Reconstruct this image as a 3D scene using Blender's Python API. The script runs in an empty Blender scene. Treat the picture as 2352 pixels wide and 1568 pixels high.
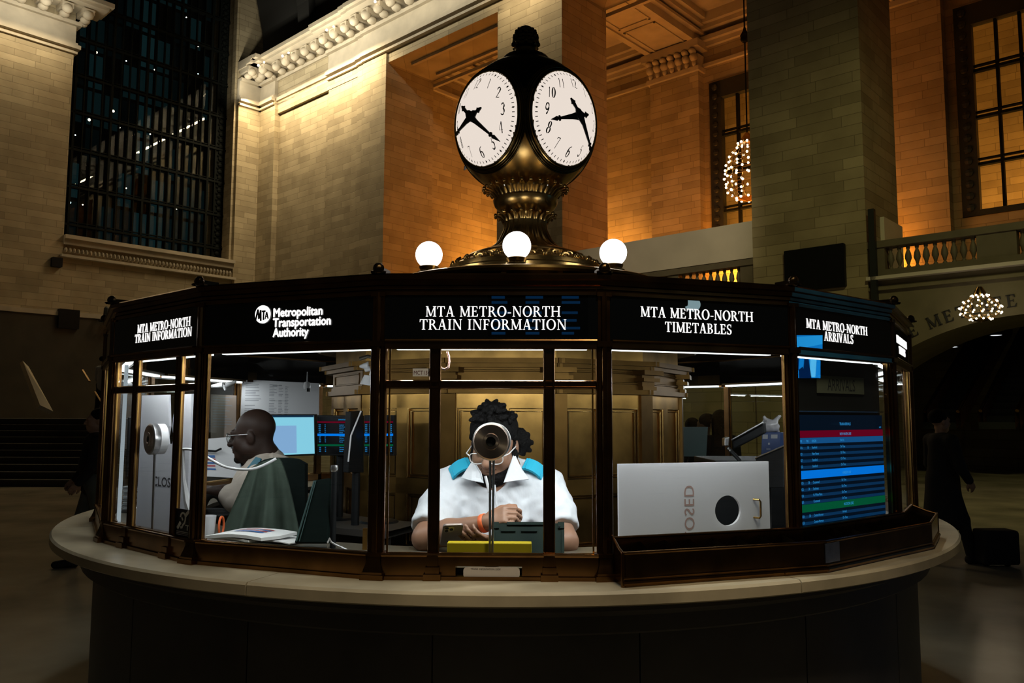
import bpy, bmesh, math, random
import numpy as np
from mathutils import Vector, Matrix

random.seed(7)
PI = math.pi
SC = bpy.context.scene
COL = SC.collection

# ------------------------------------------------------------------ camera
EYE = Vector((0.0, 0.0, 1.66))
FPX = 1850.0            # focal length in pixels of the 2352 px wide frame
PITCH = 0.0922
ROLL = 0.003
cam_d = bpy.data.cameras.new('camera')
cam_d.sensor_width = 36.0
cam_d.lens = 36.0 * FPX / 2352.0
cam_d.clip_start = 0.05
cam_d.clip_end = 500
cam = bpy.data.objects.new('camera', cam_d)
COL.objects.link(cam)
cam.matrix_world = (Matrix.Translation(EYE) @ Matrix.Rotation(PI / 2 + PITCH, 4, 'X')
                    @ Matrix.Rotation(ROLL, 4, 'Z'))
SC.camera = cam

# ------------------------------------------------------------------ exposure, world
SC.view_settings.view_transform = 'Standard'
SC.view_settings.look = 'None'
SC.view_settings.gamma = 1.0
SC.view_settings.use_curve_mapping = False
SC.view_settings.exposure = 0.0
SC.cycles.max_bounces = 8
SC.cycles.diffuse_bounces = 3
SC.cycles.glossy_bounces = 4
SC.cycles.transparent_max_bounces = 16
SC.cycles.caustics_reflective = False
SC.cycles.caustics_refractive = False
SC.cycles.sample_clamp_indirect = 4.0
world = bpy.data.worlds.new('night')
world.use_nodes = True
world.node_tree.nodes['Background'].inputs[0].default_value = (1.0, 0.82, 0.58, 1)
world.node_tree.nodes['Background'].inputs[1].default_value = 0.012
SC.world = world

# main directions of the hall: U runs along the long wall away to its far corner, N is the long wall's depth
ANG = math.radians(47.5)
U = Vector((-math.sin(ANG), math.cos(ANG), 0))
N = Vector((math.cos(ANG), math.sin(ANG), 0))
DN = 22.0               # long wall distance
DU = 38.5               # end wall distance


def ray(px, py):
    dx, dy = px - 1176.0, py - 784.0
    c, s = math.cos(ROLL), math.sin(ROLL)
    x = (c * dx + s * dy) / FPX
    up = -(-s * dx + c * dy) / FPX
    return Vector((x, math.cos(PITCH) - up * math.sin(PITCH), math.sin(PITCH) + up * math.cos(PITCH)))


def P(px, py, y):
    """The point of the place at world depth y that the photograph shows at px, py."""
    r = ray(px, py)
    return EYE + r * (y / r.y)


def on_plane(px, py, nrm, dist):
    r = ray(px, py)
    return EYE + r * ((dist - EYE.dot(nrm)) / r.dot(nrm))


def at_z(px, py, z):
    r = ray(px, py)
    return EYE + r * ((z - EYE.z) / r.z)


def lamp(name, kind, loc, energy, color, aim=None, **kw):
    d = bpy.data.lights.new(name, kind)
    d.energy = energy
    d.color = color
    for k, v in kw.items():
        setattr(d, k, v)
    o = bpy.data.objects.new(name, d)
    COL.objects.link(o)
    o.location = loc
    if aim is not None:
        o.rotation_euler = (Vector(aim) - Vector(loc)).to_track_quat('-Z', 'Y').to_euler()
    return o


WALLF = Matrix(((-U.x, N.x, 0, N.x * DN), (-U.y, N.y, 0, N.y * DN), (0, 0, 1, 0), (0, 0, 0, 1)))   # long wall: x to the near side, y into the wall
ENDF = Matrix(((N.x, U.x, 0, U.x * DU), (N.y, U.y, 0, U.y * DU), (0, 0, 1, 0), (0, 0, 0, 1)))      # end wall: x towards the long wall


def wl(s, w, z):
    return WALLF @ Vector((s, w, z))


def el(s, w, z):
    return ENDF @ Vector((s, w, z))


def area_at(name, loc, aim, sx, sy, energy, color, along=None):
    d = bpy.data.lights.new(name, 'AREA')
    d.shape = 'RECTANGLE'
    d.size = sx
    d.size_y = sy
    d.energy = energy
    d.color = color
    o = bpy.data.objects.new(name, d)
    COL.objects.link(o)
    z = (Vector(loc) - Vector(aim)).normalized()
    x = Vector(along or (1, 0, 0))
    x = (x - z * x.dot(z)).normalized()
    y = z.cross(x)
    m = Matrix((x, y, z)).transposed().to_4x4()
    m.translation = loc
    o.matrix_world = m
    return o


WARM = (1.0, 0.78, 0.47)
AMBER = (1.0, 0.40, 0.065)
# cornice lamps that wash the long wall and the end wall's piers from above
SCORN = -DU                                # s of the corner on the long wall
for s0, s1, e in ((-38.2, -33.0, 640), (-33.0, -28.3, 800), (-27.8, -21.5, 0), (-20.8, -17.8, 190)):
    sm, L = (s0 + s1) / 2, s1 - s0
    if e:
        area_at('cornice_lamps', wl(sm, -1.25, 18.3), wl(sm, -0.2, 13.6), L, 0.25, e * 0.50, WARM, along=-U)
    area_at('cornice_lamps', wl(sm, -2.0, 18.6), wl(sm, -0.5, 20.0), L, 0.2, (e or 620) * 0.17, (1, 0.92, 0.72), along=-U)
area_at('cornice_lamps', el(7.6, -1.25, 18.3), el(7.6, -0.2, 13.6), 9, 0.25, 170, WARM, along=N)
area_at('cornice_lamps', el(7.6, -2.0, 18.6), el(7.6, -0.5, 20.0), 9, 0.2, 150, (1, 0.92, 0.72), along=N)
# uplights on the ledges inside the wall's openings, then dim fill lamps added
for sx, wx, zx, tx, lx, ly, e, c in ((-26.7, 6.0, 5.5, (-28.1, 6.4, 7.2), 2.5, 0.5, 380, AMBER), (-23.2, 8.2, 6.0, (-23.6, 9.5, 7.15), 7.0, 0.4, 2100, AMBER), (-12.8, 8.2, 6.0, (-12.8, 9.5, 7.15), 7.0, 0.4, 1350, (1, 0.31, 0.03)),
                                        (-25.5, 5.0, 5.6, (-27.0, 6.5, 14), 2.0, 0.8, 45, AMBER), (-21.5, 4.6, 6.0, (-21.5, 9.5, 9.6), 5.0, 0.8, 190, (1, 0.42, 0.10)), (-12.8, 4.6, 6.0, (-12.8, 9.5, 9.6), 5.0, 0.8, 190, (1, 0.32, 0.035))):
    area_at('recess_uplight_and_fill', wl(sx, wx, zx), wl(*tx), lx, ly, e, c, along=-U).data.spread = math.radians(92 if wx > 5.8 else 180)
# fill lamps added overhead out of frame: dim warm wash on counter, floor, walls
lamp('overhead_fill_lamp', 'SPOT', (0.9, 0.6, 5.2), 330, (1, 0.84, 0.60), aim=(0.45, 3.0, 1.1), spot_size=math.radians(52), spot_blend=1.0, shadow_soft_size=0.35)
lamp('overhead_fill_lamp', 'SPOT', (5.5, 5.5, 14.0), 1450, (1, 0.90, 0.34), aim=(10.5, 19.0, 3.0), spot_size=math.radians(75), spot_blend=0.8, shadow_soft_size=0.8)
lamp('overhead_fill_lamp', 'POINT', (-8.0, 30.0, 15.0), 14, (1, 0.8, 0.5), shadow_soft_size=0.8)

lamp('parapet_fill_spot', 'SPOT', (2.0, 12.0, 15.5), 1700, (1, 0.80, 0.52), aim=wl(-13.6, 0, 6.8), spot_size=math.radians(25), spot_blend=0.6, shadow_soft_size=0.3)  # narrow spot added only to brighten the pale parapet

# ------------------------------------------------------------------ materials


def mat(name, col, rough=0.5, metal=0.0, emit=None, es=0.0, var=0.0, scale=8.0, bump=0.0, spec=0.5, coat=0.0, stretch=None):
    m = bpy.data.materials.new(name)
    m.use_nodes = True
    nt = m.node_tree
    b = nt.nodes['Principled BSDF']
    b.inputs['Base Color'].default_value = (*col, 1)
    b.inputs['Roughness'].default_value = rough
    b.inputs['Metallic'].default_value = metal
    b.inputs['Specular IOR Level'].default_value = spec
    b.inputs['Coat Weight'].default_value = coat
    if emit:
        b.inputs['Emission Color'].default_value = (*emit, 1)
        b.inputs['Emission Strength'].default_value = es
    if var > 0 or bump > 0:
        tc = nt.nodes.new('ShaderNodeTexCoord')
        mp = nt.nodes.new('ShaderNodeMapping')
        if stretch:
            mp.inputs['Scale'].default_value = stretch
        nz = nt.nodes.new('ShaderNodeTexNoise')
        nz.inputs['Scale'].default_value = scale
        nz.inputs['Detail'].default_value = 5
        nt.links.new(tc.outputs['Object'], mp.inputs['Vector'])
        nt.links.new(mp.outputs['Vector'], nz.inputs['Vector'])
        if var > 0:
            rp = nt.nodes.new('ShaderNodeValToRGB')
            rp.color_ramp.elements[0].position = 0.3
            rp.color_ramp.elements[1].position = 0.7
            rp.color_ramp.elements[0].color = (*[c * (1 - var) for c in col], 1)
            rp.color_ramp.elements[1].color = (*[min(1, c * (1 + var)) for c in col], 1)
            nt.links.new(nz.outputs['Fac'], rp.inputs['Fac'])
            nt.links.new(rp.outputs['Color'], b.inputs['Base Color'])
        if bump > 0:
            bp = nt.nodes.new('ShaderNodeBump')
            bp.inputs['Strength'].default_value = bump
            bp.inputs['Distance'].default_value = 0.02
            nt.links.new(nz.outputs['Fac'], bp.inputs['Height'])
            nt.links.new(bp.outputs['Normal'], b.inputs['Normal'])
    return m


def stone_mat(name, c1, c2, cm, bw=1.45, bh=0.30):
    """Ashlar blocks with thin joints; the pattern lies in the object's own wall coordinates."""
    m = bpy.data.materials.new(name)
    m.use_nodes = True
    nt = m.node_tree
    b = nt.nodes['Principled BSDF']
    b.inputs['Roughness'].default_value = 0.75
    tc = nt.nodes.new('ShaderNodeTexCoord')
    sp = nt.nodes.new('ShaderNodeSeparateXYZ')
    ad = nt.nodes.new('ShaderNodeMath')
    cb = nt.nodes.new('ShaderNodeCombineXYZ')
    nt.links.new(tc.outputs['Object'], sp.inputs[0])
    nt.links.new(sp.outputs['X'], ad.inputs[0])
    nt.links.new(sp.outputs['Y'], ad.inputs[1])
    nt.links.new(ad.outputs[0], cb.inputs['X'])
    nt.links.new(sp.outputs['Z'], cb.inputs['Y'])
    br = nt.nodes.new('ShaderNodeTexBrick')
    br.inputs['Color1'].default_value = (*c1, 1)
    br.inputs['Color2'].default_value = (*c2, 1)
    br.inputs['Mortar'].default_value = (*cm, 1)
    br.inputs['Scale'].default_value = 1.0
    br.inputs['Mortar Size'].default_value = 0.009
    br.inputs['Mortar Smooth'].default_value = 0.3
    br.inputs['Brick Width'].default_value = bw
    br.inputs['Row Height'].default_value = bh
    br.offset = 0.43
    br.squash = 0.7
    br.squash_frequency = 3
    nt.links.new(cb.outputs[0], br.inputs['Vector'])
    nz = nt.nodes.new('ShaderNodeTexNoise')
    nz.inputs['Scale'].default_value = 0.9
    nz.inputs['Detail'].default_value = 6
    nt.links.new(tc.outputs['Object'], nz.inputs['Vector'])
    mx = nt.nodes.new('ShaderNodeMixRGB')
    mx.blend_type = 'MULTIPLY'
    mx.inputs['Fac'].default_value = 0.55
    rp = nt.nodes.new('ShaderNodeValToRGB')
    rp.color_ramp.elements[0].position = 0.3
    rp.color_ramp.elements[0].color = (0.55, 0.52, 0.48, 1)
    rp.color_ramp.elements[1].position = 0.65
    rp.color_ramp.elements[1].color = (1, 1, 1, 1)
    nt.links.new(nz.outputs['Fac'], rp.inputs['Fac'])
    nt.links.new(br.outputs['Color'], mx.inputs['Color1'])
    nt.links.new(rp.outputs['Color'], mx.inputs['Color2'])
    nt.links.new(mx.outputs['Color'], b.inputs['Base Color'])
    bp = nt.nodes.new('ShaderNodeBump')
    bp.inputs['Strength'].default_value = 0.5
    bp.inputs['Distance'].default_value = 0.03
    bp.invert = True
    nt.links.new(br.outputs['Fac'], bp.inputs['Height'])
    nt.links.new(bp.outputs['Normal'], b.inputs['Normal'])
    return m


def glass_mat(name, tint=(0.93, 0.96, 0.95), refl=1.0):
    m = bpy.data.materials.new(name)
    m.use_nodes = True
    nt = m.node_tree
    nt.nodes.remove(nt.nodes['Principled BSDF'])
    out = nt.nodes['Material Output']
    tr = nt.nodes.new('ShaderNodeBsdfTransparent')
    tr.inputs[0].default_value = (*tint, 1)
    gl = nt.nodes.new('ShaderNodeBsdfGlossy')
    gl.inputs['Roughness'].default_value = 0.0
    gl.inputs['Color'].default_value = (refl, refl, refl, 1)
    lw = nt.nodes.new('ShaderNodeLayerWeight')
    lw.inputs['Blend'].default_value = 0.5
    pw = nt.nodes.new('ShaderNodeMath')
    pw.operation = 'POWER'
    pw.inputs[1].default_value = 5.0
    fr = nt.nodes.new('ShaderNodeMath')
    fr.operation = 'MULTIPLY_ADD'
    fr.inputs[1].default_value = 0.9
    fr.inputs[2].default_value = 0.028
    nt.links.new(lw.outputs['Facing'], pw.inputs[0])
    nt.links.new(pw.outputs[0], fr.inputs[0])
    mx = nt.nodes.new('ShaderNodeMixShader')
    nt.links.new(fr.outputs[0], mx.inputs[0])
    nt.links.new(tr.outputs[0], mx.inputs[1])
    nt.links.new(gl.outputs[0], mx.inputs[2])
    nt.links.new(mx.outputs[0], out.inputs[0])
    return m


def glow(name, col, s):
    return mat(name, (0.0, 0.0, 0.0), 0.5, emit=col, es=s, spec=0.0)


M = {}
M['stone'] = stone_mat('limestone', (0.54, 0.455, 0.30), (0.38, 0.315, 0.20), (0.25, 0.205, 0.125))
M['smooth_stone'] = mat('smooth_stone', (0.50, 0.44, 0.34), 0.7, var=0.12, scale=1.5)
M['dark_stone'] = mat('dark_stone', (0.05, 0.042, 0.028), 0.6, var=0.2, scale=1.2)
M['parapet'] = mat('pale_marble', (0.78, 0.72, 0.64), 0.5, var=0.08, scale=0.8)
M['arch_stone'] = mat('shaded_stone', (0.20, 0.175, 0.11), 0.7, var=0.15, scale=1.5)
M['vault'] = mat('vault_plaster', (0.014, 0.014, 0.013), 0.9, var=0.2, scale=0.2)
M['black_iron'] = mat('black_iron', (0.025, 0.03, 0.03), 0.5, metal=0.3)
M['iron'] = mat('window_iron', (0.007, 0.009, 0.008), 0.7, metal=0.0, spec=0.1)
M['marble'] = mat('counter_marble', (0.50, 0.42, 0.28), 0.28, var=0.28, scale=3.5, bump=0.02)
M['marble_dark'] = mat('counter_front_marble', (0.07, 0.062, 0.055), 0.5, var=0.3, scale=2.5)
M['floor'] = mat('floor_marble', (0.42, 0.38, 0.28), 0.22, var=0.35, scale=0.8)
M['bronze'] = mat('dark_bronze', (0.17, 0.088, 0.033), 0.25, metal=1.0, var=0.35, scale=9)
M['bronze_dk'] = mat('blackened_bronze', (0.07, 0.045, 0.02), 0.32, metal=1.0, var=0.3, scale=9)
M['brass'] = mat('polished_brass', (0.42, 0.26, 0.085), 0.22, metal=1.0, var=0.2, scale=12)
M['brass_old'] = mat('aged_brass', (0.40, 0.23, 0.065), 0.31, metal=1.0, var=0.4, scale=6)
M['frieze_brass'] = mat('frieze_brass', (0.12, 0.065, 0.018), 0.42, metal=1.0, var=0.3, scale=6)
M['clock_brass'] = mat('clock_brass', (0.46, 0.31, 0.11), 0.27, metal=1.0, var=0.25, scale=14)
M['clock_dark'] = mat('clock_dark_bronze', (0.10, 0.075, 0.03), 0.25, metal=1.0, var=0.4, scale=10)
M['glass'] = glass_mat('clear_glass')
M['sign_black'] = mat('black_sign_glass', (0.003, 0.004, 0.005), 0.006, spec=0.5)
M['sign_white'] = glow('lit_lettering', (1, 0.97, 0.95), 1.25)
M['black'] = mat('black_plastic', (0.006, 0.007, 0.008), 0.5, var=0.2, spec=0.2)
M['black_matt'] = mat('black_matt', (0.006, 0.007, 0.008), 0.8)
M['white_plastic'] = mat('white_plastic', (0.72, 0.72, 0.74), 0.35)
M['paper'] = mat('paper', (0.80, 0.80, 0.80), 0.7)
M['ink'] = mat('grey_ink', (0.28, 0.29, 0.31), 0.8)
M['ink_black'] = mat('black_ink', (0.03, 0.03, 0.035), 0.7)
M['steel'] = mat('brushed_steel', (0.55, 0.55, 0.56), 0.3, metal=1.0, var=0.15, scale=30)
M['globe'] = glow('opal_globe', (1.0, 0.97, 0.98), 3.2)
M['tube'] = glow('white_tube', (0.95, 0.98, 1.0), 3.0)
M['bulb'] = glow('warm_bulb', (1.0, 0.80, 0.55), 9.0)

# ------------------------------------------------------------------ mesh helpers
I4 = Matrix.Identity(4)


class MB:
    """Collects shapes and links them as ONE mesh object."""

    def __init__(self, M=None):
        self.v, self.f, self.M = [], [], M or I4

    def add(self, vs, fs, M=None):
        n = len(self.v)
        T = self.M @ M if M is not None else self.M
        self.v += [T @ Vector(p) for p in vs]
        self.f += [[i + n for i in f] for f in fs]
        return self

    def box(self, x0, x1, y0, y1, z0, z1, M=None):
        return self.add([(x, y, z) for z in (z0, z1) for y in (y0, y1) for x in (x0, x1)],
                        [(0, 2, 3, 1), (4, 5, 7, 6), (0, 1, 5, 4), (2, 6, 7, 3), (0, 4, 6, 2), (1, 3, 7, 5)], M)

    def rbox(self, x0, x1, y0, y1, z0, z1, r, M=None, seg=3):
        """A box whose outline in x/z has rounded corners."""
        pts = []
        for cx, cz, a0 in ((x1 - r, z1 - r, 0), (x0 + r, z1 - r, 90), (x0 + r, z0 + r, 180), (x1 - r, z0 + r, 270)):
            for i in range(seg + 1):
                a = math.radians(a0 + 90 * i / seg)
                pts.append((cx + r * math.cos(a), cz + r * math.sin(a)))
        return self.prism(pts, y0, y1, M)

    def prism(self, pts, y0, y1, M=None):
        """pts in x/z, extruded along y."""
        n = len(pts)
        vs = [(x, y0, z) for x, z in pts] + [(x, y1, z) for x, z in pts]
        fs = [list(range(n)), list(range(2 * n - 1, n - 1, -1))]
        fs += [(i, i + n, (i + 1) % n + n, (i + 1) % n) for i in range(n)]
        return self.add(vs, fs, M)

    def lathe(self, prof, seg=32, c=(0, 0, 0), M=None, a0=0.0, a1=2 * PI, flute=None):
        """prof: (radius, z) pairs."""
        full = abs(a1 - a0 - 2 * PI) < 1e-6
        na = seg if full else seg + 1
        vs, fs = [], []
        for j, pr in enumerate(prof):
            for i in range(na):
                a = a0 + (a1 - a0) * i / seg
                r = pr[0]
                if flute and len(pr) > 2:
                    r *= 1 + pr[2] * math.cos(flute * a)
                vs.append((c[0] + r * math.sin(a), c[1] - r * math.cos(a), c[2] + pr[1]))
        for j in range(len(prof) - 1):
            for i in range(seg):
                i2 = (i + 1) % na
                fs.append((j * na + i, j * na + i2, (j + 1) * na + i2, (j + 1) * na + i))
        return self.add(vs, fs, M)

    def tube(self, pts, r, seg=10, M=None, cap=True):
        pts = [Vector(p) for p in pts]
        rs = r if isinstance(r, (list, tuple)) else [r] * len(pts)
        vs, fs = [], []
        ref = None
        for i, p in enumerate(pts):
            t = (pts[min(i + 1, len(pts) - 1)] - pts[max(i - 1, 0)])
            t = t.normalized() if t.length > 1e-9 else Vector((0, 0, 1))
            if ref is None:
                ref = Vector((0, 0, 1)) if abs(t.z) < 0.9 else Vector((1, 0, 0))
            a = (ref - t * ref.dot(t)).normalized()
            b = t.cross(a)
            ref = a
            for k in range(seg):
                q = 2 * PI * k / seg
                vs.append(p + (a * math.cos(q) + b * math.sin(q)) * rs[i])
        for i in range(len(pts) - 1):
            for k in range(seg):
                k2 = (k + 1) % seg
                fs.append((i * seg + k, i * seg + k2, (i + 1) * seg + k2, (i + 1) * seg + k))
        if cap:
            fs.append(list(range(seg - 1, -1, -1)))
            fs.append(list(range((len(pts) - 1) * seg, len(pts) * seg)))
        return self.add(vs, fs, M)

    def ball(self, c, r, seg=16, rings=10, M=None):
        rx, ry, rz = r if isinstance(r, (tuple, list)) else (r, r, r)
        prof = [(math.sin(PI * j / rings), -math.cos(PI * j / rings)) for j in range(rings + 1)]
        prof[0] = (0.001, -1)
        prof[-1] = (0.001, 1)
        T = Matrix.Translation(c) @ Matrix.Diagonal((rx, ry, rz, 1))
        if M is not None:
            T = M @ T
        return self.lathe(prof, seg, M=T)

    def disc(self, c, r, y0, y1, seg=32, M=None):
        """Round slab facing y."""
        return self.prism([(c[0] + r * math.cos(2 * PI * i / seg), c[1] + r * math.sin(2 * PI * i / seg)) for i in range(seg)], y0, y1, M)

    def grid(self, rows, M=None, close=False):
        """rows of points -> quads."""
        m = len(rows[0])
        vs = [p for r in rows for p in r]
        fs = []
        for j in range(len(rows) - 1):
            for i in range(m if close else m - 1):
                i2 = (i + 1) % m
                fs.append((j * m + i, j * m + i2, (j + 1) * m + i2, (j + 1) * m + i))
        return self.add(vs, fs, M)

    def build(self, name, material, parent=None, smooth=False, at=None, bevel=0.0, frame=None):
        """at: world origin of the new object; frame: its world matrix."""
        T = frame if frame is not None else Matrix.Translation(at or (0, 0, 0))
        Ti = T.inverted()
        me = bpy.data.meshes.new(name)
        me.from_pydata([Ti @ p for p in self.v], [], self.f)
        me.update()
        bm = bmesh.new()
        bm.from_mesh(me)
        bmesh.ops.recalc_face_normals(bm, faces=bm.faces)
        if bevel > 0:
            bmesh.ops.remove_doubles(bm, verts=bm.verts, dist=1e-6)
            es = [e for e in bm.edges if len(e.link_faces) == 2 and e.calc_face_angle(0) > 0.5]
            bmesh.ops.bevel(bm, geom=es, offset=bevel, segments=2, affect='EDGES', profile=0.5, clamp_overlap=True)
        bm.to_mesh(me)
        bm.free()
        if smooth:
            me.shade_smooth()
            if smooth != 'all':
                try:
                    me.set_sharp_from_angle(angle=math.radians(40))
                except Exception:
                    pass
        me.materials.append(material)
        o = bpy.data.objects.new(name, me)
        COL.objects.link(o)
        if parent is not None:
            o.parent = parent
            o.matrix_parent_inverse = I4
            o.matrix_local = world_of(parent).inverted() @ T
        else:
            o.matrix_world = T
        WORLD[o.name] = T.copy()
        return o


WORLD = {}


def world_of(o):
    return WORLD.get(o.name, o.matrix_world)


def thing(name, label, cat, loc=(0, 0, 0), group=None):
    o = bpy.data.objects.new(name, None)
    o.empty_display_size = 0.1
    COL.objects.link(o)
    o.location = loc
    WORLD[o.name] = Matrix.Translation(loc)
    tag(o, label, cat, group)
    return o


def tag(o, label, cat, group=None, kind=None):
    o['label'] = label
    o['category'] = cat
    if group:
        o['group'] = group
    if kind:
        o['kind'] = kind
    return o


def struct(o, label=None):
    o['kind'] = 'structure'
    if label:
        o['label'] = label
    return o


def copy_thing(root, T, label, group=None):
    """A copy of a thing and of its parts, moved by the world matrix T."""
    r = root.copy()
    COL.objects.link(r)
    r.matrix_world = T @ world_of(root)
    WORLD[r.name] = (T @ world_of(root)).copy()
    r['label'] = label
    if group:
        r['group'] = group
    for ch in list(root.children):
        c = ch.copy()
        COL.objects.link(c)
        c.parent = r
        for g in list(ch.children):
            d = g.copy()
            COL.objects.link(d)
            d.parent = c
    return r


# ---- lettering
def text_geo(body, size, align='CENTER', spacing=1.0, shear=0.0):
    cu = bpy.data.curves.new('t', 'FONT')
    cu.body = body
    cu.size = size
    cu.align_x = align
    cu.space_character = spacing
    cu.shear = shear
    cu.resolution_u = 3
    ob = bpy.data.objects.new('t', cu)
    COL.objects.link(ob)
    dg = bpy.context.evaluated_depsgraph_get()
    me = bpy.data.meshes.new_from_object(ob.evaluated_get(dg))
    vs = [(v.co.x, v.co.y) for v in me.vertices]
    fs = [list(p.vertices) for p in me.polygons]
    bpy.data.objects.remove(ob)
    bpy.data.curves.remove(cu)
    bpy.data.meshes.remove(me)
    return vs, fs


def sans(mb, body, size, x, z, y, align='CENTER', M=None, xs=1.0, spacing=1.0, bold=0.0):
    """Flat lettering in the x/z plane at depth y."""
    vs, fs = text_geo(body, size, align, spacing)
    offs = [(0, 0)] if bold <= 0 else [(-bold, 0), (bold, 0), (0, bold), (0, -bold)]
    for k, (ox, oz) in enumerate(offs):
        mb.add([(x + vx * xs + ox, y - k * 0.00005, z + vz + oz) for vx, vz in vs], fs, M)


def _arc(cx, cz, rx, rz, ix, iz, a0, a1, n=14):
    out = []
    for i in range(n):
        t0, t1 = math.radians(a0 + (a1 - a0) * i / n), math.radians(a0 + (a1 - a0) * (i + 1) / n)
        q = [(cx + rx * math.cos(t0), cz + rz * math.sin(t0)), (cx + rx * math.cos(t1), cz + rz * math.sin(t1)),
             (cx + ix * math.cos(t1), cz + iz * math.sin(t1)), (cx + ix * math.cos(t0), cz + iz * math.sin(t0))]
        out.append(q)
    return out


def _r(x0, x1, z0, z1):
    return [(x0, z0), (x1, z0), (x1, z1), (x0, z1)]


def _stem(x, w=0.155, s=0.095, top=True, bot=True):
    o = [_r(x - w / 2, x + w / 2, 0, 1)]
    for on, z, q in ((bot, 0, 1), (top, 1, -1)):
        if on:
            o.append([(x - w / 2 - s, z), (x + w / 2 + s, z), (x + w / 2 + s, z + q * 0.045), (x + w / 2, z + q * 0.085), (x - w / 2, z + q * 0.085), (x - w / 2 - s, z + q * 0.045)])
    return o


def _dg(x0, z0, x1, z1, w):
    return [[(x0 - w / 2, z0), (x0 + w / 2, z0), (x1 + w / 2, z1), (x1 - w / 2, z1)]]


_T = 0.06
SERIF = {
    'M': (1.14, _stem(0.17, 0.07) + _stem(0.95, 0.155) + _dg(0.18, 1, 0.55, 0.05, 0.16) + _dg(0.93, 1, 0.56, 0.05, 0.07)),
    'T': (0.86, _stem(0.43, top=False) + [_r(0.06, 0.80, 0.93, 1), [(0.04, 0.72), (0.08, 0.72), (0.14, 0.94), (0.05, 1.0)], [(0.82, 0.72), (0.78, 0.72), (0.72, 0.94), (0.81, 1.0)]]),
    'A': (0.94, _dg(0.14, 0, 0.46, 1.02, 0.07) + _dg(0.74, 0, 0.47, 1.02, 0.17) + [_r(0.25, 0.66, 0.30, 0.36), _r(0.02, 0.27, 0, 0.05), _r(0.58, 0.92, 0, 0.05)]),
    'E': (0.78, _stem(0.20) + [_r(0.2, 0.66, 0, 0.065), _r(0.2, 0.64, 0.935, 1), _r(0.2, 0.52, 0.49, 0.55), [(0.72, 0.26), (0.68, 0.26), (0.56, 0.05), (0.68, 0.0)], [(0.67, 0.76), (0.63, 0.76), (0.52, 0.95), (0.64, 1.0)], _r(0.50, 0.54, 0.40, 0.64)]),
    'F': (0.74, _stem(0.20) + [_r(0.2, 0.64, 0.935, 1), _r(0.2, 0.52, 0.47, 0.53), [(0.67, 0.74), (0.63, 0.74), (0.52, 0.95), (0.64, 1.0)], _r(0.50, 0.54, 0.37, 0.63)]),
    'L': (0.76, _stem(0.20) + [_r(0.2, 0.66, 0, 0.065), [(0.72, 0.28), (0.68, 0.28), (0.56, 0.05), (0.68, 0.0)]]),
    'R': (0.90, _stem(0.20) + _arc(0.34, 0.74, 0.34, 0.26, 0.19, 0.20, -90, 90) + [_r(0.2, 0.36, 0.94, 1), _r(0.2, 0.36, 0.48, 0.54)] + _dg(0.80, 0, 0.44, 0.52, 0.17) + [_r(0.70, 0.93, 0, 0.045)]),
    'B': (0.84, _stem(0.20) + _arc(0.34, 0.755, 0.32, 0.245, 0.18, 0.19, -90, 90) + _arc(0.36, 0.27, 0.38, 0.27, 0.22, 0.21, -90, 90) + [_r(0.2, 0.36, 0.94, 1), _r(0.2, 0.36, 0.49, 0.55), _r(0.2, 0.38, 0, 0.06)]),
    'D': (0.98, _stem(0.20) + _arc(0.38, 0.5, 0.52, 0.5, 0.35, 0.44, -90, 90) + [_r(0.2, 0.40, 0.94, 1), _r(0.2, 0.40, 0, 0.06)]),
    'O': (1.02, _arc(0.51, 0.5, 0.47, 0.53, 0.30, 0.46, 0, 360, 30)),
    'G': (1.00, _arc(0.51, 0.5, 0.47, 0.53, 0.30, 0.46, 42, 330, 26) + [_r(0.74, 0.90, 0.06, 0.44), _r(0.62, 0.98, 0.42, 0.47), [(0.84, 0.72), (0.88, 0.72), (0.88, 1.0), (0.84, 0.9)]]),
    '-': (0.46, [_r(0.06, 0.40, 0.32, 0.40)]),
    'N': (1.02, _stem(0.18, 0.065) + _stem(0.84, 0.065, bot=False) + _dg(0.20, 1, 0.83, 0.0, 0.17)),
    'H': (1.04, _stem(0.20) + _stem(0.84) + [_r(0.2, 0.84, 0.48, 0.545)]),
    'I': (0.44, _stem(0.22)),
    'U': (0.98, _stem(0.20, bot=False) + _stem(0.80, 0.065, bot=False) + _arc(0.475, 0.36, 0.355, 0.38, 0.21, 0.31, 180, 360)),
    'V': (0.92, _dg(0.45, -0.02, 0.16, 1, 0.17) + _dg(0.46, -0.02, 0.76, 1, 0.07) + [_r(0.0, 0.32, 0.95, 1), _r(0.63, 0.90, 0.95, 1)]),
    'S': (0.70, _arc(0.35, 0.75, 0.27, 0.27, 0.15, 0.20, 40, 200) + _arc(0.35, 0.26, 0.29, 0.28, 0.16, 0.21, -150, 30) + [[(0.085, 0.72), (0.22, 0.64), (0.60, 0.42), (0.64, 0.26), (0.50, 0.26), (0.44, 0.37), (0.14, 0.56)], _r(0.56, 0.60, 0.72, 1.0), _r(0.06, 0.10, 0.0, 0.28)]),
    ' ': (0.42, []),
}


def serif_width(body, h, track=0.04):
    return sum(SERIF[c][0] + track for c in body) * h - track * h


def serif(mb, body, h, x, z, y, M=None, xs=1.0, track=0.04, thick=0.0018):
    """Roman capitals, cap height h, centred on x, baseline z."""
    w = serif_width(body, h, track) * xs
    cx = x - w / 2
    for ch in body:
        wd, polys = SERIF[ch]
        for p in polys:
            mb.prism([(cx + a * h * xs, z + b * h) for a, b in p], y - thick, y, M)
        cx += (wd + track) * h * xs
# ================================================================== the hall
FLOOR = MB().box(-45, 45, -14, 70, -0.3, 0.0)
struct(FLOOR.build('floor', M['floor']))

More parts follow.
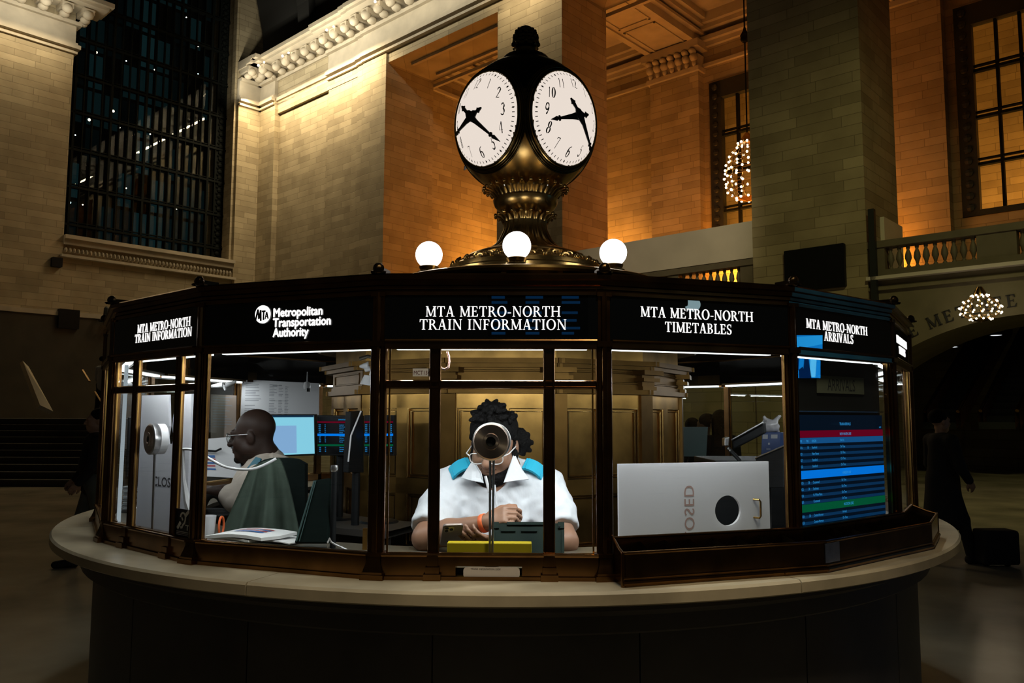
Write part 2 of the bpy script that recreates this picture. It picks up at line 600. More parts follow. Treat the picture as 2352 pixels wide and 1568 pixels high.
# long wall: piers, lintels and the walls under the openings, in wall coordinates (s, w, z)
w = MB(WALLF)
for s0, s1, w0 in ((-38.5, -37.0, -0.15), (-37.0, -32.4, 0.15), (-32.4, -29.95, 0.03), (-29.95, -29.5, -0.06), (-29.5, -27.8, -0.10)):
    w.box(s0, s1, w0, 2.75, 0, 18.3)
for s0, s1 in ((-20.97, -17.74), (-10.56, -7.33), (-0.2, 3.0)):
    w.box(s0, s1, 0, 2.75, 0, 18.3)
w.box(-40, 3.0, 0.0, 2.75, 17.5, 21.0)
w.box(-27.8, -20.97, 0.1, 2.75, 0, 6.2)
w.box(-17.74, -10.56, 0.15, 2.75, 0, 5.45)
struct(w.build('wall_right', M['stone'], frame=WALLF))

w = MB(WALLF)
for ds in (0.0, -9.9 + 20.31 - 0.27):
    pass
# recess behind the openings: far side wall, back wall with its two windows cut out, end
w.box(-30.0, -28.1, 2.75, 10.3, 0, 19.4)
WIN = ((-16.95, -12.3), (-7.15, -2.4))
ZW0, ZW1 = 8.7, 16.4
cuts = [-30.0, WIN[0][0], WIN[0][1], WIN[1][0], WIN[1][1], 6.0]
for i in range(5):
    if i % 2 == 0:
        w.box(cuts[i], cuts[i + 1], 9.5, 10.3, 0, 19.4)
    else:
        w.box(cuts[i], cuts[i + 1], 9.5, 10.3, 0, ZW0)
        w.box(cuts[i], cuts[i + 1], 9.5, 10.3, ZW1, 19.4)
for s0, s1 in ((-19.75, -17.25), (-9.9, -7.45), (-29.0, -27.4)):
    w.box(s0, s1, 9.0, 9.5, 0, 16.95)
w.box(-24, 6, 14.2, 14.6, 4, 20)          # wall of the room behind the windows
struct(w.build('wall_back', M['stone'], frame=WALLF))

w = MB(WALLF)
w.box(-30, 6, 2.75, 14.6, 19.4, 19.8)
w.box(-30, 6, 10.3, 14.6, 18.6, 18.8)
struct(w.build('ceiling', M['smooth_stone'], frame=WALLF))
w = MB(WALLF)
w.box(-28.1, 6, 2.75, 14.6, 5.1, 5.35)
struct(w.build('floor_2', M['smooth_stone'], frame=WALLF))
# ceiling beams and cornices of the recess, stepped mouldings
w = MB(WALLF)
for s0, s1 in ((-19.75, -17.25), (-9.9, -7.45), (-29.0, -27.4)):
    w.box(s0 + 0.28, s1 - 0.28, 2.75, 9.5, 18.36, 19.4)
    for a, z in ((0.0, 18.28), ):
        w.box(s0, s0 + 0.28, 2.75, 9.5, z, 19.4)
        w.box(s1 - 0.28, s1, 2.75, 9.5, z, 19.4)
    for q, z0, z1 in ((0.22, 18.62, 18.75), (0.36, 18.9, 19.1), (0.55, 19.1, 19.4)):
        w.box(s0 - q, s0, 2.75, 9.5, z0, z1)
        w.box(s1, s1 + q, 2.75, 9.5, z0, z1)
    # two raised frames on the soffit
    for a, b in ((3.3, 5.9), (6.2, 8.8)):
        w.box(s0 + 0.45, s0 + 0.55, a, b, 18.31, 18.37)
        w.box(s1 - 0.55, s1 - 0.45, a, b, 18.31, 18.37)
        w.box(s0 + 0.45, s1 - 0.45, a, a + 0.1, 18.31, 18.37)
        w.box(s0 + 0.45, s1 - 0.45, b - 0.1, b, 18.31, 18.37)
for q, z0, z1 in ((0.15, 17.2, 17.35), (0.2, 18.1, 18.3), (0.4, 18.3, 18.5), (0.55, 18.75, 18.95), (0.75, 18.95, 19.4)):
    w.box(-28.1, 6, 9.5 - q, 9.5, z0, z1)
    w.box(-28.1, 6, 2.75, 2.75 + q, z0, z1)
    w.box(-28.1, -28.1 + q, 2.75, 9.5, z0, z1)
# the coffer frame on the flat soffit of the first opening
for a, b in ((0.7, 0.85), (2.2, 2.35)):
    w.box(-27.0, -21.4, a, b, 17.38, 17.5)
struct(w.build('trim_1', M['smooth_stone'], frame=WALLF))
# carved capitals of the recess pilasters
w = MB(WALLF)
for s0, s1 in ((-19.75, -17.25), (-9.9, -7.45)):
    w.box(s0 - 0.10, s1 + 0.10, 8.85, 9.5, 16.95, 17.15)
    w.box(s0 - 0.02, s1 + 0.02, 8.95, 9.5, 17.15, 17.75)
    w.box(s0 - 0.22, s1 + 0.22, 8.6, 9.5, 17.95, 18.28)
    n = 7
    for i in range(n):
        sx = s0 + 0.12 + (s1 - s0 - 0.24) * i / (n - 1)
        w.ball((sx, 8.82, 17.55), (0.17, 0.22, 0.20), 8, 6)
        w.ball((sx, 8.74, 17.80), (0.15, 0.24, 0.13), 8, 6)
        w.ball((sx, 8.90, 17.30), (0.11, 0.14, 0.16), 8, 6)
struct(w.build('trim_2', M['smooth_stone'], frame=WALLF, smooth=True))

# cornice of the long wall and of the end wall: architrave lines, frieze, shelf
w = MB(WALLF)
SEG = ((-38.5, -37.0, -0.15), (-37.0, -32.4, 0.12), (-32.4, -29.95, 0.0), (-29.95, -29.5, -0.06), (-29.5, 3.0, -0.10))
for s0, s1, w0 in SEG:
    for q, z0, z1 in ((0.12, 17.95, 18.06), (0.22, 18.16, 18.34), (0.12, 18.34, 18.46), (0.04, 18.46, 19.25), (0.22, 19.25, 19.42), (0.62, 19.92, 20.02), (1.05, 20.02, 20.16), (1.22, 20.16, 20.36)):
        w.box(s0 - (0 if w0 > -0.12 else 0), s1, w0 - q, 0.4, z0, z1)
struct(w.build('trim_3', M['smooth_stone'], frame=WALLF))
w = MB(WALLF)
s = -38.0
while s < -14.0:
    w0 = [q for a, b, q in SEG if a <= s <= b][0]
    # scrolled bracket
    w.box(s - 0.24, s + 0.24, w0 - 0.80, w0 + 0.1, 19.68, 19.92)
    w.ball((s, w0 - 0.70, 19.66), (0.24, 0.22, 0.22), 10, 6)
    w.ball((s, w0 - 0.36, 19.52), (0.22, 0.24, 0.17), 10, 6)
    w.ball((s, w0 - 0.10, 19.44), (0.20, 0.16, 0.14), 10, 6)
    s += 0.87
struct(w.build('trim_4', M['smooth_stone'], frame=WALLF, smooth=True))
w = MB(WALLF)
for s0, w0 in ((-37.1, -0.15), (-35.2, 0.1), (-31.2, 0), (-27.4, -0.1), (-23.0, -0.1)):
    w.ball((s0, w0 - 0.98, 19.80), 0.06, 8, 6)
    w.ball((s0 + 0.43, w0 - 0.90, 19.86), 0.05, 8, 6)
struct(w.build('trim_5', M['bulb'], frame=WALLF), 'small bare bulbs along the cornice')

# end wall with the tall window
e = MB(ENDF)
NW0, NW1 = 12.5, 20.6
e.box(-8, NW0, 0, 3.0, 0, 18.3)
e.box(NW1, 24.5, 0, 3.0, 0, 18.3)
e.box(NW1 - 0.12, NW1 + 0.02, 0.25, 0.6, 9.6, 30)
e.box(NW0, NW1, 0.1, 3.0, 0, 9.2)
e.box(-8, NW0, 0, 3.0, 18.3, 42)
e.box(NW1, 24.5, 0.2, 3.0, 18.3, 42)
e.box(NW0, NW1, 0.3, 3.0, 30, 42)
struct(e.build('wall_left', M['stone'], frame=ENDF))
e = MB(ENDF)
for a, b in ((-8, NW0), (NW1, 22.2)):
    for q, z0, z1 in ((0.12, 17.95, 18.06), (0.22, 18.16, 18.34), (0.12, 18.34, 18.46), (0.04, 18.46, 19.25), (0.22, 19.25, 19.42), (0.62, 19.92, 20.02), (1.05, 20.02, 20.16), (1.22, 20.16, 20.36)):
        e.box(a, b + (q if b < 20 else 0), -q, 0.4, z0, z1)
# sill of the window with its carved band, base band low on the wall
e.box(NW0, NW1, -0.25, 0.4, 9.45, 9.62)
e.box(NW0, NW1, -0.1, 0.3, 9.2, 9.45)
e.box(NW0 - 0.1, NW1 + 0.1, -0.18, 0.3, 8.62, 8.74)
for i in range(46):
    x = NW0 + 0.1 + i * 0.174
    e.ball((x, -0.04, 8.95), (0.07, 0.09, 0.12), 6, 4)
e.box(-8, NW1, -0.12, 0.2, 6.0, 6.2)
struct(e.build('trim_6', M['smooth_stone'], frame=ENDF))
e = MB(ENDF)
sx = 0.6
while sx < NW0 + 0.9:
    e.box(sx - 0.24, sx + 0.24, -0.80, 0.1, 19.68, 19.92)
    e.ball((sx, -0.70, 19.66), (0.24, 0.22, 0.22), 10, 6)
    e.ball((sx, -0.36, 19.52), (0.22, 0.24, 0.17), 10, 6)
    e.ball((sx, -0.10, 19.44), (0.20, 0.16, 0.14), 10, 6)
    sx += 0.87
sx = NW1 + 0.3
while sx < 21.9:
    e.box(sx - 0.24, sx + 0.24, -0.80, 0.1, 19.68, 19.92)
    e.ball((sx, -0.70, 19.66), (0.24, 0.22, 0.22), 10, 6)
    e.ball((sx, -0.36, 19.52), (0.22, 0.24, 0.17), 10, 6)
    sx += 0.6
struct(e.build('trim_7', M['smooth_stone'], frame=ENDF, smooth=True))
# dark wainscot of the end wall
e = MB(ENDF)
e.box(-8, 22, -0.06, 0.1, 0, 6.0)
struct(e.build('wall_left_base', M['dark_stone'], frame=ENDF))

# the tall window: frame grid, carved border, glass
wf = MB(ENDF)
n = 17
for i in range(n + 1):
    x = NW0 + 0.55 + (NW1 - NW0 - 1.1) * i / n
    t = 0.05 if i % 4 == 0 else 0.022
    wf.box(x - t, x + t, 1.25 - t, 1.40, 9.6, 30)
z = 10.4
while z < 29:
    wf.box(NW0, NW1, 1.20, 1.40, z - 0.05, z + 0.05)
    wf.box(NW0, NW1, 1.24, 1.38, z + 0.12, z + 0.16)
    z += 1.78
win = wf.build('window_1', M['iron'], frame=ENDF)
struct(win)
b = MB(ENDF)
for x0, x1 in ((NW0, NW0 + 0.5), (NW1 - 0.5, NW1)):
    b.box(x0, x1, 1.30, 1.42, 9.6, 30)
    z = 9.8
    while z < 24:
        b.ball(((x0 + x1) / 2, 1.27, z), (0.15, 0.08, 0.13), 6, 4)
        b.ball(((x0 + x1) / 2 + 0.13, 1.28, z + 0.17), (0.07, 0.06, 0.08), 5, 4)
        b.ball(((x0 + x1) / 2 - 0.13, 1.28, z + 0.17), (0.07, 0.06, 0.08), 5, 4)
        z += 0.34
b.build('window_border', M['iron'], parent=win, frame=ENDF)
g = MB(ENDF)
g.box(NW0, NW1, 1.44, 1.46, 9.6, 30)
g.build('window_glass', M['glass'], parent=win, frame=ENDF)

# office tower beyond the glass, a few of its windows lit
tw = bpy.data.materials.new('tower_front')
tw.use_nodes = True
nt = tw.node_tree
bs = nt.nodes['Principled BSDF']
bs.inputs['Base Color'].default_value = (0.01, 0.014, 0.016, 1)
tc = nt.nodes.new('ShaderNodeTexCoord')
sp = nt.nodes.new('ShaderNodeSeparateXYZ')
cb = nt.nodes.new('ShaderNodeCombineXYZ')
nt.links.new(tc.outputs['Object'], sp.inputs[0])
nt.links.new(sp.outputs['X'], cb.inputs['X'])
nt.links.new(sp.outputs['Z'], cb.inputs['Y'])
br = nt.nodes.new('ShaderNodeTexBrick')
br.offset = 0
br.inputs['Scale'].default_value = 1
br.inputs['Brick Width'].default_value = 1.45
br.inputs['Row Height'].default_value = 3.3
br.inputs['Mortar Size'].default_value = 0.16
br.inputs['Mortar Smooth'].default_value = 0.0
br.inputs['Color1'].default_value = (0, 0, 0, 1)
br.inputs['Color2'].default_value = (1, 1, 1, 1)
br.inputs['Mortar'].default_value = (0, 0, 0, 1)
nt.links.new(cb.outputs[0], br.inputs['Vector'])
rp = nt.nodes.new('ShaderNodeValToRGB')
rp.color_ramp.elements[0].position = 0.35
rp.color_ramp.elements[0].color = (0.0, 0.0, 0.0, 1)
rp.color_ramp.elements[1].position = 1.0
rp.color_ramp.elements[1].color = (0.02, 0.075, 0.085, 1)
nt.links.new(br.outputs['Color'], rp.inputs['Fac'])
nt.links.new(rp.outputs['Color'], bs.inputs['Emission Color'])
bs.inputs['Emission Strength'].default_value = 0.16
tower = MB(ENDF).box(4, 52, 34, 60, 0, 95).build('office_tower', tw, frame=ENDF)
tag(tower, 'dark office tower with dim teal windows seen through the tall grid window', 'building')
lt = MB(ENDF)
k = 0  # glowing balls in place of office lights and lamps mirrored in the glass
for px, py in ((197, 18), (365, 18), (428, 40), (221, 120), (290, 140), (355, 160), (455, 105), (162, 228), (173, 310), (205, 275), (275, 293), (345, 308), (160, 465), (290, 432), (338, 465), (405, 478), (455, 170), (190, 470), (260, 255)):
    c = on_plane(px, py, U, DU + 20)
    b = MB()
    b.ball(c, 0.045 if k % 3 else 0.09, 8, 6)
    o = b.build('window_light_point', M['bulb'] if k % 4 else glow('cool_bulb', (0.7, 0.95, 1.0), 5.0), at=c)
    tag(o, 'small glowing point placed beyond the tall dark window', 'light', 'points of light beyond the tall window')
    k += 1

# vault
v = MB(WALLF)
rows = []
for j in range(25):
    a = PI * j / 24
    rows.append([(sx, -18.3 + 18.3 * math.cos(a), 20.4 + 15 * math.sin(a)) for sx in (-38.5, -25, -12, 3, 16)])
v.grid(rows)
rows = [[(x, y, z + 0.5) for x, y, z in r] for r in rows]
v.grid(rows)
for sx in (-34, -27, -20, -13):
    rr = []
    for j in range(25):
        a = PI * j / 24
        rr.append([(sx + q, -18.3 + (18.3 - d) * math.cos(a), 20.4 + (15 - d) * math.sin(a)) for q, d in ((-0.5, 0), (-0.5, 0.4), (0.5, 0.4), (0.5, 0))])
    v.grid(rr)
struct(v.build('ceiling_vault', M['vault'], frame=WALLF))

# windows of the recess: dark carved frame, mullion grid, panes
for k, (s0, s1) in enumerate(WIN):
    f = MB(WALLF)
    for a, b in ((s0, s0 + 0.55), (s1 - 0.55, s1)):
        f.box(a, b, 9.42, 9.75, ZW0, ZW1)
    f.box(s0, s1, 9.42, 9.75, ZW1 - 0.75, ZW1)
    f.box(s0, s1, 9.42, 9.75, ZW0, ZW0 + 0.2)
    z = ZW0 + 0.3
    while z < ZW1 - 0.2:
        for a in (s0 + 0.27, s1 - 0.27):
            f.ball((a, 9.40, z), (0.15, 0.07, 0.15), 6, 4)
        z += 0.42
    wo = struct(f.build('window_%d' % (k + 2), M['black_iron'], frame=WALLF))
    f = MB(WALLF)
    nb = 5
    for i in range(1, nb):
        x = s0 + 0.55 + (s1 - s0 - 1.1) * i / nb
        f.box(x - 0.045, x + 0.045, 9.50, 9.72, ZW0, ZW1)
    for z in (10.55, 12.25, 13.95):
        f.box(s0, s1, 9.50, 9.72, z - 0.05, z + 0.05)
        f.box(s0, s1, 9.52, 9.70, z + 0.16, z + 0.21)
    f.build('mullion', M['iron'], parent=wo, frame=WALLF)
    g = MB(WALLF).box(s0, s1, 9.62, 9.64, ZW0, ZW1)
    g.build('window_glass', M['glass'], parent=wo, frame=WALLF)
    area_at('room_light', wl((s0 + s1) / 2, 10.7, 8.2), wl((s0 + s1) / 2, 14.2, 13.0), 4.0, 0.5, (420, 300)[k], AMBER, along=-U)

# parapet of pale marble in the middle opening, ledge rail below it
p = MB(WALLF).box(-17.74, -10.56, 0.0, 0.35, 6.32, 7.42)
struct(p.build('trim_8', M['parapet'], frame=WALLF), 'pale marble parapet across the wall opening')
p = MB(WALLF).box(-7.34, -7.22, 1.15, 2.75, 5.4, 7.2)
struct(p.build('trim_9', M['parapet'], frame=WALLF), 'white marble panel at the foot of the pier')


def balustrade(s0, s1, lab, bays, mt):
    r = thing('balustrade', lab, 'balustrade', wl((s0 + s1) / 2, 0.2, 5.45))
    MB(WALLF).box(s0, s1, 0.0, 0.42, 6.12, 6.30).build('top_rail', mt, parent=r, frame=WALLF)
    MB(WALLF).box(s0, s1, 0.02, 0.40, 5.32, 5.52).build('base_rail', mt, parent=r, frame=WALLF)
    for a, b, n in bays:
        for i in range(n):
            x = a + (b - a) * (i + 0.5) / n
            m = MB(WALLF)
            m.lathe([(0.055, 5.52), (0.055, 5.56), (0.03, 5.60), (0.05, 5.68), (0.085, 5.78), (0.07, 5.90), (0.035, 6.0), (0.05, 6.05), (0.05, 6.12)], 10, (x, 0.2, 0))
            m.build('baluster', mt, parent=r, frame=WALLF, smooth=True)
    ed = [s0] + [q for a, b, n in bays for q in (a, b)] + [s1]
    for i in range(0, len(ed), 2):
        if ed[i + 1] - ed[i] > 0.02:
            MB(WALLF).box(ed[i], ed[i + 1], 0.05, 0.38, 5.5, 6.14).build('pedestal', mt, parent=r, frame=WALLF)
    return r


M['rail_stone'] = mat('balustrade_stone', (0.17, 0.145, 0.10), 0.6, var=0.15, scale=2)
balustrade(-7.33, -0.2, 'stone balustrade above the lettered arch with the escalators', ((-6.9, -4.75, 10), (-3.9, -2.0, 9), (-1.6, -0.4, 5)), M['rail_stone'])
balustrade(-17.74, -10.56, 'stone balustrade under the pale marble parapet', ((-15.6, -13.5, 9), (-13.1, -11.0, 9)), M['rail_stone'])

# wall with an arch under the third opening, lettering along the arch
sa, za, ra = -2.55, -0.6, 4.75


def arc_fit():
    pts = []
    for px, py in ((2098, 757), (2196, 718), (2318, 690)):
        q = WALLF.inverted() @ on_plane(px, py, N, DN)
        pts.append((q.x, q.z))
    (x1, y1), (x2, y2), (x3, y3) = pts
    a = x1 * (y2 - y3) - y1 * (x2 - x3) + x2 * y3 - x3 * y2
    b = (x1 * x1 + y1 * y1) * (y3 - y2) + (x2 * x2 + y2 * y2) * (y1 - y3) + (x3 * x3 + y3 * y3) * (y2 - y1)
    c = (x1 * x1 + y1 * y1) * (x2 - x3) + (x2 * x2 + y2 * y2) * (x3 - x1) + (x3 * x3 + y3 * y3) * (x1 - x2)
    cx, cy = -b / (2 * a), -c / (2 * a)
    return cx, cy, math.hypot(x1 - cx, y1 - cy)


sa, za, rl = arc_fit()
print('ARC', sa, za, rl)
ra = rl - 0.35
w = MB(WALLF)
top = 5.45
outl, n = [], 28
a_l = math.acos(max(-1, min(1, (-7.25 - sa) / ra))) if abs(-7.25 - sa) < ra else PI
zl = za + ra * math.sin(a_l)
arch = []
for i in range(n + 1):
    a = a_l + (PI - a_l - a_l) * i / n if a_l > PI / 2 else a_l
    arch.append((sa + ra * math.cos(a), max(0.0, za + ra * math.sin(a))))
for (x0, z0), (x1, z1) in zip(arch[:-1], arch[1:]):
    w.prism([(x0, z0), (x1, z1), (x1, top), (x0, top)], 0.1, 2.75)
w.box(-7.33, arch[0][0], 0.1, 2.75, arch[0][1] if arch[0][1] > 0.3 else 0, top)
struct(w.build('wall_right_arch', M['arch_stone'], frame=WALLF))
w = MB(WALLF)
for q, z0, z1 in ((0.25, 5.25, 5.34), ):
    w.box(-7.33, 3.0, 0.1 - q, 0.3, z0, z1)
struct(w.build('trim_10', M['parapet'], frame=WALLF))
w = MB(WALLF).box(-7.33, 3.0, -0.02, 0.3, 4.98, 5.06)
struct(w.build('trim_11', M['arch_stone'], frame=WALLF))
# carved letters: they follow the arch
body = 'THE METLIFE BUILDING'
h = 0.30
q0 = WALLF.inverted() @ on_plane(2130, 738, N, DN)
ang = math.atan2(q0.z - za, q0.x - sa)
pre = serif_width('THE ', h, 0.22)
ang += (pre + 0.12) / rl
lettering = thing('wall_lettering', 'dark capital lettering following the stone arch above the escalators', 'lettering', wl(sa, 0.08, za + rl))
for ch in body:
    wd, polys = SERIF[ch]
    am = ang - (wd * h / 2) / rl
    c, s_ = math.cos(am - PI / 2), math.sin(am - PI / 2)
    ox, oz = sa + rl * math.cos(am), za + rl * math.sin(am)
    lm = MB(WALLF)
    for pl in polys:
        lm.prism([(ox + (a * h - wd * h / 2) * c - (b - 0.5) * h * s_, oz + (a * h - wd * h / 2) * s_ + (b - 0.5) * h * c) for a, b in pl], 0.07, 0.1)
    if polys:
        lm.build('letter', M['ink_black'], parent=lettering, frame=WALLF)
    ang -= (wd + 0.22) * h / rl

# passage behind the arch with escalators
w = MB(WALLF)
w.box(-9, 6, 14.0, 14.3, 0, 5.1)
w.box(-9.3, -9, 2.75, 14, 0, 5.1)
w.box(-9, 6, 2.75, 14, 5.0, 5.1)
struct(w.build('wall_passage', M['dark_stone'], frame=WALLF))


def escalator(a, b, lab, wdt=0.9):
    c = (a + b) / 2
    r = thing('escalator', lab, 'escalator', (c.x, c.y, 0))
    d = (b - a).normalized()
    side = d.cross(Vector((0, 0, 1))).normalized()
    for k in (-1, 1):
        m = MB()
        o = side * (wdt / 2 * k)
        up = Vector((0, 0, 0.5))
        m.grid([[a + o, b + o], [a + o + up, b + o + up], [a + o + up + side * 0.12, b + o + up + side * 0.12], [a + o + side * 0.12, b + o + side * 0.12]], close=False)
        m.build('side_panel', M['esc'], parent=r, at=c)
        m = MB()
        m.tube([a + o + up + side * 0.06, b + o + up + side * 0.06], 0.05, 8)
        m.build('handrail', M['brass_old'], parent=r, at=c)
    m = MB()
    n = 16
    for i in range(n):
        q = a + (b - a) * (i / n)
        q2 = a + (b - a) * ((i + 1) / n)
        m.grid([[q - side * wdt / 2, q + side * wdt / 2], [Vector((q.x, q.y, q2.z)) - side * wdt / 2, Vector((q.x, q.y, q2.z)) + side * wdt / 2], [q2 - side * wdt / 2, q2 + side * wdt / 2]])
    m.build('step', M['black_iron'], parent=r, at=c)
    return r


M['esc'] = mat('escalator_bronze', (0.20, 0.10, 0.05), 0.45, metal=0.6, var=0.2)
pa, pb = on_plane(2158, 985, N, DN + 3.5), on_plane(2282, 768, N, DN + 8.5)
escalator(pa, pb, 'dark escalator under the arch, the one closer to the booth')
pa, pb = on_plane(2290, 985, N, DN + 3.5), on_plane(2390, 768, N, DN + 8.5)
escalator(pa, pb, 'dark escalator with a reddish side under the arch beside the first escalator')
for px, py, lb in ((2187, 797, 'round white ceiling lamp low under the arch soffit'), (2288, 770, 'round white ceiling lamp higher under the arch soffit')):
    c = on_plane(px, py, N, DN + 3.2)
    r = thing('ceiling_lamp', lb, 'lamp', c, 'round lamps under the arch')
    MB().lathe([(0.001, 0), (0.13, 0.0), (0.14, 0.02), (0.13, 0.035)], 20, c).build('diffuser', M['lamp_disc'] if 'lamp_disc' in M else M.setdefault('lamp_disc', glow('lamp_disc', (0.9, 0.95, 1), 1.1)), parent=r, at=c)
    MB().lathe([(0.16, 0.0), (0.16, 0.05), (0.05, 0.09), (0.015, 0.12), (0.015, 4.98 - c.z)], 20, c).build('housing', M['black_iron'], parent=r, at=c, smooth=True)

# black board on the near pier and the dark pole at its edge
a = WALLF.inverted() @ on_plane(1805, 580, N, DN)
b = WALLF.inverted() @ on_plane(1945, 648, N, DN)
m = MB(WALLF).rbox(a.x, b.x, -0.14, 0.0, b.z - 0.12, a.z + 0.02, 0.02)
o = m.build('display_board', M['black'], frame=WALLF)
tag(o, 'blank black board mounted on the greenish stone pier', 'board')
a = WALLF.inverted() @ on_plane(2004, 482, N, DN)
m = MB(WALLF).box(a.x - 0.075, a.x + 0.075, -0.15, 0.0, 4.3, a.z)
o = m.build('wall_duct', M['black_iron'], frame=WALLF)
tag(o, 'narrow dark duct running up the edge of the greenish pier', 'duct')
# dark boxes on the end wall
for px, py, sz, lb in ((128, 603, 0.42, 'small black box high on the end wall below the window sill'), (155, 733, 0.85, 'larger black panel low on the dark end wall')):
    c = ENDF.inverted() @ on_plane(px, py, U, DU)
    m = MB(ENDF).rbox(c.x - sz / 2, c.x + sz / 2, -0.22, 0, c.z - sz / 2, c.z + sz / 2, 0.03)
    tag(m.build('loudspeaker', M['black'], frame=ENDF), lb, 'speaker')
c = ENDF.inverted() @ on_plane(252, 735, U, DU)
r = thing('wall_lantern', 'dark bracket lantern on the end wall beside the booth corner', 'lantern', ENDF @ Vector((c.x, -0.3, c.z)))
m = MB(ENDF)
for d in (-0.38, 0.0, 0.38):
    m.lathe([(0.02, 0.3), (0.10, 0.22), (0.12, -0.1), (0.05, -0.22)], 8, (c.x + d, -0.55, c.z + 0.25))
m.build('lantern_cage', M['black_iron'], parent=r, frame=ENDF)
MB(ENDF).box(c.x - 0.45, c.x + 0.45, -0.6, -0.5, c.z - 0.12, c.z - 0.02).box(c.x - 0.05, c.x + 0.05, -0.6, 0, c.z - 0.12, c.z - 0.02).build('bracket', M['black_iron'], parent=r, frame=ENDF)


# chandelier in the middle opening
def chandelier(c, R, H, lab, rod_top=None, rows=9, cnt=18):
    r = thing('chandelier', lab, 'chandelier', c)
    prof = []
    for j in range(rows):
        t = j / (rows - 1)
        z = c.z + H / 2 - H * t
        rr = R * (0.22 + 0.78 * math.sin(PI * min(1, 0.06 + 0.74 * t)) ** 0.85)
        if j == rows - 1:
            rr = R * 0.52
        prof.append((rr, z))
    m = MB()
    for rr, z in prof:
        ring = [(c.x + rr * math.cos(2 * PI * i / 24), c.y + rr * math.sin(2 * PI * i / 24), z) for i in range(25)]
        m.tube(ring, R * 0.014, 5, cap=False)
    for i in range(12):
        a = 2 * PI * i / 12
        m.tube([(c.x + rr * math.cos(a), c.y + rr * math.sin(a), z) for rr, z in prof], R * 0.02, 5)
    m.lathe([(R * 0.05, 0.0), (R * 0.34, 0.02), (R * 0.30, 0.2 * R), (0.06, 0.5 * R)], 16, (c.x, c.y, c.z + H / 2))
    m.lathe([(0.02, -0.16 * R), (R * 0.3, -0.08 * R), (R * 0.5, 0.0)], 16, (c.x, c.y, c.z - H / 2))
    m.build('frame', M['brass'], parent=r, at=c, smooth=True)
    k = 0
    bulb = None
    for j, (rr, z) in enumerate(prof):
        nb = max(6, int(cnt * rr / R) // 2 * 2 - 4)
        if j in (0, rows - 1):
            nb += 4
        for i in range(nb):
            if k >= 98:
                break
            a = 2 * PI * (i + 0.5 * (j % 2)) / nb
            p = Vector((c.x + rr * 1.06 * math.cos(a), c.y + rr * 1.06 * math.sin(a), z))
            if bulb is None:
                bulb = MB().ball(p, R * 0.055, 8, 6).build('bulb', M['bulb'], parent=r, at=p)
            else:
                bo = bulb.copy()
                COL.objects.link(bo)
                bo.location = p - c
            k += 1
    if rod_top:
        z0 = c.z + H / 2 + 0.4 * R
        m = MB()
        m.tube([(c.x, c.y, z0), (c.x, c.y, rod_top)], 0.028, 6)
        m.ball((c.x, c.y, z0 + (rod_top - z0) * 0.50), 0.16, 10, 8)
        m.lathe([(0.02, 0.5), (0.07, 0.3), (0.17, 0.12), (0.10, -0.05), (0.03, -0.18)], 12, (c.x, c.y, z0 + (rod_top - z0) * 0.50))
        m.build('hanging_rod', M['iron'], parent=r, at=c, smooth=True)
    return r


c = on_plane(1718, 392, N, DN + 5.0)
chandelier(c, 0.80, 2.05, 'lit pear-shaped chandelier hanging in front of the orange window', 19.3)
c = on_plane(2252, 706, N, DN - 0.9)
chandelier(Vector((c.x, c.y, c.z)), 0.42, 0.55, 'small blurred chandelier in front of the arch lettering', None, rows=5, cnt=20)
# ================================================================== the information booth
BX, BY, BR = -0.03, 5.14, 2.30
PHI = math.radians(-1.13)
CTOP = 1.095
NF = 18


def cang(k):
    """Angle of booth corner k (k = 2 and 3 frame the front facet)."""
    a = PHI + (k - 2.5) * math.radians(20)
    d = (math.degrees(a) + 180) % 360 - 180
    if d < -100 and d > -170:
        a -= math.radians(5)
    return a


def bpt(a, r, z):
    return Vector((BX + r * math.sin(a), BY - r * math.cos(a), z))


def facet(k):
    """Frame of facet k: x along it as seen from outside, y inwards, origin at its middle on the floor."""
    A, B = bpt(cang(k), BR, 0), bpt(cang(k + 1), BR, 0)
    x = (B - A).normalized()
    y = Vector((-x.y, x.x, 0))
    m = Matrix((x, y, Vector((0, 0, 1)))).transposed().to_4x4()
    m.translation = (A + B) / 2
    return m, (B - A).length


def corner(k):
    a = cang(k)
    m = Matrix.Rotation(a, 4, 'Z')
    m.translation = bpt(a, BR, 0)
    return m


def fpt(px, py, k, off=0.0):
    """Point of facet k's plane (pushed inwards by off) under a pixel."""
    F, L = facet(k)
    n = F.col[1].to_3d()
    return on_plane(px, py, n, F.translation.dot(n) + off)


def floc(px, py, k, off=0.0):
    F, L = facet(k)
    return F.inverted() @ fpt(px, py, k, off)


booth = thing('information_booth', 'many sided bronze and glass information booth with lit black signs', 'booth', (BX, BY, CTOP))
ZS0, ZS1 = 1.925, 2.098     # sign band
TYPES = {0: 'T', 1: 'P', 2: 'T', 3: 'P', 4: 'D', 5: 'P'}


def ring(prof, ks=None):
    """Sweep a profile (outward offset, z) round the booth corners, mitred."""
    rows = []
    for o, z in prof:
        rows.append([bpt(cang(k), (BR + o), z) for k in range(NF)])
    return rows


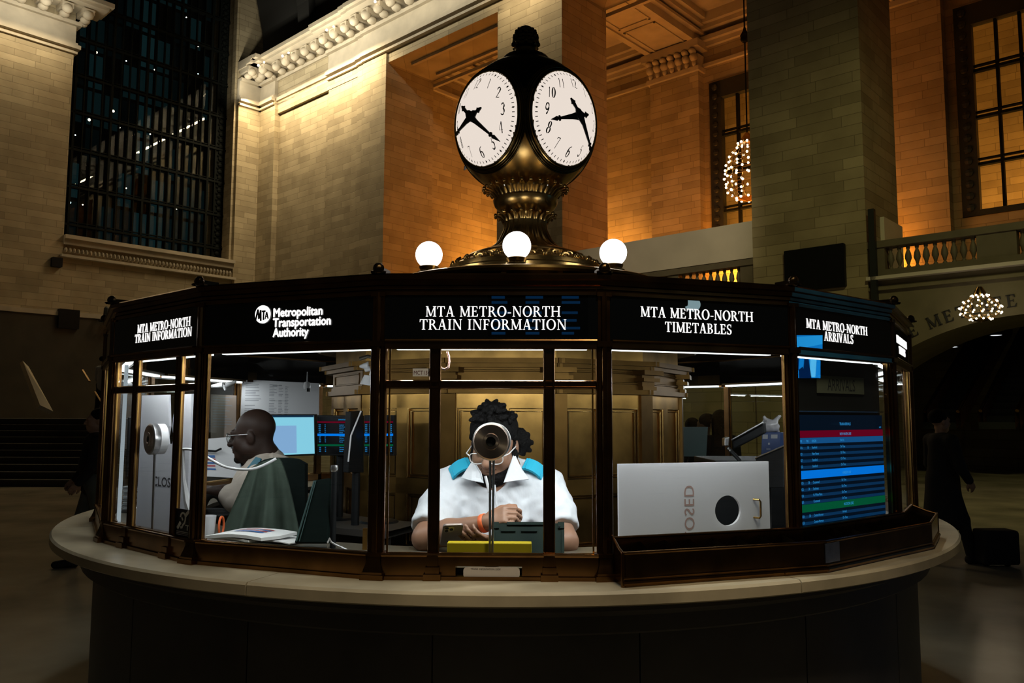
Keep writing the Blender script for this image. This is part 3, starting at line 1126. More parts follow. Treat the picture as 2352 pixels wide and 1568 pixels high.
m = MB()
prof = [(-0.12, 2.10), (0.004, 2.10), (0.005, 2.110), (0.012, 2.113), (0.012, 2.124), (0.020, 2.128), (0.022, 2.143), (0.034, 2.147), (0.036, 2.162), (0.030, 2.168), (-0.12, 2.168)]
m.grid(ring(prof), close=True)
m.build('cornice', M['bronze'], parent=booth)
m = MB()
for k in range(NF):
    pass
m.grid([[bpt(cang(k), BR - 0.1, 2.16) for k in range(NF)], [bpt(cang(k), 1.0, 2.20) for k in range(NF)], [bpt(cang(k), 0.80, 2.22) for k in range(NF)], [bpt(cang(k), 0.80, 2.19) for k in range(NF)], [bpt(cang(k), BR - 0.1, 2.13) for k in range(NF)]], close=True)
m.build('roof', M['bronze_dk'], parent=booth)

post0 = None
for k in range(NF):
    C = corner(k)
    m = MB(C)
    m.box(-0.022, 0.022, -0.018, 0.022, CTOP + 0.08, 2.10)
    m.tube([(0, -0.018, CTOP + 0.09), (0, -0.018, 2.10)], 0.012, 8)
    for sx in (-0.024, 0.024):
        m.tube([(sx, -0.010, CTOP + 0.09), (sx, -0.010, 2.10)], 0.006, 6)
    for hx, fy, za, zb in ((0.042, -0.050, 0, 0.018), (0.037, -0.045, 0.018, 0.026), (0.028, -0.032, 0.078, 0.090)):
        m.box(-hx, hx, fy, 0.03, CTOP + za, CTOP + zb)
    q = [[(sx * hx, fy, CTOP + z_) for sx in (-1, 1)] for hx, fy, z_ in ((0.034, -0.042, 0.026), (0.033, -0.040, 0.034), (0.028, -0.034, 0.050), (0.025, -0.029, 0.066), (0.024, -0.028, 0.080))]
    m.grid(q)
    for sx in (-1, 1):
        m.grid([[(sx * hx, fy, CTOP + z_), (sx * hx, 0.03, CTOP + z_)] for hx, fy, z_ in ((0.034, -0.042, 0.026), (0.033, -0.040, 0.034), (0.028, -0.034, 0.050), (0.025, -0.029, 0.066), (0.024, -0.028, 0.080))])
    m.box(-0.028, 0.028, -0.030, 0.03, 1.905, 1.925)
    m.box(-0.027, 0.027, -0.028, 0.03, 2.085, 2.10)
    m.build('post', M['bronze'], parent=booth, smooth=True)
    m = MB(C)
    m.ball((0, -0.03, 2.185), (0.022, 0.02, 0.022), 8, 6)
    m.lathe([(0.028, 2.168), (0.03, 2.174), (0.012, 2.18)], 8, (0, -0.03, 0))
    m.box(-0.016, 0.016, -0.03, 0.05, 2.166, 2.19)
    m.build('roof_knob', M['bronze_dk'], parent=booth, smooth=True)

M['sign_halo'] = M['sign_white']


# sign lines: text, pixel of the left end, the right end, baseline at its middle
LINES = {0: (('MTA METRO-NORTH', 316, 437, 757), ('TRAIN INFORMATION', 310, 440, 780)), 2: (('MTA METRO-NORTH', 977, 1288, 727), ('TRAIN INFORMATION', 963, 1302, 757)),
         3: (('MTA METRO-NORTH', 1471, 1730, 733), ('TIMETABLES', 1527, 1681, 765)), 4: (('MTA METRO-NORTH', 1852, 1992, 762), ('ARRIVALS', 1893, 1960, 786)),
         5: (('MTA METRO-NORTH', 2041, 2071, 783), ('TIMETABLES', 2047, 2067, 808))}


def sign_text(k):
    F, L = facet(k)
    m = MB(F)
    y = -0.0205
    if k == 5:
        for t, w_, z_ in (('MTA METRO-NORTH', 0.46, 2.008), ('TIMETABLES', 0.28, 1.962)):
            serif(m, t, 0.036, -0.02, z_, y, xs=w_ / serif_width(t, 0.036))
    elif k in LINES:
        for t, xa, xb, yb in LINES[k]:
            a, b = floc(xa, yb, k, y), floc(xb, yb, k, y)
            h = 0.0375 if k != 5 else 0.036
            serif(m, t, h, (a.x + b.x) / 2, (a.z + b.z) / 2, y, xs=(b.x - a.x) / serif_width(t, h))
    elif k == 1:
        for t, xb, yb in (('Metropolitan', 741, 725), ('Transportation', 760, 748), ('Authority', 709, 772)):
            a, b = floc(628, yb, 1, y), floc(xb, yb, 1, y)
            vs, fs = text_geo(t, 0.046, 'LEFT')
            w_ = max(v[0] for v in vs)
            sans(m, t, 0.046, a.x, (a.z + b.z) / 2, y - 0.003, 'LEFT', xs=(b.x - a.x) / w_, bold=0.0019)
    return m


for k in range(NF):
    F, L = facet(k)
    hw = L / 2 - 0.023
    t = TYPES.get(k, 'P')
    # sign box
    m = MB(F)
    m.box(-hw - 0.004, hw + 0.004, -0.02, 0.10, ZS0, ZS1 + 0.004)
    sg = m.build('sign_panel', M['sign_black'], parent=booth, frame=F)
    if k in TYPES:
        tm = sign_text(k)
        tm.build('sign_lettering', M['sign_white'], parent=sg, frame=F)
    if k == 1:
        lc = floc(605, 722, 1, -0.02)
        d = MB(F)
        d.disc((lc.x, lc.z), 0.0345, -0.026, -0.021, 36)
        lg = d.build('transit_logo', M['sign_white'], parent=sg, frame=F)
        d = MB(F)
        y = -0.0275
        q = 0.72
        for poly in (_dg(-0.172, 1.985, -0.156, 2.052, 0.010) + _dg(-0.156, 2.052, -0.149, 2.0, 0.009) + _dg(-0.149, 2.0, -0.139, 2.048, 0.009) + _dg(-0.139, 2.048, -0.136, 1.99, 0.011)
                     + [_r(-0.131, -0.107, 2.036, 2.045)] + _dg(-0.119, 1.994, -0.119, 2.04, 0.009) + _dg(-0.109, 1.998, -0.100, 2.037, 0.006) + _dg(-0.100, 2.037, -0.090, 2.0, 0.008) + [_r(-0.107, -0.093, 2.010, 2.016)]):
            d.prism([(lc.x + (px_ + 0.128) * q, lc.z + (pz_ - 2.025) * q) for px_, pz_ in poly], y, y + 0.001)
        d.build('logo_letters', M['black_matt'], parent=sg, frame=F)
    # rails
    m = MB(F)
    m.box(-hw, hw, -0.028, 0.04, 1.902, 1.925)
    m.tube([(-hw, -0.03, 1.926), (hw, -0.03, 1.926)], 0.006, 8)
    m.tube([(-hw, -0.022, 1.902), (hw, -0.022, 1.902)], 0.006, 8)
    m.box(-hw, hw, -0.026, 0.0, ZS1 - 0.008, ZS1 + 0.004)
    m.build('sign_rail', M['bronze'], parent=booth, frame=F, smooth=True)
    m = MB(F)
    if k == 2:
        x0, x1 = -0.118, 0.112       # the pass-through slot in the front facet
        m.box(-hw, hw, -0.03, 0.04, 1.142, 1.178)
        m.box(-hw, x0, -0.03, 0.04, CTOP, 1.142).box(x1, hw, -0.03, 0.04, CTOP, 1.142)
        m.box(x0, x1, 0.0, 0.04, CTOP, 1.108)
    else:
        m.box(-hw, hw, -0.03, 0.04, CTOP, 1.178)
    m.box(-hw, hw, -0.040, 0.04, CTOP, 1.108)
    m.tube([(-hw, -0.026, 1.178), (hw, -0.026, 1.178)], 0.007, 8)
    m.build('bottom_rail', M['bronze'], parent=booth, frame=F, smooth=True)
    # lit strip inside under the sign
    m = MB(F)
    m.box(-hw + 0.03, hw - 0.03, 0.046, 0.074, 1.900, 1.912)
    m.build('strip_light', M['tube'], parent=booth, frame=F)
    m = MB(F)
    m.box(-hw + 0.02, hw - 0.02, 0.042, 0.10, 1.912, 1.926)
    m.build('strip_housing', M['bronze_dk'], parent=booth, frame=F)
    if t == 'T':
        mx = (floc(999, 1000, 2).x, floc(1261, 1000, 2).x) if k == 2 else ((floc(312, 1000, 0).x, floc(411, 1000, 0).x) if k == 0 else (-0.2, 0.2))
        m = MB(F)
        m.box(-hw, hw, -0.014, 0.008, 1.760, 1.782)
        m.tube([(-hw, -0.012, 1.781), (hw, -0.012, 1.781)], 0.005, 6)
        m.tube([(-hw, -0.012, 1.761), (hw, -0.012, 1.761)], 0.005, 6)
        m.build('transom', M['bronze'], parent=booth, frame=F, smooth=True)
        for x in mx:
            m = MB(F)
            m.box(x - 0.017, x + 0.017, -0.014, 0.008, CTOP + 0.08, 1.903)
            m.tube([(x - 0.016, -0.012, 1.178), (x - 0.016, -0.012, 1.9)], 0.005, 6)
            m.tube([(x + 0.016, -0.012, 1.178), (x + 0.016, -0.012, 1.9)], 0.005, 6)
            m.box(x - 0.030, x + 0.030, -0.052, 0.03, CTOP, CTOP + 0.022)
            m.box(x - 0.024, x + 0.024, -0.044, 0.03, CTOP + 0.022, CTOP + 0.045)
            m.box(x - 0.019, x + 0.019, -0.036, 0.03, CTOP + 0.045, CTOP + 0.085)
            m.build('mullion', M['bronze'], parent=booth, frame=F, smooth=True)
        xs = [-hw] + list(mx) + [hw]
        for i in range(3):
            a, b = xs[i] + 0.012, xs[i + 1] - 0.012
            for z0, z1 in ((1.176, 1.762), (1.78, 1.904)):
                g = MB(F).box(a, b, 0.0, 0.006, z0, z1)
                g.build('glass_pane', M['glass'], parent=booth, frame=F)
                q = MB(F)
                for u0, u1, v0, v1 in ((a, b, z1 - 0.007, z1 - 0.003), (a, b, z0 + 0.003, z0 + 0.008), (a, a + 0.006, z0, z1), (b - 0.006, b, z0, z1)):
                    q.box(u0, u1, -0.006, 0.0, v0, v1)
                q.build('glazing_bead', M['brass_old'], parent=booth, frame=F)
    else:
        g = MB(F).box(-hw, hw, 0.0, 0.006, 1.176, 1.904)
        g.build('glass_pane', M['glass'], parent=booth, frame=F)
        q = MB(F)
        for u0, u1, v0, v1 in ((-hw, hw, 1.176, 1.183), (-hw, -hw + 0.008, 1.18, 1.9), (hw - 0.008, hw, 1.18, 1.9)):
            q.box(u0, u1, -0.006, 0.0, v0, v1)
        q.build('glazing_bead', M['brass_old'], parent=booth, frame=F)

# inner core with panelled brass doors
CR = 1.07


def core_frame(k, n=12, off=0.0):
    a0 = PHI + math.radians(off) + (k - 0.5) * 2 * PI / n
    a1 = a0 + 2 * PI / n
    A, B = bpt(a0, CR, 0), bpt(a1, CR, 0)
    x = (B - A).normalized()
    y = Vector((-x.y, x.x, 0))
    m = Matrix((x, y, Vector((0, 0, 1)))).transposed().to_4x4()
    m.translation = (A + B) / 2
    return m, (B - A).length


core = thing('brass_core', 'panelled brass inner drum with doors standing in the middle of the booth', 'kiosk core', (BX, BY, 0))
for k in range(12):
    F, L = core_frame(k)
    h = L / 2
    m = MB(F)
    m.box(-h, h, 0.0, 0.05, 0.1, 2.12)
    # stiles and rails round three stacked panels in two columns
    for a, b in ((-h, -h + 0.05), (-0.035, 0.035), (h - 0.05, h)):
        m.box(a, b, -0.022, 0.0, 0.1, 1.77)
    for a, b in ((0.1, 0.2), (0.92, 1.0), (1.26, 1.34), (1.70, 1.78)):
        m.box(-h, h, -0.022, 0.0, a, b)
    m.build('door_panel', M['brass_old'], parent=core, frame=F)
    m = MB(F)
    for x0, x1 in ((-h + 0.05, -0.035), (0.035, h - 0.05)):
        for z0, z1 in ((0.2, 0.92), (1.0, 1.26), (1.34, 1.70)):
            for q in (0.0, 0.016):
                a, b, c, d = x0 + q, x1 - q, z0 + q, z1 - q
                m.tube([(a, -0.016 + q / 2, c), (b, -0.016 + q / 2, c), (b, -0.016 + q / 2, d), (a, -0.016 + q / 2, d), (a, -0.016 + q / 2, c)], 0.006, 6)
    m.build('panel_moulding', M['brass'], parent=core, frame=F, smooth=True)
    m = MB(F)
    m.box(-h - 0.03, h + 0.03, -0.05, 0.0, 1.775, 1.80)
    m.box(-h - 0.02, h + 0.02, -0.03, 0.0, 1.80, 1.82)
    m.box(-h - 0.03, h + 0.03, -0.06, 0.0, 1.905, 1.925)
    m.box(-h - 0.04, h + 0.04, -0.09, 0.0, 1.925, 1.95)
    m.box(-h, h, -0.015, 0.0, 1.82, 1.905)
    m.tube([(-h + 0.05, -0.016, 1.835), (h - 0.05, -0.016, 1.835), (h - 0.05, -0.016, 1.89), (-h + 0.05, -0.016, 1.89), (-h + 0.05, -0.016, 1.835)], 0.005, 6)
    m.build('frieze', M['frieze_brass'], parent=core, frame=F, smooth=True)
for k in (0, 1, -1, 2):
    a = PHI + (k + 0.5) * 2 * PI / 12
    m = MB(Matrix.Translation(bpt(a, CR - 0.01, 0)) @ Matrix.Rotation(a, 4, 'Z'))
    m.box(-0.05, 0.05, -0.035, 0.05, 0.1, 1.78)
    m.box(-0.062, 0.062, -0.055, 0.05, 1.80, 1.82)
    m.box(-0.072, 0.072, -0.07, 0.05, 1.845, 1.865)
    m.box(-0.085, 0.085, -0.085, 0.05, 1.88, 1.905)
    m.box(-0.055, 0.055, -0.045, 0.05, 1.78, 1.89)
    m.build('pilaster', M['frieze_brass'], parent=core)
m = MB()
m.lathe([(1.2, 2.05), (1.05, 2.16)], 36, (BX, BY, 0))
m.build('core_top', M['bronze_dk'], parent=core)

# desk ring inside the glass
d = MB()
d.lathe([(1.80, 1.100), (2.235, 1.100), (2.235, 1.125), (1.80, 1.125), (1.80, 1.100)], 72, (BX, BY, 0))
M['desk'] = mat('pale_desk_top', (0.10, 0.085, 0.06), 0.4, var=0.1, scale=5)
M['desk_dark'] = mat('desk_underside', (0.03, 0.025, 0.02), 0.6)
dt = thing('desk', 'curved pale desk running round inside the booth glass', 'desk', (BX, BY, 1.10))
d.build('desk_top', M['desk'], parent=dt, smooth=True)
d = MB()
d.lathe([(2.14, 0.16), (2.14, 1.10)], 72, (BX, BY, 0))
d.lathe([(2.16, 1.10), (2.16, 0.16)], 72, (BX, BY, 0))
d.build('desk_front', M['desk_dark'], parent=dt, smooth=True)

# lamps of the booth: each lit strip's own light
for k in range(NF):
    F, L = facet(k)
    d = math.degrees(cang(k) + cang(k + 1)) / 2
    d = (d + 180) % 360 - 180
    e = 2.2
    if k == 2:
        e = 6.4
    elif k == 3:
        e = 7.0
    elif k == 0:
        e = 4.5
    area_at('strip_lamp', F @ Vector((0, 0.060, 1.896)), F @ Vector((0, 0.32, 1.2)), L - 0.12, 0.025, e, (0.97, 0.98, 1.0), along=F.col[0].to_3d())

# ------------------------------------------------------------------ marble counter
ct = thing('marble_counter', 'round marble counter that carries the booth', 'counter', (BX, BY, 0))
for i in range(8):
    a0 = math.radians(-20.4 + 45 * i + 0.06)
    a1 = math.radians(-20.4 + 45 * (i + 1) - 0.06)
    m = MB()
    pr = [(2.12, 1.045), (2.485, 1.045), (2.498, 1.052), (2.498, 1.086), (2.489, 1.095), (2.12, 1.095)]
    n = 24
    m.lathe(pr, n, (BX, BY, 0), a0=a0, a1=a1)
    for a in (a0, a1):
        m.add([bpt(a, r, z) for r, z in pr], [list(range(len(pr)))])
    m.build('slab', M['marble'], parent=ct, smooth=True, at=(BX, BY, 0))
m = MB()
m.lathe([(2.44, 1.045), (2.44, 1.02), (2.40, 1.005), (2.36, 0.985), (2.36, 0.93), (2.345, 0.92)], 96, (BX, BY, 0))
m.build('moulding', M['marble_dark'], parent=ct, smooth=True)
for i in range(20):
    a0 = math.radians(-6 + 18 * i + 0.06)
    a1 = math.radians(-6 + 18 * (i + 1) - 0.06)
    m = MB()
    m.lathe([(2.30, 0.0), (2.30, 0.93)], 10, (BX, BY, 0), a0=a0, a1=a1)
    m.lathe([(2.38, 0.0), (2.38, 0.14), (2.35, 0.16), (2.31, 0.16)], 10, (BX, BY, 0), a0=a0, a1=a1)
    m.lathe([(2.26, 0.93), (2.26, 0.0)], 10, (BX, BY, 0), a0=a0, a1=a1)
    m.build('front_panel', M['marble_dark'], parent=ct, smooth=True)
m = MB()
m.lathe([(0.3, 0.12), (2.2, 0.12), (2.2, 0.16), (0.3, 0.16), (0.3, 0.12)], 60, (BX, BY, 0))
m.build('booth_floor', M['desk_dark'], parent=ct)
# ================================================================== clock on the roof
CX, CY = 0.085, BY
clk = thing('four_faced_clock', 'brass four faced ball clock with glowing opal dials on the booth roof', 'clock', (CX, CY, 2.2))
cc = (CX, CY, 0)
m = MB()
m.lathe([(0.90, 2.17), (0.90, 2.20), (0.84, 2.22), (0.84, 2.43), (0.80, 2.44)], 64, cc)
m.build('drum', M['sign_black'], parent=clk, smooth=True)
m = MB()
m.lathe([(0.84, 2.43), (0.875, 2.440), (0.885, 2.455), (0.88, 2.470), (0.86, 2.478), (0.40, 2.482)], 64, cc)
m.build('platform_rim', M['clock_brass'], parent=clk, smooth=True)
for a in (-27, -9, 12, 33):
    q = math.radians(a)
    Fm = Matrix.Translation((CX + 0.84 * math.sin(q), CY - 0.84 * math.cos(q), 0)) @ Matrix.Rotation(q, 4, 'Z')
    MB(Fm).box(-0.014, 0.014, -0.012, 0.01, 2.21, 2.435).build('drum_rib', M['clock_brass'], parent=clk)
m = MB()
m.lathe([(0.56, 2.48), (0.56, 2.515), (0.535, 2.525), (0.53, 2.56), (0.50, 2.575), (0.495, 2.60)], 64, cc)
m.build('base_step', M['clock_brass'], parent=clk, smooth=True)
m = MB()
m.lathe([(0.495, 2.595), (0.475, 2.612), (0.43, 2.634), (0.385, 2.653), (0.37, 2.662)], 64, cc)
rg = random.Random(3)
for i in range(28):
    a = 2 * PI * i / 28
    for t, rr, zz in ((0, 0.472, 2.616), (1, 0.440, 2.634), (2, 0.405, 2.650)):
        aa = a + (0.11 if t == 1 else 0)
        r = 0.017 - 0.002 * t
        m.ball((CX + rr * math.sin(aa), CY - rr * math.cos(aa), zz), (r, r, r * 0.8), 7, 5)
        if t < 2:
            q = aa + 0.06
            m.tube([(CX + (rr + 0.008) * math.sin(q + 0.045 * math.cos(w_)), CY - (rr + 0.008) * math.cos(q + 0.045 * math.cos(w_)), zz + 0.012 * math.sin(w_)) for w_ in [0.7 * j for j in range(8)]], 0.006, 5)
m.build('acanthus_band', M['clock_brass'], parent=clk, smooth=True)
m = MB()
m.lathe([(0.38, 2.655), (0.388, 2.668), (0.376, 2.680), (0.35, 2.690), (0.33, 2.697)], 64, cc)
m.build('base_moulding', M['clock_brass'], parent=clk, smooth=True)
# fluted bell
m = MB()
pr = []
for z, r in ((2.697, 0.325), (2.705, 0.30), (2.718, 0.262), (2.735, 0.228), (2.758, 0.198), (2.788, 0.172), (2.83, 0.153), (2.86, 0.141), (2.89, 0.138), (2.915, 0.142)):
    pr.append((r, z, 0.028))
m.lathe(pr, 144, cc, flute=24)
m.build('fluted_bell', M['clock_brass'], parent=clk, smooth='all')


def petals(name, n, r0, z0, r1, z1, w0, w1, curl):
    m = MB()
    for i in range(n):
        a = 2 * PI * (i + 0.5) / n
        Fm = Matrix.Translation((CX, CY, 0)) @ Matrix.Rotation(a, 4, 'Z')
        rows = []
        for j in range(7):
            t = j / 6
            r = r0 + (r1 - r0) * t ** 1.4
            z = z0 + (z1 - z0) * t
            if j == 6:
                r += curl
                z -= curl * 0.3
            w = w0 + (w1 - w0) * math.sin(PI * min(1, 0.25 + t * 0.55))
            rows.append([(w * u, -(r + 0.012 * (1 - u * u) * (1 if abs(u) < 0.9 else 0)), z + 0.01 * (1 - u * u) * t) for u in (-1, -0.6, 0, 0.6, 1)])
        m.grid(rows, Fm)
        tip = rows[-1][2]
        m.ball(tip, 0.012, 7, 5, Fm)
    return m.build(name, M['clock_brass'], parent=clk, smooth=True)


petals('lower_petals', 20, 0.140, 2.905, 0.172, 2.945, 0.008, 0.022, 0.012)
m = MB()
m.lathe([(0.125, 2.90), (0.13, 2.945), (0.14, 2.965), (0.172, 2.985), (0.200, 3.015), (0.208, 3.035), (0.212, 3.052), (0.205, 3.058), (0.19, 3.062), (0.165, 3.064), (0.160, 3.085), (0.16, 3.12)], 64, cc)
m.build('bowl', M['clock_brass'], parent=clk, smooth=True)
petals('upper_petals', 30, 0.178, 3.045, 0.245, 3.118, 0.010, 0.024, 0.016)

# ball: a sphere of bronze with four opal caps
RS = 0.458
SC3 = Vector((CX, CY, 3.545))
CAP = math.radians(39.8)
m = MB(Matrix.Translation(SC3))
pr = [(RS * math.sin(t), -RS * math.cos(t)) for t in [math.radians(d) for d in range(22, 90, 4)]] + [(RS * math.sin(t), -RS * math.cos(t)) for t in [math.radians(d) for d in range(90, 181, 5)]]
pr[-1] = (0.001, RS)


def cutball(mb, lo, hi, step_a=96):
    """The sphere band between polar angles lo..hi, leaving out the four dials."""
    rows = []
    nz = 60
    vs, fs = [], []
    for j in range(nz + 1):
        th = lo + (hi - lo) * j / nz
        for i in range(step_a * 2):
            ph = 2 * PI * i / (step_a * 2)
            vs.append(Vector((RS * math.sin(th) * math.sin(ph), -RS * math.sin(th) * math.cos(ph), -RS * math.cos(th))))
    w_ = step_a * 2
    for j in range(nz):
        for i in range(w_):
            i2 = (i + 1) % w_
            q = (j * w_ + i, j * w_ + i2, (j + 1) * w_ + i2, (j + 1) * w_ + i)
            c = sum((vs[t] for t in q), Vector()) / 4
            if all(math.acos(max(-1, min(1, c.normalized().dot(d)))) > CAP - 0.012 for d in DIALS):
                fs.append(q)
    mb.add(vs, fs)


DIALS = [Vector((math.sin(math.radians(a)), -math.cos(math.radians(a)), -0.10)).normalized() for a in (-46.5, 43.5, 133.5, 223.5)]
cutball(m, math.radians(24), math.radians(100))
m.build('lower_shell', M['clock_brass'], parent=clk, smooth='all')
m = MB(Matrix.Translation(SC3))
cutball(m, math.radians(100), math.radians(179.5))
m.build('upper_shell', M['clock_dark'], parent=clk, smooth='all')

M['opal'] = glow('opal_dial', (0.88, 0.77, 0.68), 0.93)
M['hand'] = mat('clock_hand_black', (0.004, 0.004, 0.004), 0.5)


def stroke(pts, w, closed=False):
    """Thin polyline -> quads in the plane, w: width or list of widths."""
    out = []
    n = len(pts)
    ws = w if isinstance(w, list) else [w] * n
    L, R = [], []
    for i in range(n):
        a, b = pts[max(i - 1, 0)], pts[min(i + 1, n - 1)]
        dx, dy = b[0] - a[0], b[1] - a[1]
        q = math.hypot(dx, dy) or 1
        L.append((pts[i][0] - dy / q * ws[i] / 2, pts[i][1] + dx / q * ws[i] / 2))
        R.append((pts[i][0] + dy / q * ws[i] / 2, pts[i][1] - dx / q * ws[i] / 2))
    for i in range(n - 1):
        out.append([L[i], L[i + 1], R[i + 1], R[i]])
    return out


def el_(cx, cy, rx, ry, a0, a1, n=12):
    return [(cx + rx * math.cos(math.radians(a0 + (a1 - a0) * i / n)), cy + ry * math.sin(math.radians(a0 + (a1 - a0) * i / n))) for i in range(n + 1)]


def wv(n, lo, hi, k=1):
    return [lo + (hi - lo) * abs(math.sin(PI * k * i / (n - 1))) for i in range(n)]


_t, _k = 0.035, 0.10
DG = {
    '0': [(el_(0, 0.5, 0.20, 0.5, 90, 450, 20), None)],
    '1': [([(-0.08, 0.84), (0.02, 1.0)], _t), ([(0.02, 1.0), (0.02, 0.0)], 0.06)],
    '2': [(el_(0, 0.74, 0.21, 0.26, 170, -50, 12) + [(-0.22, 0.04)], None), ([(-0.24, 0.05), (-0.1, 0.08), (0.1, 0.0), (0.24, 0.06)], 0.07)],
    '3': [(el_(-0.02, 0.77, 0.19, 0.23, 160, -80, 10), None), (el_(-0.04, 0.27, 0.24, 0.28, 85, -150, 12), None)],
    '4': [([(0.10, 1.0), (-0.26, 0.30), (0.26, 0.30)], 0.04), ([(0.10, 1.0), (0.10, 0.0)], 0.08)],
    '5': [([(0.2, 1.0), (-0.10, 0.98), (-0.14, 0.58)], 0.05), (el_(-0.04, 0.32, 0.24, 0.32, 120, -150, 14), None)],
    '6': [([(0.20, 0.98)] + el_(0.05, 0.45, 0.28, 0.5, 120, 180, 6) + el_(0, 0.28, 0.22, 0.28, 180, 530, 16), None)],
    '7': [([(-0.22, 0.84), (-0.18, 0.98), (0.24, 0.96)], 0.07), ([(0.24, 0.96), (0.06, 0.5), (-0.04, 0.0)], 0.05)],
    '8': [(el_(0, 0.75, 0.17, 0.25, -90, 270, 16), None), (el_(0, 0.26, 0.22, 0.26, 90, 450, 16), None)],
    '9': [(el_(0, 0.70, 0.21, 0.30, 0, 360, 16), None), (el_(-0.06, 0.62, 0.27, 0.62, 10, -80, 8), None)],
}


def dial(D, lab):
    x = Vector((0, 0, 1)).cross(D).normalized()     # to the viewer's right seen from outside
    F = Matrix((x, -D, (-D).cross(x) * -1)).transposed().to_4x4()
    F.translation = SC3
    # cap
    m = MB(F)
    rows = []
    for j in range(19):
        t = CAP * j / 18
        rows.append([(RS * 0.998 * math.sin(t) * math.cos(p), -RS * 0.998 * math.cos(t), RS * 0.998 * math.sin(t) * math.sin(p)) for p in [2 * PI * i / 64 for i in range(64)]])
    m.grid(rows, close=True)
    face = m.build('dial', M['opal'], parent=clk, smooth='all', frame=F)
    # rings round the dial
    m = MB(F)
    for t, r in ((CAP + 0.004, 0.008), (CAP + 0.055, 0.009), (CAP + 0.085, 0.006), (CAP + 0.11, 0.005)):
        pts = [((RS + 0.002) * math.sin(t) * math.cos(p), -(RS + 0.002) * math.cos(t), (RS + 0.002) * math.sin(t) * math.sin(p)) for p in [2 * PI * i / 72 for i in range(73)]]
        m.tube(pts, r, 8, cap=False)
    m.build('dial_ring', M['clock_dark'], parent=clk, smooth='all', frame=F)

    def sph(px, py, lift=1.001):
        r = math.hypot(px, py)
        t = r * CAP
        c = (math.sin(t) / r) if r > 1e-6 else CAP
        return (RS * lift * c * px, -RS * lift * math.cos(t), RS * lift * c * py)
    m = MB(F)
    for i in range(60):
        a = 2 * PI * i / 60
        w0 = 0.026 if i % 5 == 0 else 0.016
        dd = 0.036 if i % 5 == 0 else 0.026
        rc = 0.905
        ca, sa_ = math.sin(a), math.cos(a)
        q = [(u * w0 / 1 * sa_ + (rc + v) * ca, -u * w0 * ca + (rc + v) * sa_) for u, v in ((-0.5, -dd), (0.5, -dd), (0.5, dd), (-0.5, dd))]
        if i % 5 == 0:
            q = [((rc + v) * ca + u * sa_, (rc + v) * sa_ - u * ca) for u, v in ((0, -dd), (0.02, 0), (0, dd), (-0.02, 0))]
        m.add([sph(*p) for p in q], [(0, 1, 2, 3)])
    m.build('minute_markings', M['hand'], parent=face, frame=F)
    H = 0.225
    for hh in range(1, 13):
        a = 2 * PI * hh / 12
        cx, cy = 0.70 * math.sin(a), 0.70 * math.cos(a)
        st = str(hh)
        m = MB(F)
        for q, ch in enumerate(st):
            ox = (q - (len(st) - 1) / 2) * 0.088
            for pts, w_ in DG[ch]:
                n = len(pts)
                ww = [0.05 + 0.07 * abs(math.sin(PI * 2 * i / (n - 1))) if w_ is None else w_ for i in range(n)]
                pp = [(cx + ox + px * H * 0.66 + (py - 0.5) * H * 0.10, cy + (py - 0.5) * H) for px, py in pts]
                for quad in stroke(pp, [v * H * 1.0 for v in ww]):
                    m.add([sph(*p) for p in quad], [(0, 1, 2, 3)])
        m.build('numeral', M['hand'], parent=face, frame=F)
    # hands: minute hand 23, hour hand between eight and nine
    lift = RS + 0.018
    for nm, a, L, W, tail in (('minute_hand', 2 * PI * 22.7 / 60, 0.272, 0.030, 0.12), ('hour_hand', 2 * PI * (8 + 22.7 / 60) / 12, 0.215, 0.034, 0.095)):
        m = MB(F)
        ca, sa_ = math.cos(PI / 2 - a), math.sin(PI / 2 - a)
        half = [(-tail, 0.004), (-tail + 0.02, 0.012), (-tail + 0.03, 0.020), (-tail + 0.036, 0.012), (-0.05, 0.010), (-0.03, 0.024), (0.0, 0.030), (0.03, 0.022), (0.06, W * 0.5), (L * 0.70, W * 0.22), (L * 0.72, W * 0.5), (L * 0.75, W * 0.5), (L * 0.77, W * 0.2), (L * 0.82, W * 0.42), (L, 0.001)]
        pts = half + [(x_, -y_) for x_, y_ in reversed(half)]
        k = len(half)
        lf = lift + (0.008 if nm == 'minute_hand' else 0.0)
        rows = []
        for x_, y_ in half:
            yy = -math.sqrt(max(0.01, lf * lf - 0.72 * x_ * x_))
            rows.append([(x_ * ca - v * sa_, yy + dy, x_ * sa_ + v * ca) for v, dy in ((-y_, 0), (y_, 0), (y_, 0.006), (-y_, 0.006))])
        m.grid(rows, close=True)
        m.build(nm, M['hand'], parent=clk, frame=F)
    m = MB(F)
    m.tube([(0, -RS + 0.002, 0), (0, -lift - 0.014, 0)], 0.014, 10)
    m.build('hand_boss', M['hand'], parent=clk, frame=F)


for D in DIALS:
    dial(D, '')
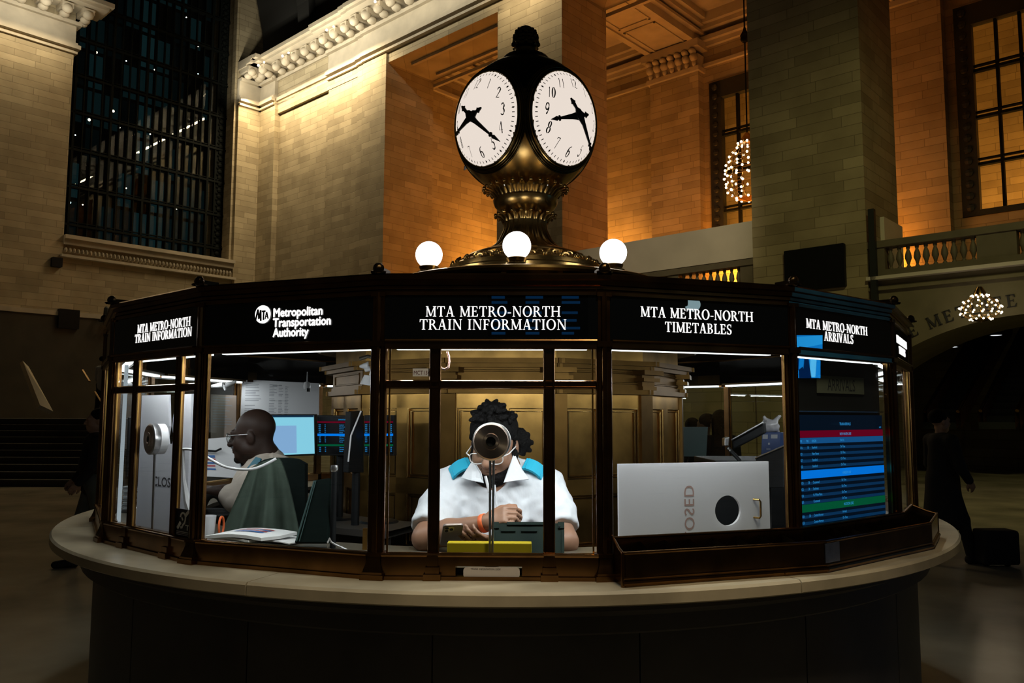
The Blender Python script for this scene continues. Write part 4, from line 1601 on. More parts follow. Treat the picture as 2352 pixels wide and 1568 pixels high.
# crown and acorn
m = MB()
m.lathe([(0.17, 3.985), (0.15, 4.01), (0.10, 4.022), (0.085, 4.03), (0.088, 4.045), (0.07, 4.055), (0.072, 4.072), (0.06, 4.08), (0.065, 4.085)], 32, cc)
m.build('finial_collar', M['clock_dark'], parent=clk, smooth=True)
m = MB()
m.lathe([(0.06, 4.08), (0.080, 4.09), (0.085, 4.105), (0.078, 4.115)], 32, cc)
for i in range(9):
    a = 2 * PI * i / 9
    m.ball((CX + 0.083 * math.sin(a), CY - 0.083 * math.cos(a), 4.105), 0.016, 7, 5)
m.lathe([(0.074, 4.11), (0.079, 4.135), (0.076, 4.165), (0.065, 4.195), (0.045, 4.222), (0.02, 4.238), (0.001, 4.242)], 24, cc)
for j, (r, z) in enumerate(((0.077, 4.125), (0.078, 4.148), (0.073, 4.172), (0.062, 4.195))):
    for i in range(12):
        a = 2 * PI * (i + 0.5 * (j % 2)) / 12
        m.ball((CX + r * math.sin(a), CY - r * math.cos(a), z), (0.014, 0.014, 0.015), 6, 5)
m.build('acorn_finial', M['clock_dark'], parent=clk, smooth=True)

# globe lamps round the clock
LBL = ['round white globe lamp standing before the clock pedestal', 'round white globe lamp on the roof rim under the pale parapet', 'round white globe lamp behind the clock pedestal',
       'round white globe lamp on the roof rim under the stone pier']
gi = 0
for i, a in enumerate((-4.6, 41.5, -49.8)):
    q = math.radians(a)
    p = Vector((CX + 0.75 * math.sin(q), CY - 0.75 * math.cos(q), 2.478))
    lb = (LBL[0], LBL[1], LBL[3])[i]
    r = thing('globe_lamp', lb, 'lamp', p, 'globe lamps round the clock')
    m = MB()
    m.lathe([(0.066, 0), (0.066, 0.02), (0.05, 0.028), (0.055, 0.04), (0.058, 0.05), (0.046, 0.056)], 24, p)
    m.build('lamp_foot', M['clock_brass'], parent=r, at=p, smooth=True)
    m = MB()
    t0 = math.radians(32)
    m.lathe([(0.079 * math.sin(t0 + (PI - t0) * j / 16) + 0.0001, 0.121 - 0.079 * math.cos(t0 + (PI - t0) * j / 16)) for j in range(17)], 28, p)
    m.build('globe', M['globe'], parent=r, at=p, smooth='all')
    lamp('globe_light', 'POINT', p + Vector((0, 0, 0.125)), 4.5, (1, 0.93, 0.85), shadow_soft_size=0.09)
# ================================================================== smooth bodies: rounded limbs merged into one closed surface


class Blob:
    """A soft union of tapered limbs and ellipsoids, meshed as one continuous surface."""

    def __init__(self, T=None):
        self.p = []
        self.T = T or I4

    def cone(self, a, b, ra, rb, k=0.02, sub=False):
        self.p.append(('c', self.T @ Vector(a), self.T @ Vector(b), ra, rb, k, sub))
        return self

    def chain(self, pts, rs, k=0.02):
        for i in range(len(pts) - 1):
            self.cone(pts[i], pts[i + 1], rs[i], rs[i + 1], k)
        return self

    def ell(self, c, r, k=0.02, rot=None, sub=False):
        R = (self.T.to_3x3() @ rot.to_3x3()) if rot is not None else self.T.to_3x3()
        self.p.append(('e', self.T @ Vector(c), Vector(r), np.array(R.inverted().normalized() if False else R.transposed()), k, sub))
        return self

    def slab(self, c, h, r, k=0.01, rot=None, sub=False):
        R = (self.T.to_3x3() @ rot.to_3x3()) if rot is not None else self.T.to_3x3()
        self.p.append(('b', self.T @ Vector(c), Vector(h), r, np.array(R.transposed()), k, sub))
        return self

    def mesh(self, res, bump=0.0, bscale=60.0):
        lo, hi = np.array([1e9] * 3), np.array([-1e9] * 3)
        bb = []
        for q in self.p:
            if q[0] == 'c':
                m = max(q[3], q[4])
                a = np.minimum(q[1], q[2]) - m
                b = np.maximum(q[1], q[2]) + m
            elif q[0] == 'e':
                m = max(q[2])
                a, b = np.array(q[1]) - m, np.array(q[1]) + m
            else:
                m = q[2].length + q[3]
                a, b = np.array(q[1]) - m, np.array(q[1]) + m
            bb.append((a, b))
            if not q[-1]:
                lo, hi = np.minimum(lo, a), np.maximum(hi, b)
        lo = lo - 3 * res
        hi = hi + 3 * res
        n = np.ceil((hi - lo) / res).astype(int) + 1
        V = np.full(n, 0.5, dtype=np.float32)
        ax = [lo[i] + res * np.arange(n[i]) for i in range(3)]
        for q, (a, b) in zip(self.p, bb):
            k = q[-2]
            mg = k * 1.5 + 4 * res
            s = [slice(max(0, int((a[i] - mg - lo[i]) / res)), min(n[i], int((b[i] + mg - lo[i]) / res) + 2)) for i in range(3)]
            if any(t.start >= t.stop for t in s):
                continue
            X, Y, Z = np.meshgrid(ax[0][s[0]], ax[1][s[1]], ax[2][s[2]], indexing='ij')
            if q[0] == 'c':
                A, B = np.array(q[1]), np.array(q[2])
                d = B - A
                L = max(1e-9, float(d @ d))
                t = np.clip(((X - A[0]) * d[0] + (Y - A[1]) * d[1] + (Z - A[2]) * d[2]) / L, 0, 1)
                D = np.sqrt((X - A[0] - t * d[0]) ** 2 + (Y - A[1] - t * d[1]) ** 2 + (Z - A[2] - t * d[2]) ** 2) - (q[3] + t * (q[4] - q[3]))
            else:
                C = np.array(q[1])
                R = q[3] if q[0] == 'e' else q[4]
                x, y, z = X - C[0], Y - C[1], Z - C[2]
                u = R[0][0] * x + R[0][1] * y + R[0][2] * z
                v = R[1][0] * x + R[1][1] * y + R[1][2] * z
                w_ = R[2][0] * x + R[2][1] * y + R[2][2] * z
                if q[0] == 'e':
                    r = q[2]
                    k0 = np.sqrt((u / r[0]) ** 2 + (v / r[1]) ** 2 + (w_ / r[2]) ** 2)
                    k1 = np.sqrt((u / r[0] ** 2) ** 2 + (v / r[1] ** 2) ** 2 + (w_ / r[2] ** 2) ** 2) + 1e-9
                    D = k0 * (k0 - 1) / k1
                else:
                    h, rr = q[2], q[3]
                    du, dv, dw = np.abs(u) - h[0], np.abs(v) - h[1], np.abs(w_) - h[2]
                    D = np.sqrt(np.maximum(du, 0) ** 2 + np.maximum(dv, 0) ** 2 + np.maximum(dw, 0) ** 2) + np.minimum(np.maximum(du, np.maximum(dv, dw)), 0) - rr
            O = V[s[0], s[1], s[2]]
            if q[-1]:
                D = -D
                hh = np.clip(0.5 - 0.5 * (O - D) / max(k, 1e-6), 0, 1)
                V[s[0], s[1], s[2]] = O * (1 - hh) + D * hh + k * hh * (1 - hh)
            else:
                hh = np.clip(0.5 + 0.5 * (O - D) / max(k, 1e-6), 0, 1)
                V[s[0], s[1], s[2]] = O * (1 - hh) + D * hh - k * hh * (1 - hh)
        if bump > 0:
            X, Y, Z = np.meshgrid(*ax, indexing='ij')
            V += bump * (np.sin(X * bscale + 2 * np.sin(Y * bscale * 0.7)) * np.sin(Y * bscale * 1.1 + 2 * np.sin(Z * bscale * 0.8)) * np.sin(Z * bscale + 1.5 * np.sin(X * bscale * 0.9)))
        return nets(V, lo, res)


def scaled(prims, c, s):
    """The same limbs scaled by s about c."""
    c = Vector(c)
    out = []
    for q in prims:
        if q[0] == 'c':
            out.append(('c', c + (q[1] - c) * s, c + (q[2] - c) * s, q[3] * s, q[4] * s, q[5] * s, q[6]))
        elif q[0] == 'e':
            out.append(('e', c + (q[1] - c) * s, q[2] * s, q[3], q[4] * s, q[5]))
        else:
            out.append(('b', c + (q[1] - c) * s, q[2] * s, q[3] * s, q[4], q[5] * s, q[6]))
    return out


def nets(V, lo, res):
    S = V < 0
    nx, ny, nz = V.shape
    cs = np.zeros((nx - 1, ny - 1, nz - 1), dtype=np.int8)
    for i in (0, 1):
        for j in (0, 1):
            for k in (0, 1):
                cs += S[i:nx - 1 + i, j:ny - 1 + j, k:nz - 1 + k]
    act = (cs > 0) & (cs < 8)
    idx = np.full(act.shape, -1, dtype=np.int64)
    I, J, K = np.nonzero(act)
    idx[I, J, K] = np.arange(len(I))
    acc = np.zeros((len(I), 3))
    cnt = np.zeros(len(I))
    for ax in range(3):
        o = [b for b in range(3) if b != ax]
        for p in (0, 1):
            for q in (0, 1):
                d0 = [0, 0, 0]
                d0[o[0]], d0[o[1]] = p, q
                d1 = list(d0)
                d1[ax] = 1
                v0 = V[I + d0[0], J + d0[1], K + d0[2]]
                v1 = V[I + d1[0], J + d1[1], K + d1[2]]
                c = (v0 < 0) != (v1 < 0)
                t = np.where(c, v0 / np.where(np.abs(v0 - v1) < 1e-12, 1, v0 - v1), 0)
                pt = np.stack([np.full(len(I), float(d0[b])) for b in range(3)], 1)
                pt[:, ax] += t
                acc += np.where(c[:, None], pt, 0)
                cnt += c
    P_ = np.stack([I, J, K], 1) + acc / np.maximum(cnt, 1)[:, None]
    P_ = P_ * res + lo
    faces = []
    for ax in range(3):
        a = [slice(None)] * 3
        b = [slice(None)] * 3
        a[ax] = slice(0, -1)
        b[ax] = slice(1, None)
        ch = S[tuple(a)] != S[tuple(b)]
        o = [t for t in range(3) if t != ax]
        E = np.nonzero(ch)
        e = np.stack(E, 1)
        ok = (e[:, o[0]] > 0) & (e[:, o[1]] > 0) & (e[:, o[0]] < V.shape[o[0]] - 1) & (e[:, o[1]] < V.shape[o[1]] - 1)
        e = e[ok]
        fl = S[tuple(e.T)]
        qd = []
        for p, q in ((1, 1), (0, 1), (0, 0), (1, 0)):
            d = e.copy()
            d[:, o[0]] -= p
            d[:, o[1]] -= q
            qd.append(idx[d[:, 0], d[:, 1], d[:, 2]])
        qd = np.stack(qd, 1)
        if ax == 1:
            fl = ~fl
        qd = np.where(fl[:, None], qd, qd[:, ::-1])
        faces.append(qd)
    return P_, np.concatenate(faces)


def organic(name, blob, res, material, parent, bump=0.0, bscale=60.0, at=None):
    V, F = blob.mesh(res, bump, bscale)
    c = Vector(at) if at is not None else (world_of(parent).translation if parent is not None else Vector(V.mean(0)))
    me = bpy.data.meshes.new(name)
    me.from_pydata((V - np.array(c)).tolist(), [], F.tolist())
    me.update()
    me.shade_smooth()
    me.materials.append(material)
    o = bpy.data.objects.new(name, me)
    COL.objects.link(o)
    T = Matrix.Translation(c)
    if parent is not None:
        o.parent = parent
        o.matrix_local = world_of(parent).inverted() @ T
    else:
        o.matrix_world = T
    WORLD[o.name] = T
    return o


def rot_face(yaw, pitch, tilt=0.0):
    """Head frame: the face looks along -y; yaw turns it, positive pitch bows it down."""
    return Matrix.Rotation(yaw, 4, 'Z') @ Matrix.Rotation(pitch, 4, 'X') @ Matrix.Rotation(tilt, 4, 'Y')


def head_shape(b, w=1.0, jaw=1.0):
    b.ell((0, 0.018, 0.040), (0.078 * w, 0.098, 0.092), 0.03)
    b.ell((0, -0.028, -0.030), (0.066 * w, 0.072, 0.098), 0.03)
    b.ell((0, -0.066, -0.094), (0.040 * w * jaw, 0.036, 0.030), 0.03)
    for s in (-1, 1):
        b.ell((s * 0.040 * w, -0.058, -0.034), (0.030, 0.034, 0.034), 0.02)
        b.ell((s * 0.052 * w * jaw, -0.010, -0.070), (0.024, 0.04, 0.03), 0.03)
        b.ell((s * 0.014, -0.106, -0.030), (0.011, 0.012, 0.010), 0.010)
        b.ell((s * 0.080 * w, 0.012, -0.010), (0.011, 0.022, 0.033), 0.008)
        b.ell((s * 0.031, -0.110, 0.010), (0.017, 0.016, 0.010), 0.012, sub=True)
        b.ell((s * 0.031, -0.088, 0.008), (0.014, 0.013, 0.012), 0.004)
    b.cone((-0.040, -0.088, 0.028), (0.040, -0.088, 0.028), 0.012, 0.012, 0.02)
    b.cone((0, -0.096, 0.020), (0, -0.122, -0.028), 0.010, 0.0155, 0.014)
    b.ell((0, -0.101, -0.056), (0.026, 0.014, 0.0075), 0.006)
    b.ell((0, -0.099, -0.070), (0.023, 0.015, 0.0085), 0.006)
    b.ell((0, -0.108, -0.062), (0.022, 0.006, 0.0018), 0.003, sub=True)
    return b


def hand_shape(b, wrist, knuck, up, curl, side, s=1.0, thumb_out=0.5):
    """Palm, four unequal bent fingers and a thumb. curl: bend in radians per joint; up: back of the hand; side: +1/-1 thumb side."""
    wrist, knuck = Vector(wrist), Vector(knuck)
    f = (knuck - wrist).normalized()
    up = Vector(up)
    up = (up - f * up.dot(f)).normalized()
    sd = f.cross(up) * side
    palm = (knuck - wrist).length
    b.cone(wrist, wrist + f * palm * 0.4, 0.026 * s, 0.024 * s, 0.015)
    for i, u in enumerate((0.030, 0.010, -0.010, -0.028)):
        b.cone(wrist + f * palm * 0.25 + sd * u * 0.7 * s, knuck + sd * u * s, 0.015 * s, 0.0115 * s, 0.012)
    lens = ((0.040, 0.026, 0.020), (0.044, 0.030, 0.022), (0.041, 0.028, 0.021), (0.033, 0.021, 0.018))
    for i, u in enumerate((0.031, 0.010, -0.011, -0.030)):
        p = knuck + sd * u * s
        d = f.copy()
        c = curl if not isinstance(curl, (list, tuple)) else curl[i]
        r = 0.0098 * s if i < 3 else 0.0086 * s
        for j, L in enumerate(lens[i]):
            d = Matrix.Rotation(-c * (0.8 if j == 0 else 1.0), 3, f.cross(up)) @ d
            q = p + d * L * s
            b.cone(p, q, r, r * 0.90, 0.004)
            p, r = q, r * 0.90
    p0 = wrist + f * palm * 0.30 + sd * 0.026 * s
    p1 = p0 + (f * 0.6 + sd * thumb_out - up * 0.25).normalized() * 0.042 * s
    p2 = p1 + (f * 0.9 + sd * thumb_out * 0.3 - up * 0.3).normalized() * 0.032 * s
    p3 = p2 + (f * 1.0 - up * 0.35).normalized() * 0.025 * s
    b.chain([p0, p1, p2, p3], [0.018 * s, 0.014 * s, 0.0115 * s, 0.009 * s], 0.008)
    return b


M['skin_brown'] = mat('brown_skin', (0.30, 0.155, 0.095), 0.48, var=0.12, scale=14)
M['skin_deep'] = mat('deep_brown_skin', (0.024, 0.012, 0.008), 0.55, var=0.15, scale=14, spec=0.2)
M['skin_light'] = mat('light_skin', (0.42, 0.26, 0.18), 0.5, var=0.1, scale=14)
M['hair'] = mat('black_hair', (0.004, 0.0035, 0.0035), 0.65, bump=0.6, scale=90, spec=0.12)
M['shirt'] = mat('white_shirt_cloth', (0.74, 0.76, 0.80), 0.75, bump=0.9, scale=7, var=0.05, stretch=(1, 1, 0.55))
M['khaki'] = mat('pale_khaki_shirt', (0.36, 0.31, 0.26), 0.8, bump=0.3, scale=9, var=0.08)
M['turq'] = mat('turquoise_cloth', (0.02, 0.42, 0.62), 0.6)
M['teal'] = mat('teal_cloth', (0.02, 0.10, 0.14), 0.7)
M['jacket'] = mat('grey_green_wool', (0.060, 0.082, 0.064), 0.9, var=0.2, scale=12, bump=0.2, spec=0.1)
M['dark_cloth'] = mat('dark_cloth', (0.012, 0.012, 0.014), 0.85, var=0.2)
M['grey_cloth'] = mat('grey_green_cloth', (0.10, 0.115, 0.10), 0.85, var=0.2)
M['white_top'] = mat('white_top_cloth', (0.5, 0.5, 0.5), 0.8)
M['red_cloth'] = mat('dull_red_cloth', (0.16, 0.012, 0.012), 0.8)
M['orange'] = mat('orange_band', (0.85, 0.16, 0.04), 0.5)
M['lens'] = glass_mat('spectacle_lens')
M['frame_clear'] = mat('clear_spectacle_frame', (0.75, 0.74, 0.74), 0.2)


def glasses(parent, T, m_frame, w=1.0):
    m = MB(T)
    for s in (-1, 1):
        ring = []
        for i in range(25):
            a = 2 * PI * i / 24
            cx, cz = math.cos(a), math.sin(a)
            ring.append((s * 0.034 + 0.028 * (abs(cx) ** 0.7) * (1 if cx > 0 else -1), -0.118 + 0.006 * abs(cx), 0.004 + 0.021 * (abs(cz) ** 0.7) * (1 if cz > 0 else -1)))
        m.tube(ring, 0.0020, 6, cap=False)
        m.tube([(s * 0.062, -0.112, 0.012), (s * 0.080 * w, -0.09, 0.014), (s * 0.086 * w, 0.0, 0.008), (s * 0.084 * w, 0.025, -0.008)], 0.0024, 6)
    m.tube([(-0.008, -0.119, 0.008), (0, -0.122, 0.011), (0.008, -0.119, 0.008)], 0.0026, 6)
    g = m.build('spectacles', m_frame, parent=parent, smooth='all', at=world_of(parent).translation)
    m = MB(T)
    for s in (-1, 1):
        m.disc((s * 0.034, 0.004), 0.024, -0.1175, -0.1165, 20)
    m.build('lens', M['lens'], parent=g, at=world_of(parent).translation)
    return g


def bystander(lab, x, y, z, h, yaw, top, trousers, skin='skin_light', hairlen=0, step=0.18, arm=(0.1, 0.1), coat=False, group=None, res=0.016):
    """A standing or walking figure seen from afar: body in one surface, clothes and hair over it."""
    r = thing('person', lab, 'person', (x, y, z), group)
    T = Matrix.Translation((x, y, z)) @ Matrix.Rotation(yaw, 4, 'Z') @ Matrix.Diagonal((h / 1.75, h / 1.75, h / 1.75, 1))
    k = h / 1.75

    def V_(a, b, c):
        return Vector((a, b, c))

    def body(b, grow=0.0, legs=True, upper=True, head=True, hands=True, hem=0.0):
        Tm = T

        def cone(a, c, ra, rb, kk=0.03):
            b.cone(Tm @ Vector(a), Tm @ Vector(c), (ra + grow) * k, (rb + grow) * k, kk * k)
        if legs:
            for s, q in ((-1, step), (1, -step)):
                hip, kn, an = (s * 0.09, 0, 0.92), (s * 0.095, -q * 0.55 - 0.02, 0.50), (s * 0.09, -q, 0.09)
                cone(hip, kn, 0.085, 0.06)
                cone(kn, an, 0.058, 0.042)
                if grow < 0.02 and hands:
                    cone((s * 0.09, -q + 0.03, 0.045), (s * 0.10, -q - 0.15, 0.035), 0.045, 0.035)
        if upper:
            cone((0, 0, 0.92), (0, -0.01, 1.15), 0.135, 0.125, 0.06)
            cone((0, -0.01, 1.15), (0, 0, 1.36), 0.13, 0.12, 0.06)
            cone((-0.16, 0, 1.40), (0.16, 0, 1.40), 0.065, 0.065, 0.05)
            if hem:
                cone((0, 0, 0.95), (0, 0, hem), 0.16, 0.20, 0.06)
            for s, a in ((-1, arm[0]), (1, arm[1])):
                sh, eb = (s * 0.19, 0, 1.40), (s * 0.25, -a * 0.35, 1.12)
                wr = (s * 0.24 - s * a * 0.12, -a * 1.0 - 0.06, 0.90 + a * 0.55)
                cone(sh, eb, 0.055, 0.046)
                cone(eb, wr, 0.044, 0.032)
        return b
    b = Blob()
    body(b)
    b.cone(T @ V_(0, 0.01, 1.40), T @ V_(0, 0, 1.52), 0.055 * k, 0.052 * k, 0.03)
    b2 = Blob(T @ Matrix.Translation((0, 0, 1.62)))
    head_shape(b2)
    b.p += b2.p
    for s, a in ((-1, arm[0]), (1, arm[1])):
        wr = T @ V_(s * 0.24 - s * a * 0.12, -a * 1.0 - 0.06, 0.90 + a * 0.55)
        eb = T @ V_(s * 0.25, -a * 0.35, 1.12)
        f = (wr - eb).normalized()
        hand_shape(b, wr, wr + f * 0.085 * k, T.to_3x3() @ Vector((s, 0, 0.1)), 0.35, -s, k)
    organic('body', b, res * 0.62, M[skin], r)
    c = Blob()
    body(c, 0.016, legs=False, hands=False, hem=0.55 if coat else 0.0)
    organic('coat' if coat else 'jacket', c, res, M[top], r)
    c = Blob()
    body(c, 0.014, upper=False, hands=False)
    c.cone(T @ V_(-0.05, 0, 0.95), T @ V_(0.05, 0, 0.95), 0.125 * k, 0.125 * k, 0.05)
    organic('trousers', c, res, M[trousers], r)
    for s, q in ((-1, step), (1, -step)):
        c = Blob()
        c.cone(T @ V_(s * 0.09, -q + 0.03, 0.05), T @ V_(s * 0.10, -q - 0.16, 0.04), 0.052 * k, 0.042 * k, 0.02)
        organic('shoe', c, res, M['dark_cloth'], r)
    Th = T @ Matrix.Translation((0, 0, 1.62))
    c = Blob(Th)
    c.ell((0, 0.030, 0.055), (0.092, 0.105, 0.092), 0.02)
    c.ell((0, -0.11, -0.035), (0.075, 0.075, 0.10), 0.02, sub=True)
    if hairlen:
        c.ell((0, 0.060, -0.05), (0.085, 0.06, 0.09 + hairlen * 0.5), 0.03)
        for s in (-1, 1):
            c.cone((s * 0.085, 0.01, 0.03), (s * 0.09, 0.02, -0.10 - hairlen), 0.025, 0.02, 0.02)
    organic('hair', c, res * 0.7, M['hair'], r)
    return r
# ================================================================== people in the booth
# --- clerk at the front window
C0 = P(1140, 1150, 3.48)
clerk = thing('person', 'clerk in white short-sleeved shirt with turquoise epaulettes looking down behind the speaking disc', 'person', (C0.x, 3.55, 0.16))
HS = 1.10
HC = P(1134, 1023, 3.46)
HT = Matrix.Translation(HC) @ rot_face(math.radians(-14), math.radians(20))
Ls, Le, Lw, Lk = P(1036, 1118, 3.52), P(978, 1235, 3.30), P(1116, 1200, 3.17), P(1158, 1183, 3.13)
Rs, Re, Rw, Rk = P(1252, 1116, 3.52), P(1297, 1244, 3.32), P(1150, 1247, 3.14), P(1107, 1242, 3.10)
chest, belly = P(1144, 1140, 3.52), P(1146, 1225, 3.52)
hipc = Vector((belly.x, 3.60, 0.86))
neckb = P(1138, 1072, 3.54)
b = Blob(HT)
head_shape(b, 1.06, 1.25)
h = Blob()
h.p = scaled(b.p, HC, HS)
h.cone(HT @ Vector((0, 0.03, -0.06)), neckb, 0.066, 0.078, 0.03)
h.cone(neckb, chest, 0.075, 0.12, 0.05)
h.ell(chest, (0.185, 0.11, 0.15), 0.06)
h.ell(belly, (0.19, 0.13, 0.16), 0.06)
h.ell(hipc, (0.19, 0.15, 0.13), 0.06)
for s in (-1, 1):
    kn = hipc + Vector((s * 0.17, -0.42, -0.04))
    kn.y = max(kn.y, 3.2)
    h.chain([hipc + Vector((s * 0.10, 0, 0)), kn, kn + Vector((0, 0.06, -0.44)), kn + Vector((0, 0.06, -0.60))], [0.10, 0.075, 0.055, 0.045], 0.03)
    h.chain([kn + Vector((0, 0.08, -0.60)), kn + Vector((0, -0.08, -0.625))], [0.045, 0.035], 0.02)
h.chain([Ls, Le], [0.062, 0.054], 0.03)
h.chain([Rs, Re], [0.062, 0.054], 0.03)
h.chain([Le, Le.lerp(Lw, 0.4), Lw], [0.052, 0.050, 0.030], 0.02)
h.chain([Re, Re.lerp(Rw, 0.4), Rw], [0.052, 0.048, 0.030], 0.02)
hand_shape(h, Lw, Lk, (0.2, -0.75, 0.65), [0.75, 0.85, 0.9, 0.95], -1, 1.02, 0.35)
hand_shape(h, Rw, Rk, (0.1, -0.6, -0.8), [0.25, 0.3, 0.4, 0.5], -1, 1.0, 0.55)
# thumb lying over the phone
organic('body', h, 0.0062, M['skin_brown'], clerk)
# hair: short locks over a faded side, bun behind
c = Blob(HT)
c.ell((0, 0.028, 0.062), (0.094, 0.105, 0.076), 0.02)
c.ell((0, -0.114, 0.026), (0.100, 0.088, 0.088), 0.012, sub=True)
rg = random.Random(5)
for i in range(46):
    a, t = rg.uniform(0, 2 * PI), rg.uniform(0.15, 1.15)
    d = Vector((math.sin(t) * math.cos(a), math.sin(t) * math.sin(a), math.cos(t)))
    p = Vector((d.x * 0.092, 0.028 + d.y * 0.10, 0.065 + d.z * 0.085))
    if p.y < -0.04 and p.z < 0.118:
        continue
    c.cone(p, p + d * 0.012 + Vector((rg.uniform(-.015, .015), rg.uniform(-.015, .015), rg.uniform(-.012, .004))), 0.014, 0.009, 0.006)
for s in (-1, 1):
    c.cone((s * 0.086, 0.004, 0.035), (s * 0.090, -0.002, -0.005), 0.011, 0.006, 0.008)
c.ell((0.080, 0.085, -0.015), (0.044, 0.05, 0.052), 0.02)
for i in range(9):
    a = 2 * PI * i / 9
    c.cone((0.085 + 0.03 * math.cos(a), 0.085, -0.02 + 0.035 * math.sin(a)), (0.085 + 0.044 * math.cos(a), 0.09, -0.022 + 0.050 * math.sin(a)), 0.014, 0.010, 0.010)
for s in (-1, 1):
    c.ell((s * 0.098, -0.004, -0.018), (0.030, 0.034, 0.040), 0.008, sub=True)
c.p = scaled(c.p, HC, HS)
organic('hair', c, 0.0048, M['hair'], clerk, 0.0025, 170)
c = Blob(HT)
c.ell((0, -0.066, -0.104), (0.060, 0.052, 0.042), 0.02)
c.ell((0, -0.045, -0.135), (0.048, 0.045, 0.03), 0.02)
for s in (-1, 1):
    c.chain([(s * 0.040, -0.085, -0.095), (s * 0.066, -0.045, -0.080), (s * 0.077, -0.004, -0.035), (s * 0.080, 0.002, 0.012)], [0.022, 0.024, 0.016, 0.010], 0.015)
    c.cone((s * 0.004, -0.112, -0.046), (s * 0.028, -0.098, -0.056), 0.0055, 0.004, 0.004)
c.ell((0, -0.112, -0.062), (0.030, 0.022, 0.017), 0.008, sub=True)
c.p = scaled(c.p, HC, HS)
organic('beard', c, 0.0048, M['hair'], clerk, 0.0022, 190)
glasses(clerk, HT @ Matrix.Translation((0, 0, -0.010)) @ Matrix.Diagonal((1.14, 1.12, 1.10, 1)), M['frame_clear'], 1.0)
m = MB(HT).ball((0.099, 0.006, -0.052), 0.0058, 10, 8)
m.build('earring', M['white_plastic'], parent=clerk, at=world_of(clerk).translation)
# shirt with short sleeves
s_ = Blob()
s_.ell(chest, (0.205, 0.128, 0.165), 0.07)
s_.ell(belly, (0.212, 0.150, 0.18), 0.07)
s_.cone(belly, hipc, 0.16, 0.17, 0.06)
s_.chain([neckb + Vector((-0.06, 0.01, -0.03)), Ls], [0.070, 0.074], 0.05)
s_.chain([neckb + Vector((0.06, 0.01, -0.03)), Rs], [0.070, 0.074], 0.05)
s_.cone(neckb + Vector((0, 0.015, 0.0)), chest, 0.082, 0.12, 0.04)
le2, re2 = Ls.lerp(Le, 0.80), Rs.lerp(Re, 0.74)
s_.chain([Ls, Ls.lerp(Le, 0.45), le2], [0.076, 0.082, 0.084], 0.05)
s_.chain([Rs, Rs.lerp(Re, 0.45), re2], [0.076, 0.082, 0.082], 0.05)
# cut the sleeves' and collar's openings clean
dl, dr = (Le - Ls).normalized(), (Re - Rs).normalized()
for e_, d_ in ((le2, dl), (re2, dr)):
    q = d_.to_track_quat('Z', 'Y').to_matrix().to_4x4()
    s_.slab(e_ + d_ * 0.105, (0.16, 0.16, 0.080), 0.005, 0.012, rot=q, sub=True)
s_.cone(HT @ Vector((0, -0.03, -0.09)), P(1136, 1112, 3.36), 0.080, 0.030, 0.012, sub=True)
# folds
for a0, a1, r0 in () and (((1040, 1150), (1010, 1195), 0.006), ((1070, 1150), (1090, 1190), 0.006), ((1245, 1150), (1225, 1195), 0.007), ((1215, 1140), (1195, 1175), 0.006), ((1180, 1150), (1175, 1190), 0.005)):
    ya, yb = 3.375, 3.36
    s_.cone(P(*a0, ya), P(*a1, yb), r0 + 0.004, r0, 0.014, sub=True)
organic('shirt', s_, 0.0062, M['shirt'], clerk, 0.0042, 48)
# collar flaps


def flap(name, pts, thick, material, parent):
    pts = [Vector(p) for p in pts]
    n = (pts[1] - pts[0]).cross(pts[-1] - pts[0]).normalized()
    if n.y > 0:
        n = -n
    m = MB()
    k = len(pts)
    m.add(pts + [p - n * -thick for p in pts], [list(range(k)), list(range(2 * k - 1, k - 1, -1))] + [(i, (i + 1) % k, (i + 1) % k + k, i + k) for i in range(k)])
    return m.build(name, material, parent=parent, at=world_of(parent).translation, bevel=0.0015)


flap('collar', [P(1088, 1056, 3.42), P(1060, 1098, 3.405), P(1084, 1104, 3.365), P(1112, 1110, 3.345), P(1106, 1085, 3.36)], 0.005, M['shirt'], clerk)
flap('collar', [P(1180, 1040, 3.44), P(1196, 1075, 3.41), P(1214, 1101, 3.40), P(1186, 1104, 3.365), P(1156, 1109, 3.345), P(1166, 1080, 3.37)], 0.005, M['shirt'], clerk)
m = MB()
m.tube([P(1136, 1113, 3.352), P(1141, 1160, 3.345), P(1143, 1205, 3.33)], 0.004, 6)
m.build('placket', M['shirt'], parent=clerk, at=world_of(clerk).translation, smooth=True)
# epaulettes
for px, py, sl in ((1057, 1077, -1), (1227, 1079, 1)):
    c = P(px, py - 3, 3.455)
    T = Matrix.Translation(c) @ Matrix.Rotation(math.radians(30 * sl), 4, 'Y') @ Matrix.Rotation(math.radians(38), 4, 'X')
    rows = []
    for i in range(9):
        x = -0.048 + 0.096 * i / 8
        zz = -0.014 * (x / 0.048) ** 2 + 0.008
        rows.append([(x, -0.034, zz - 0.006), (x, -0.034, zz + 0.005), (x, 0.034, zz + 0.008), (x, 0.034, zz - 0.006)])
    m = MB(T)
    m.grid(rows, close=True)
    m.add(rows[0], [(0, 1, 2, 3)]).add(rows[-1], [(0, 1, 2, 3)])
    for e_ in (-0.036, 0.036):
        m.box(e_ - 0.002, e_ + 0.002, -0.0355, 0.0355, -0.006, 0.0095)
    m.build('epaulette', M['turq'], parent=clerk, at=world_of(clerk).translation, bevel=0.001)
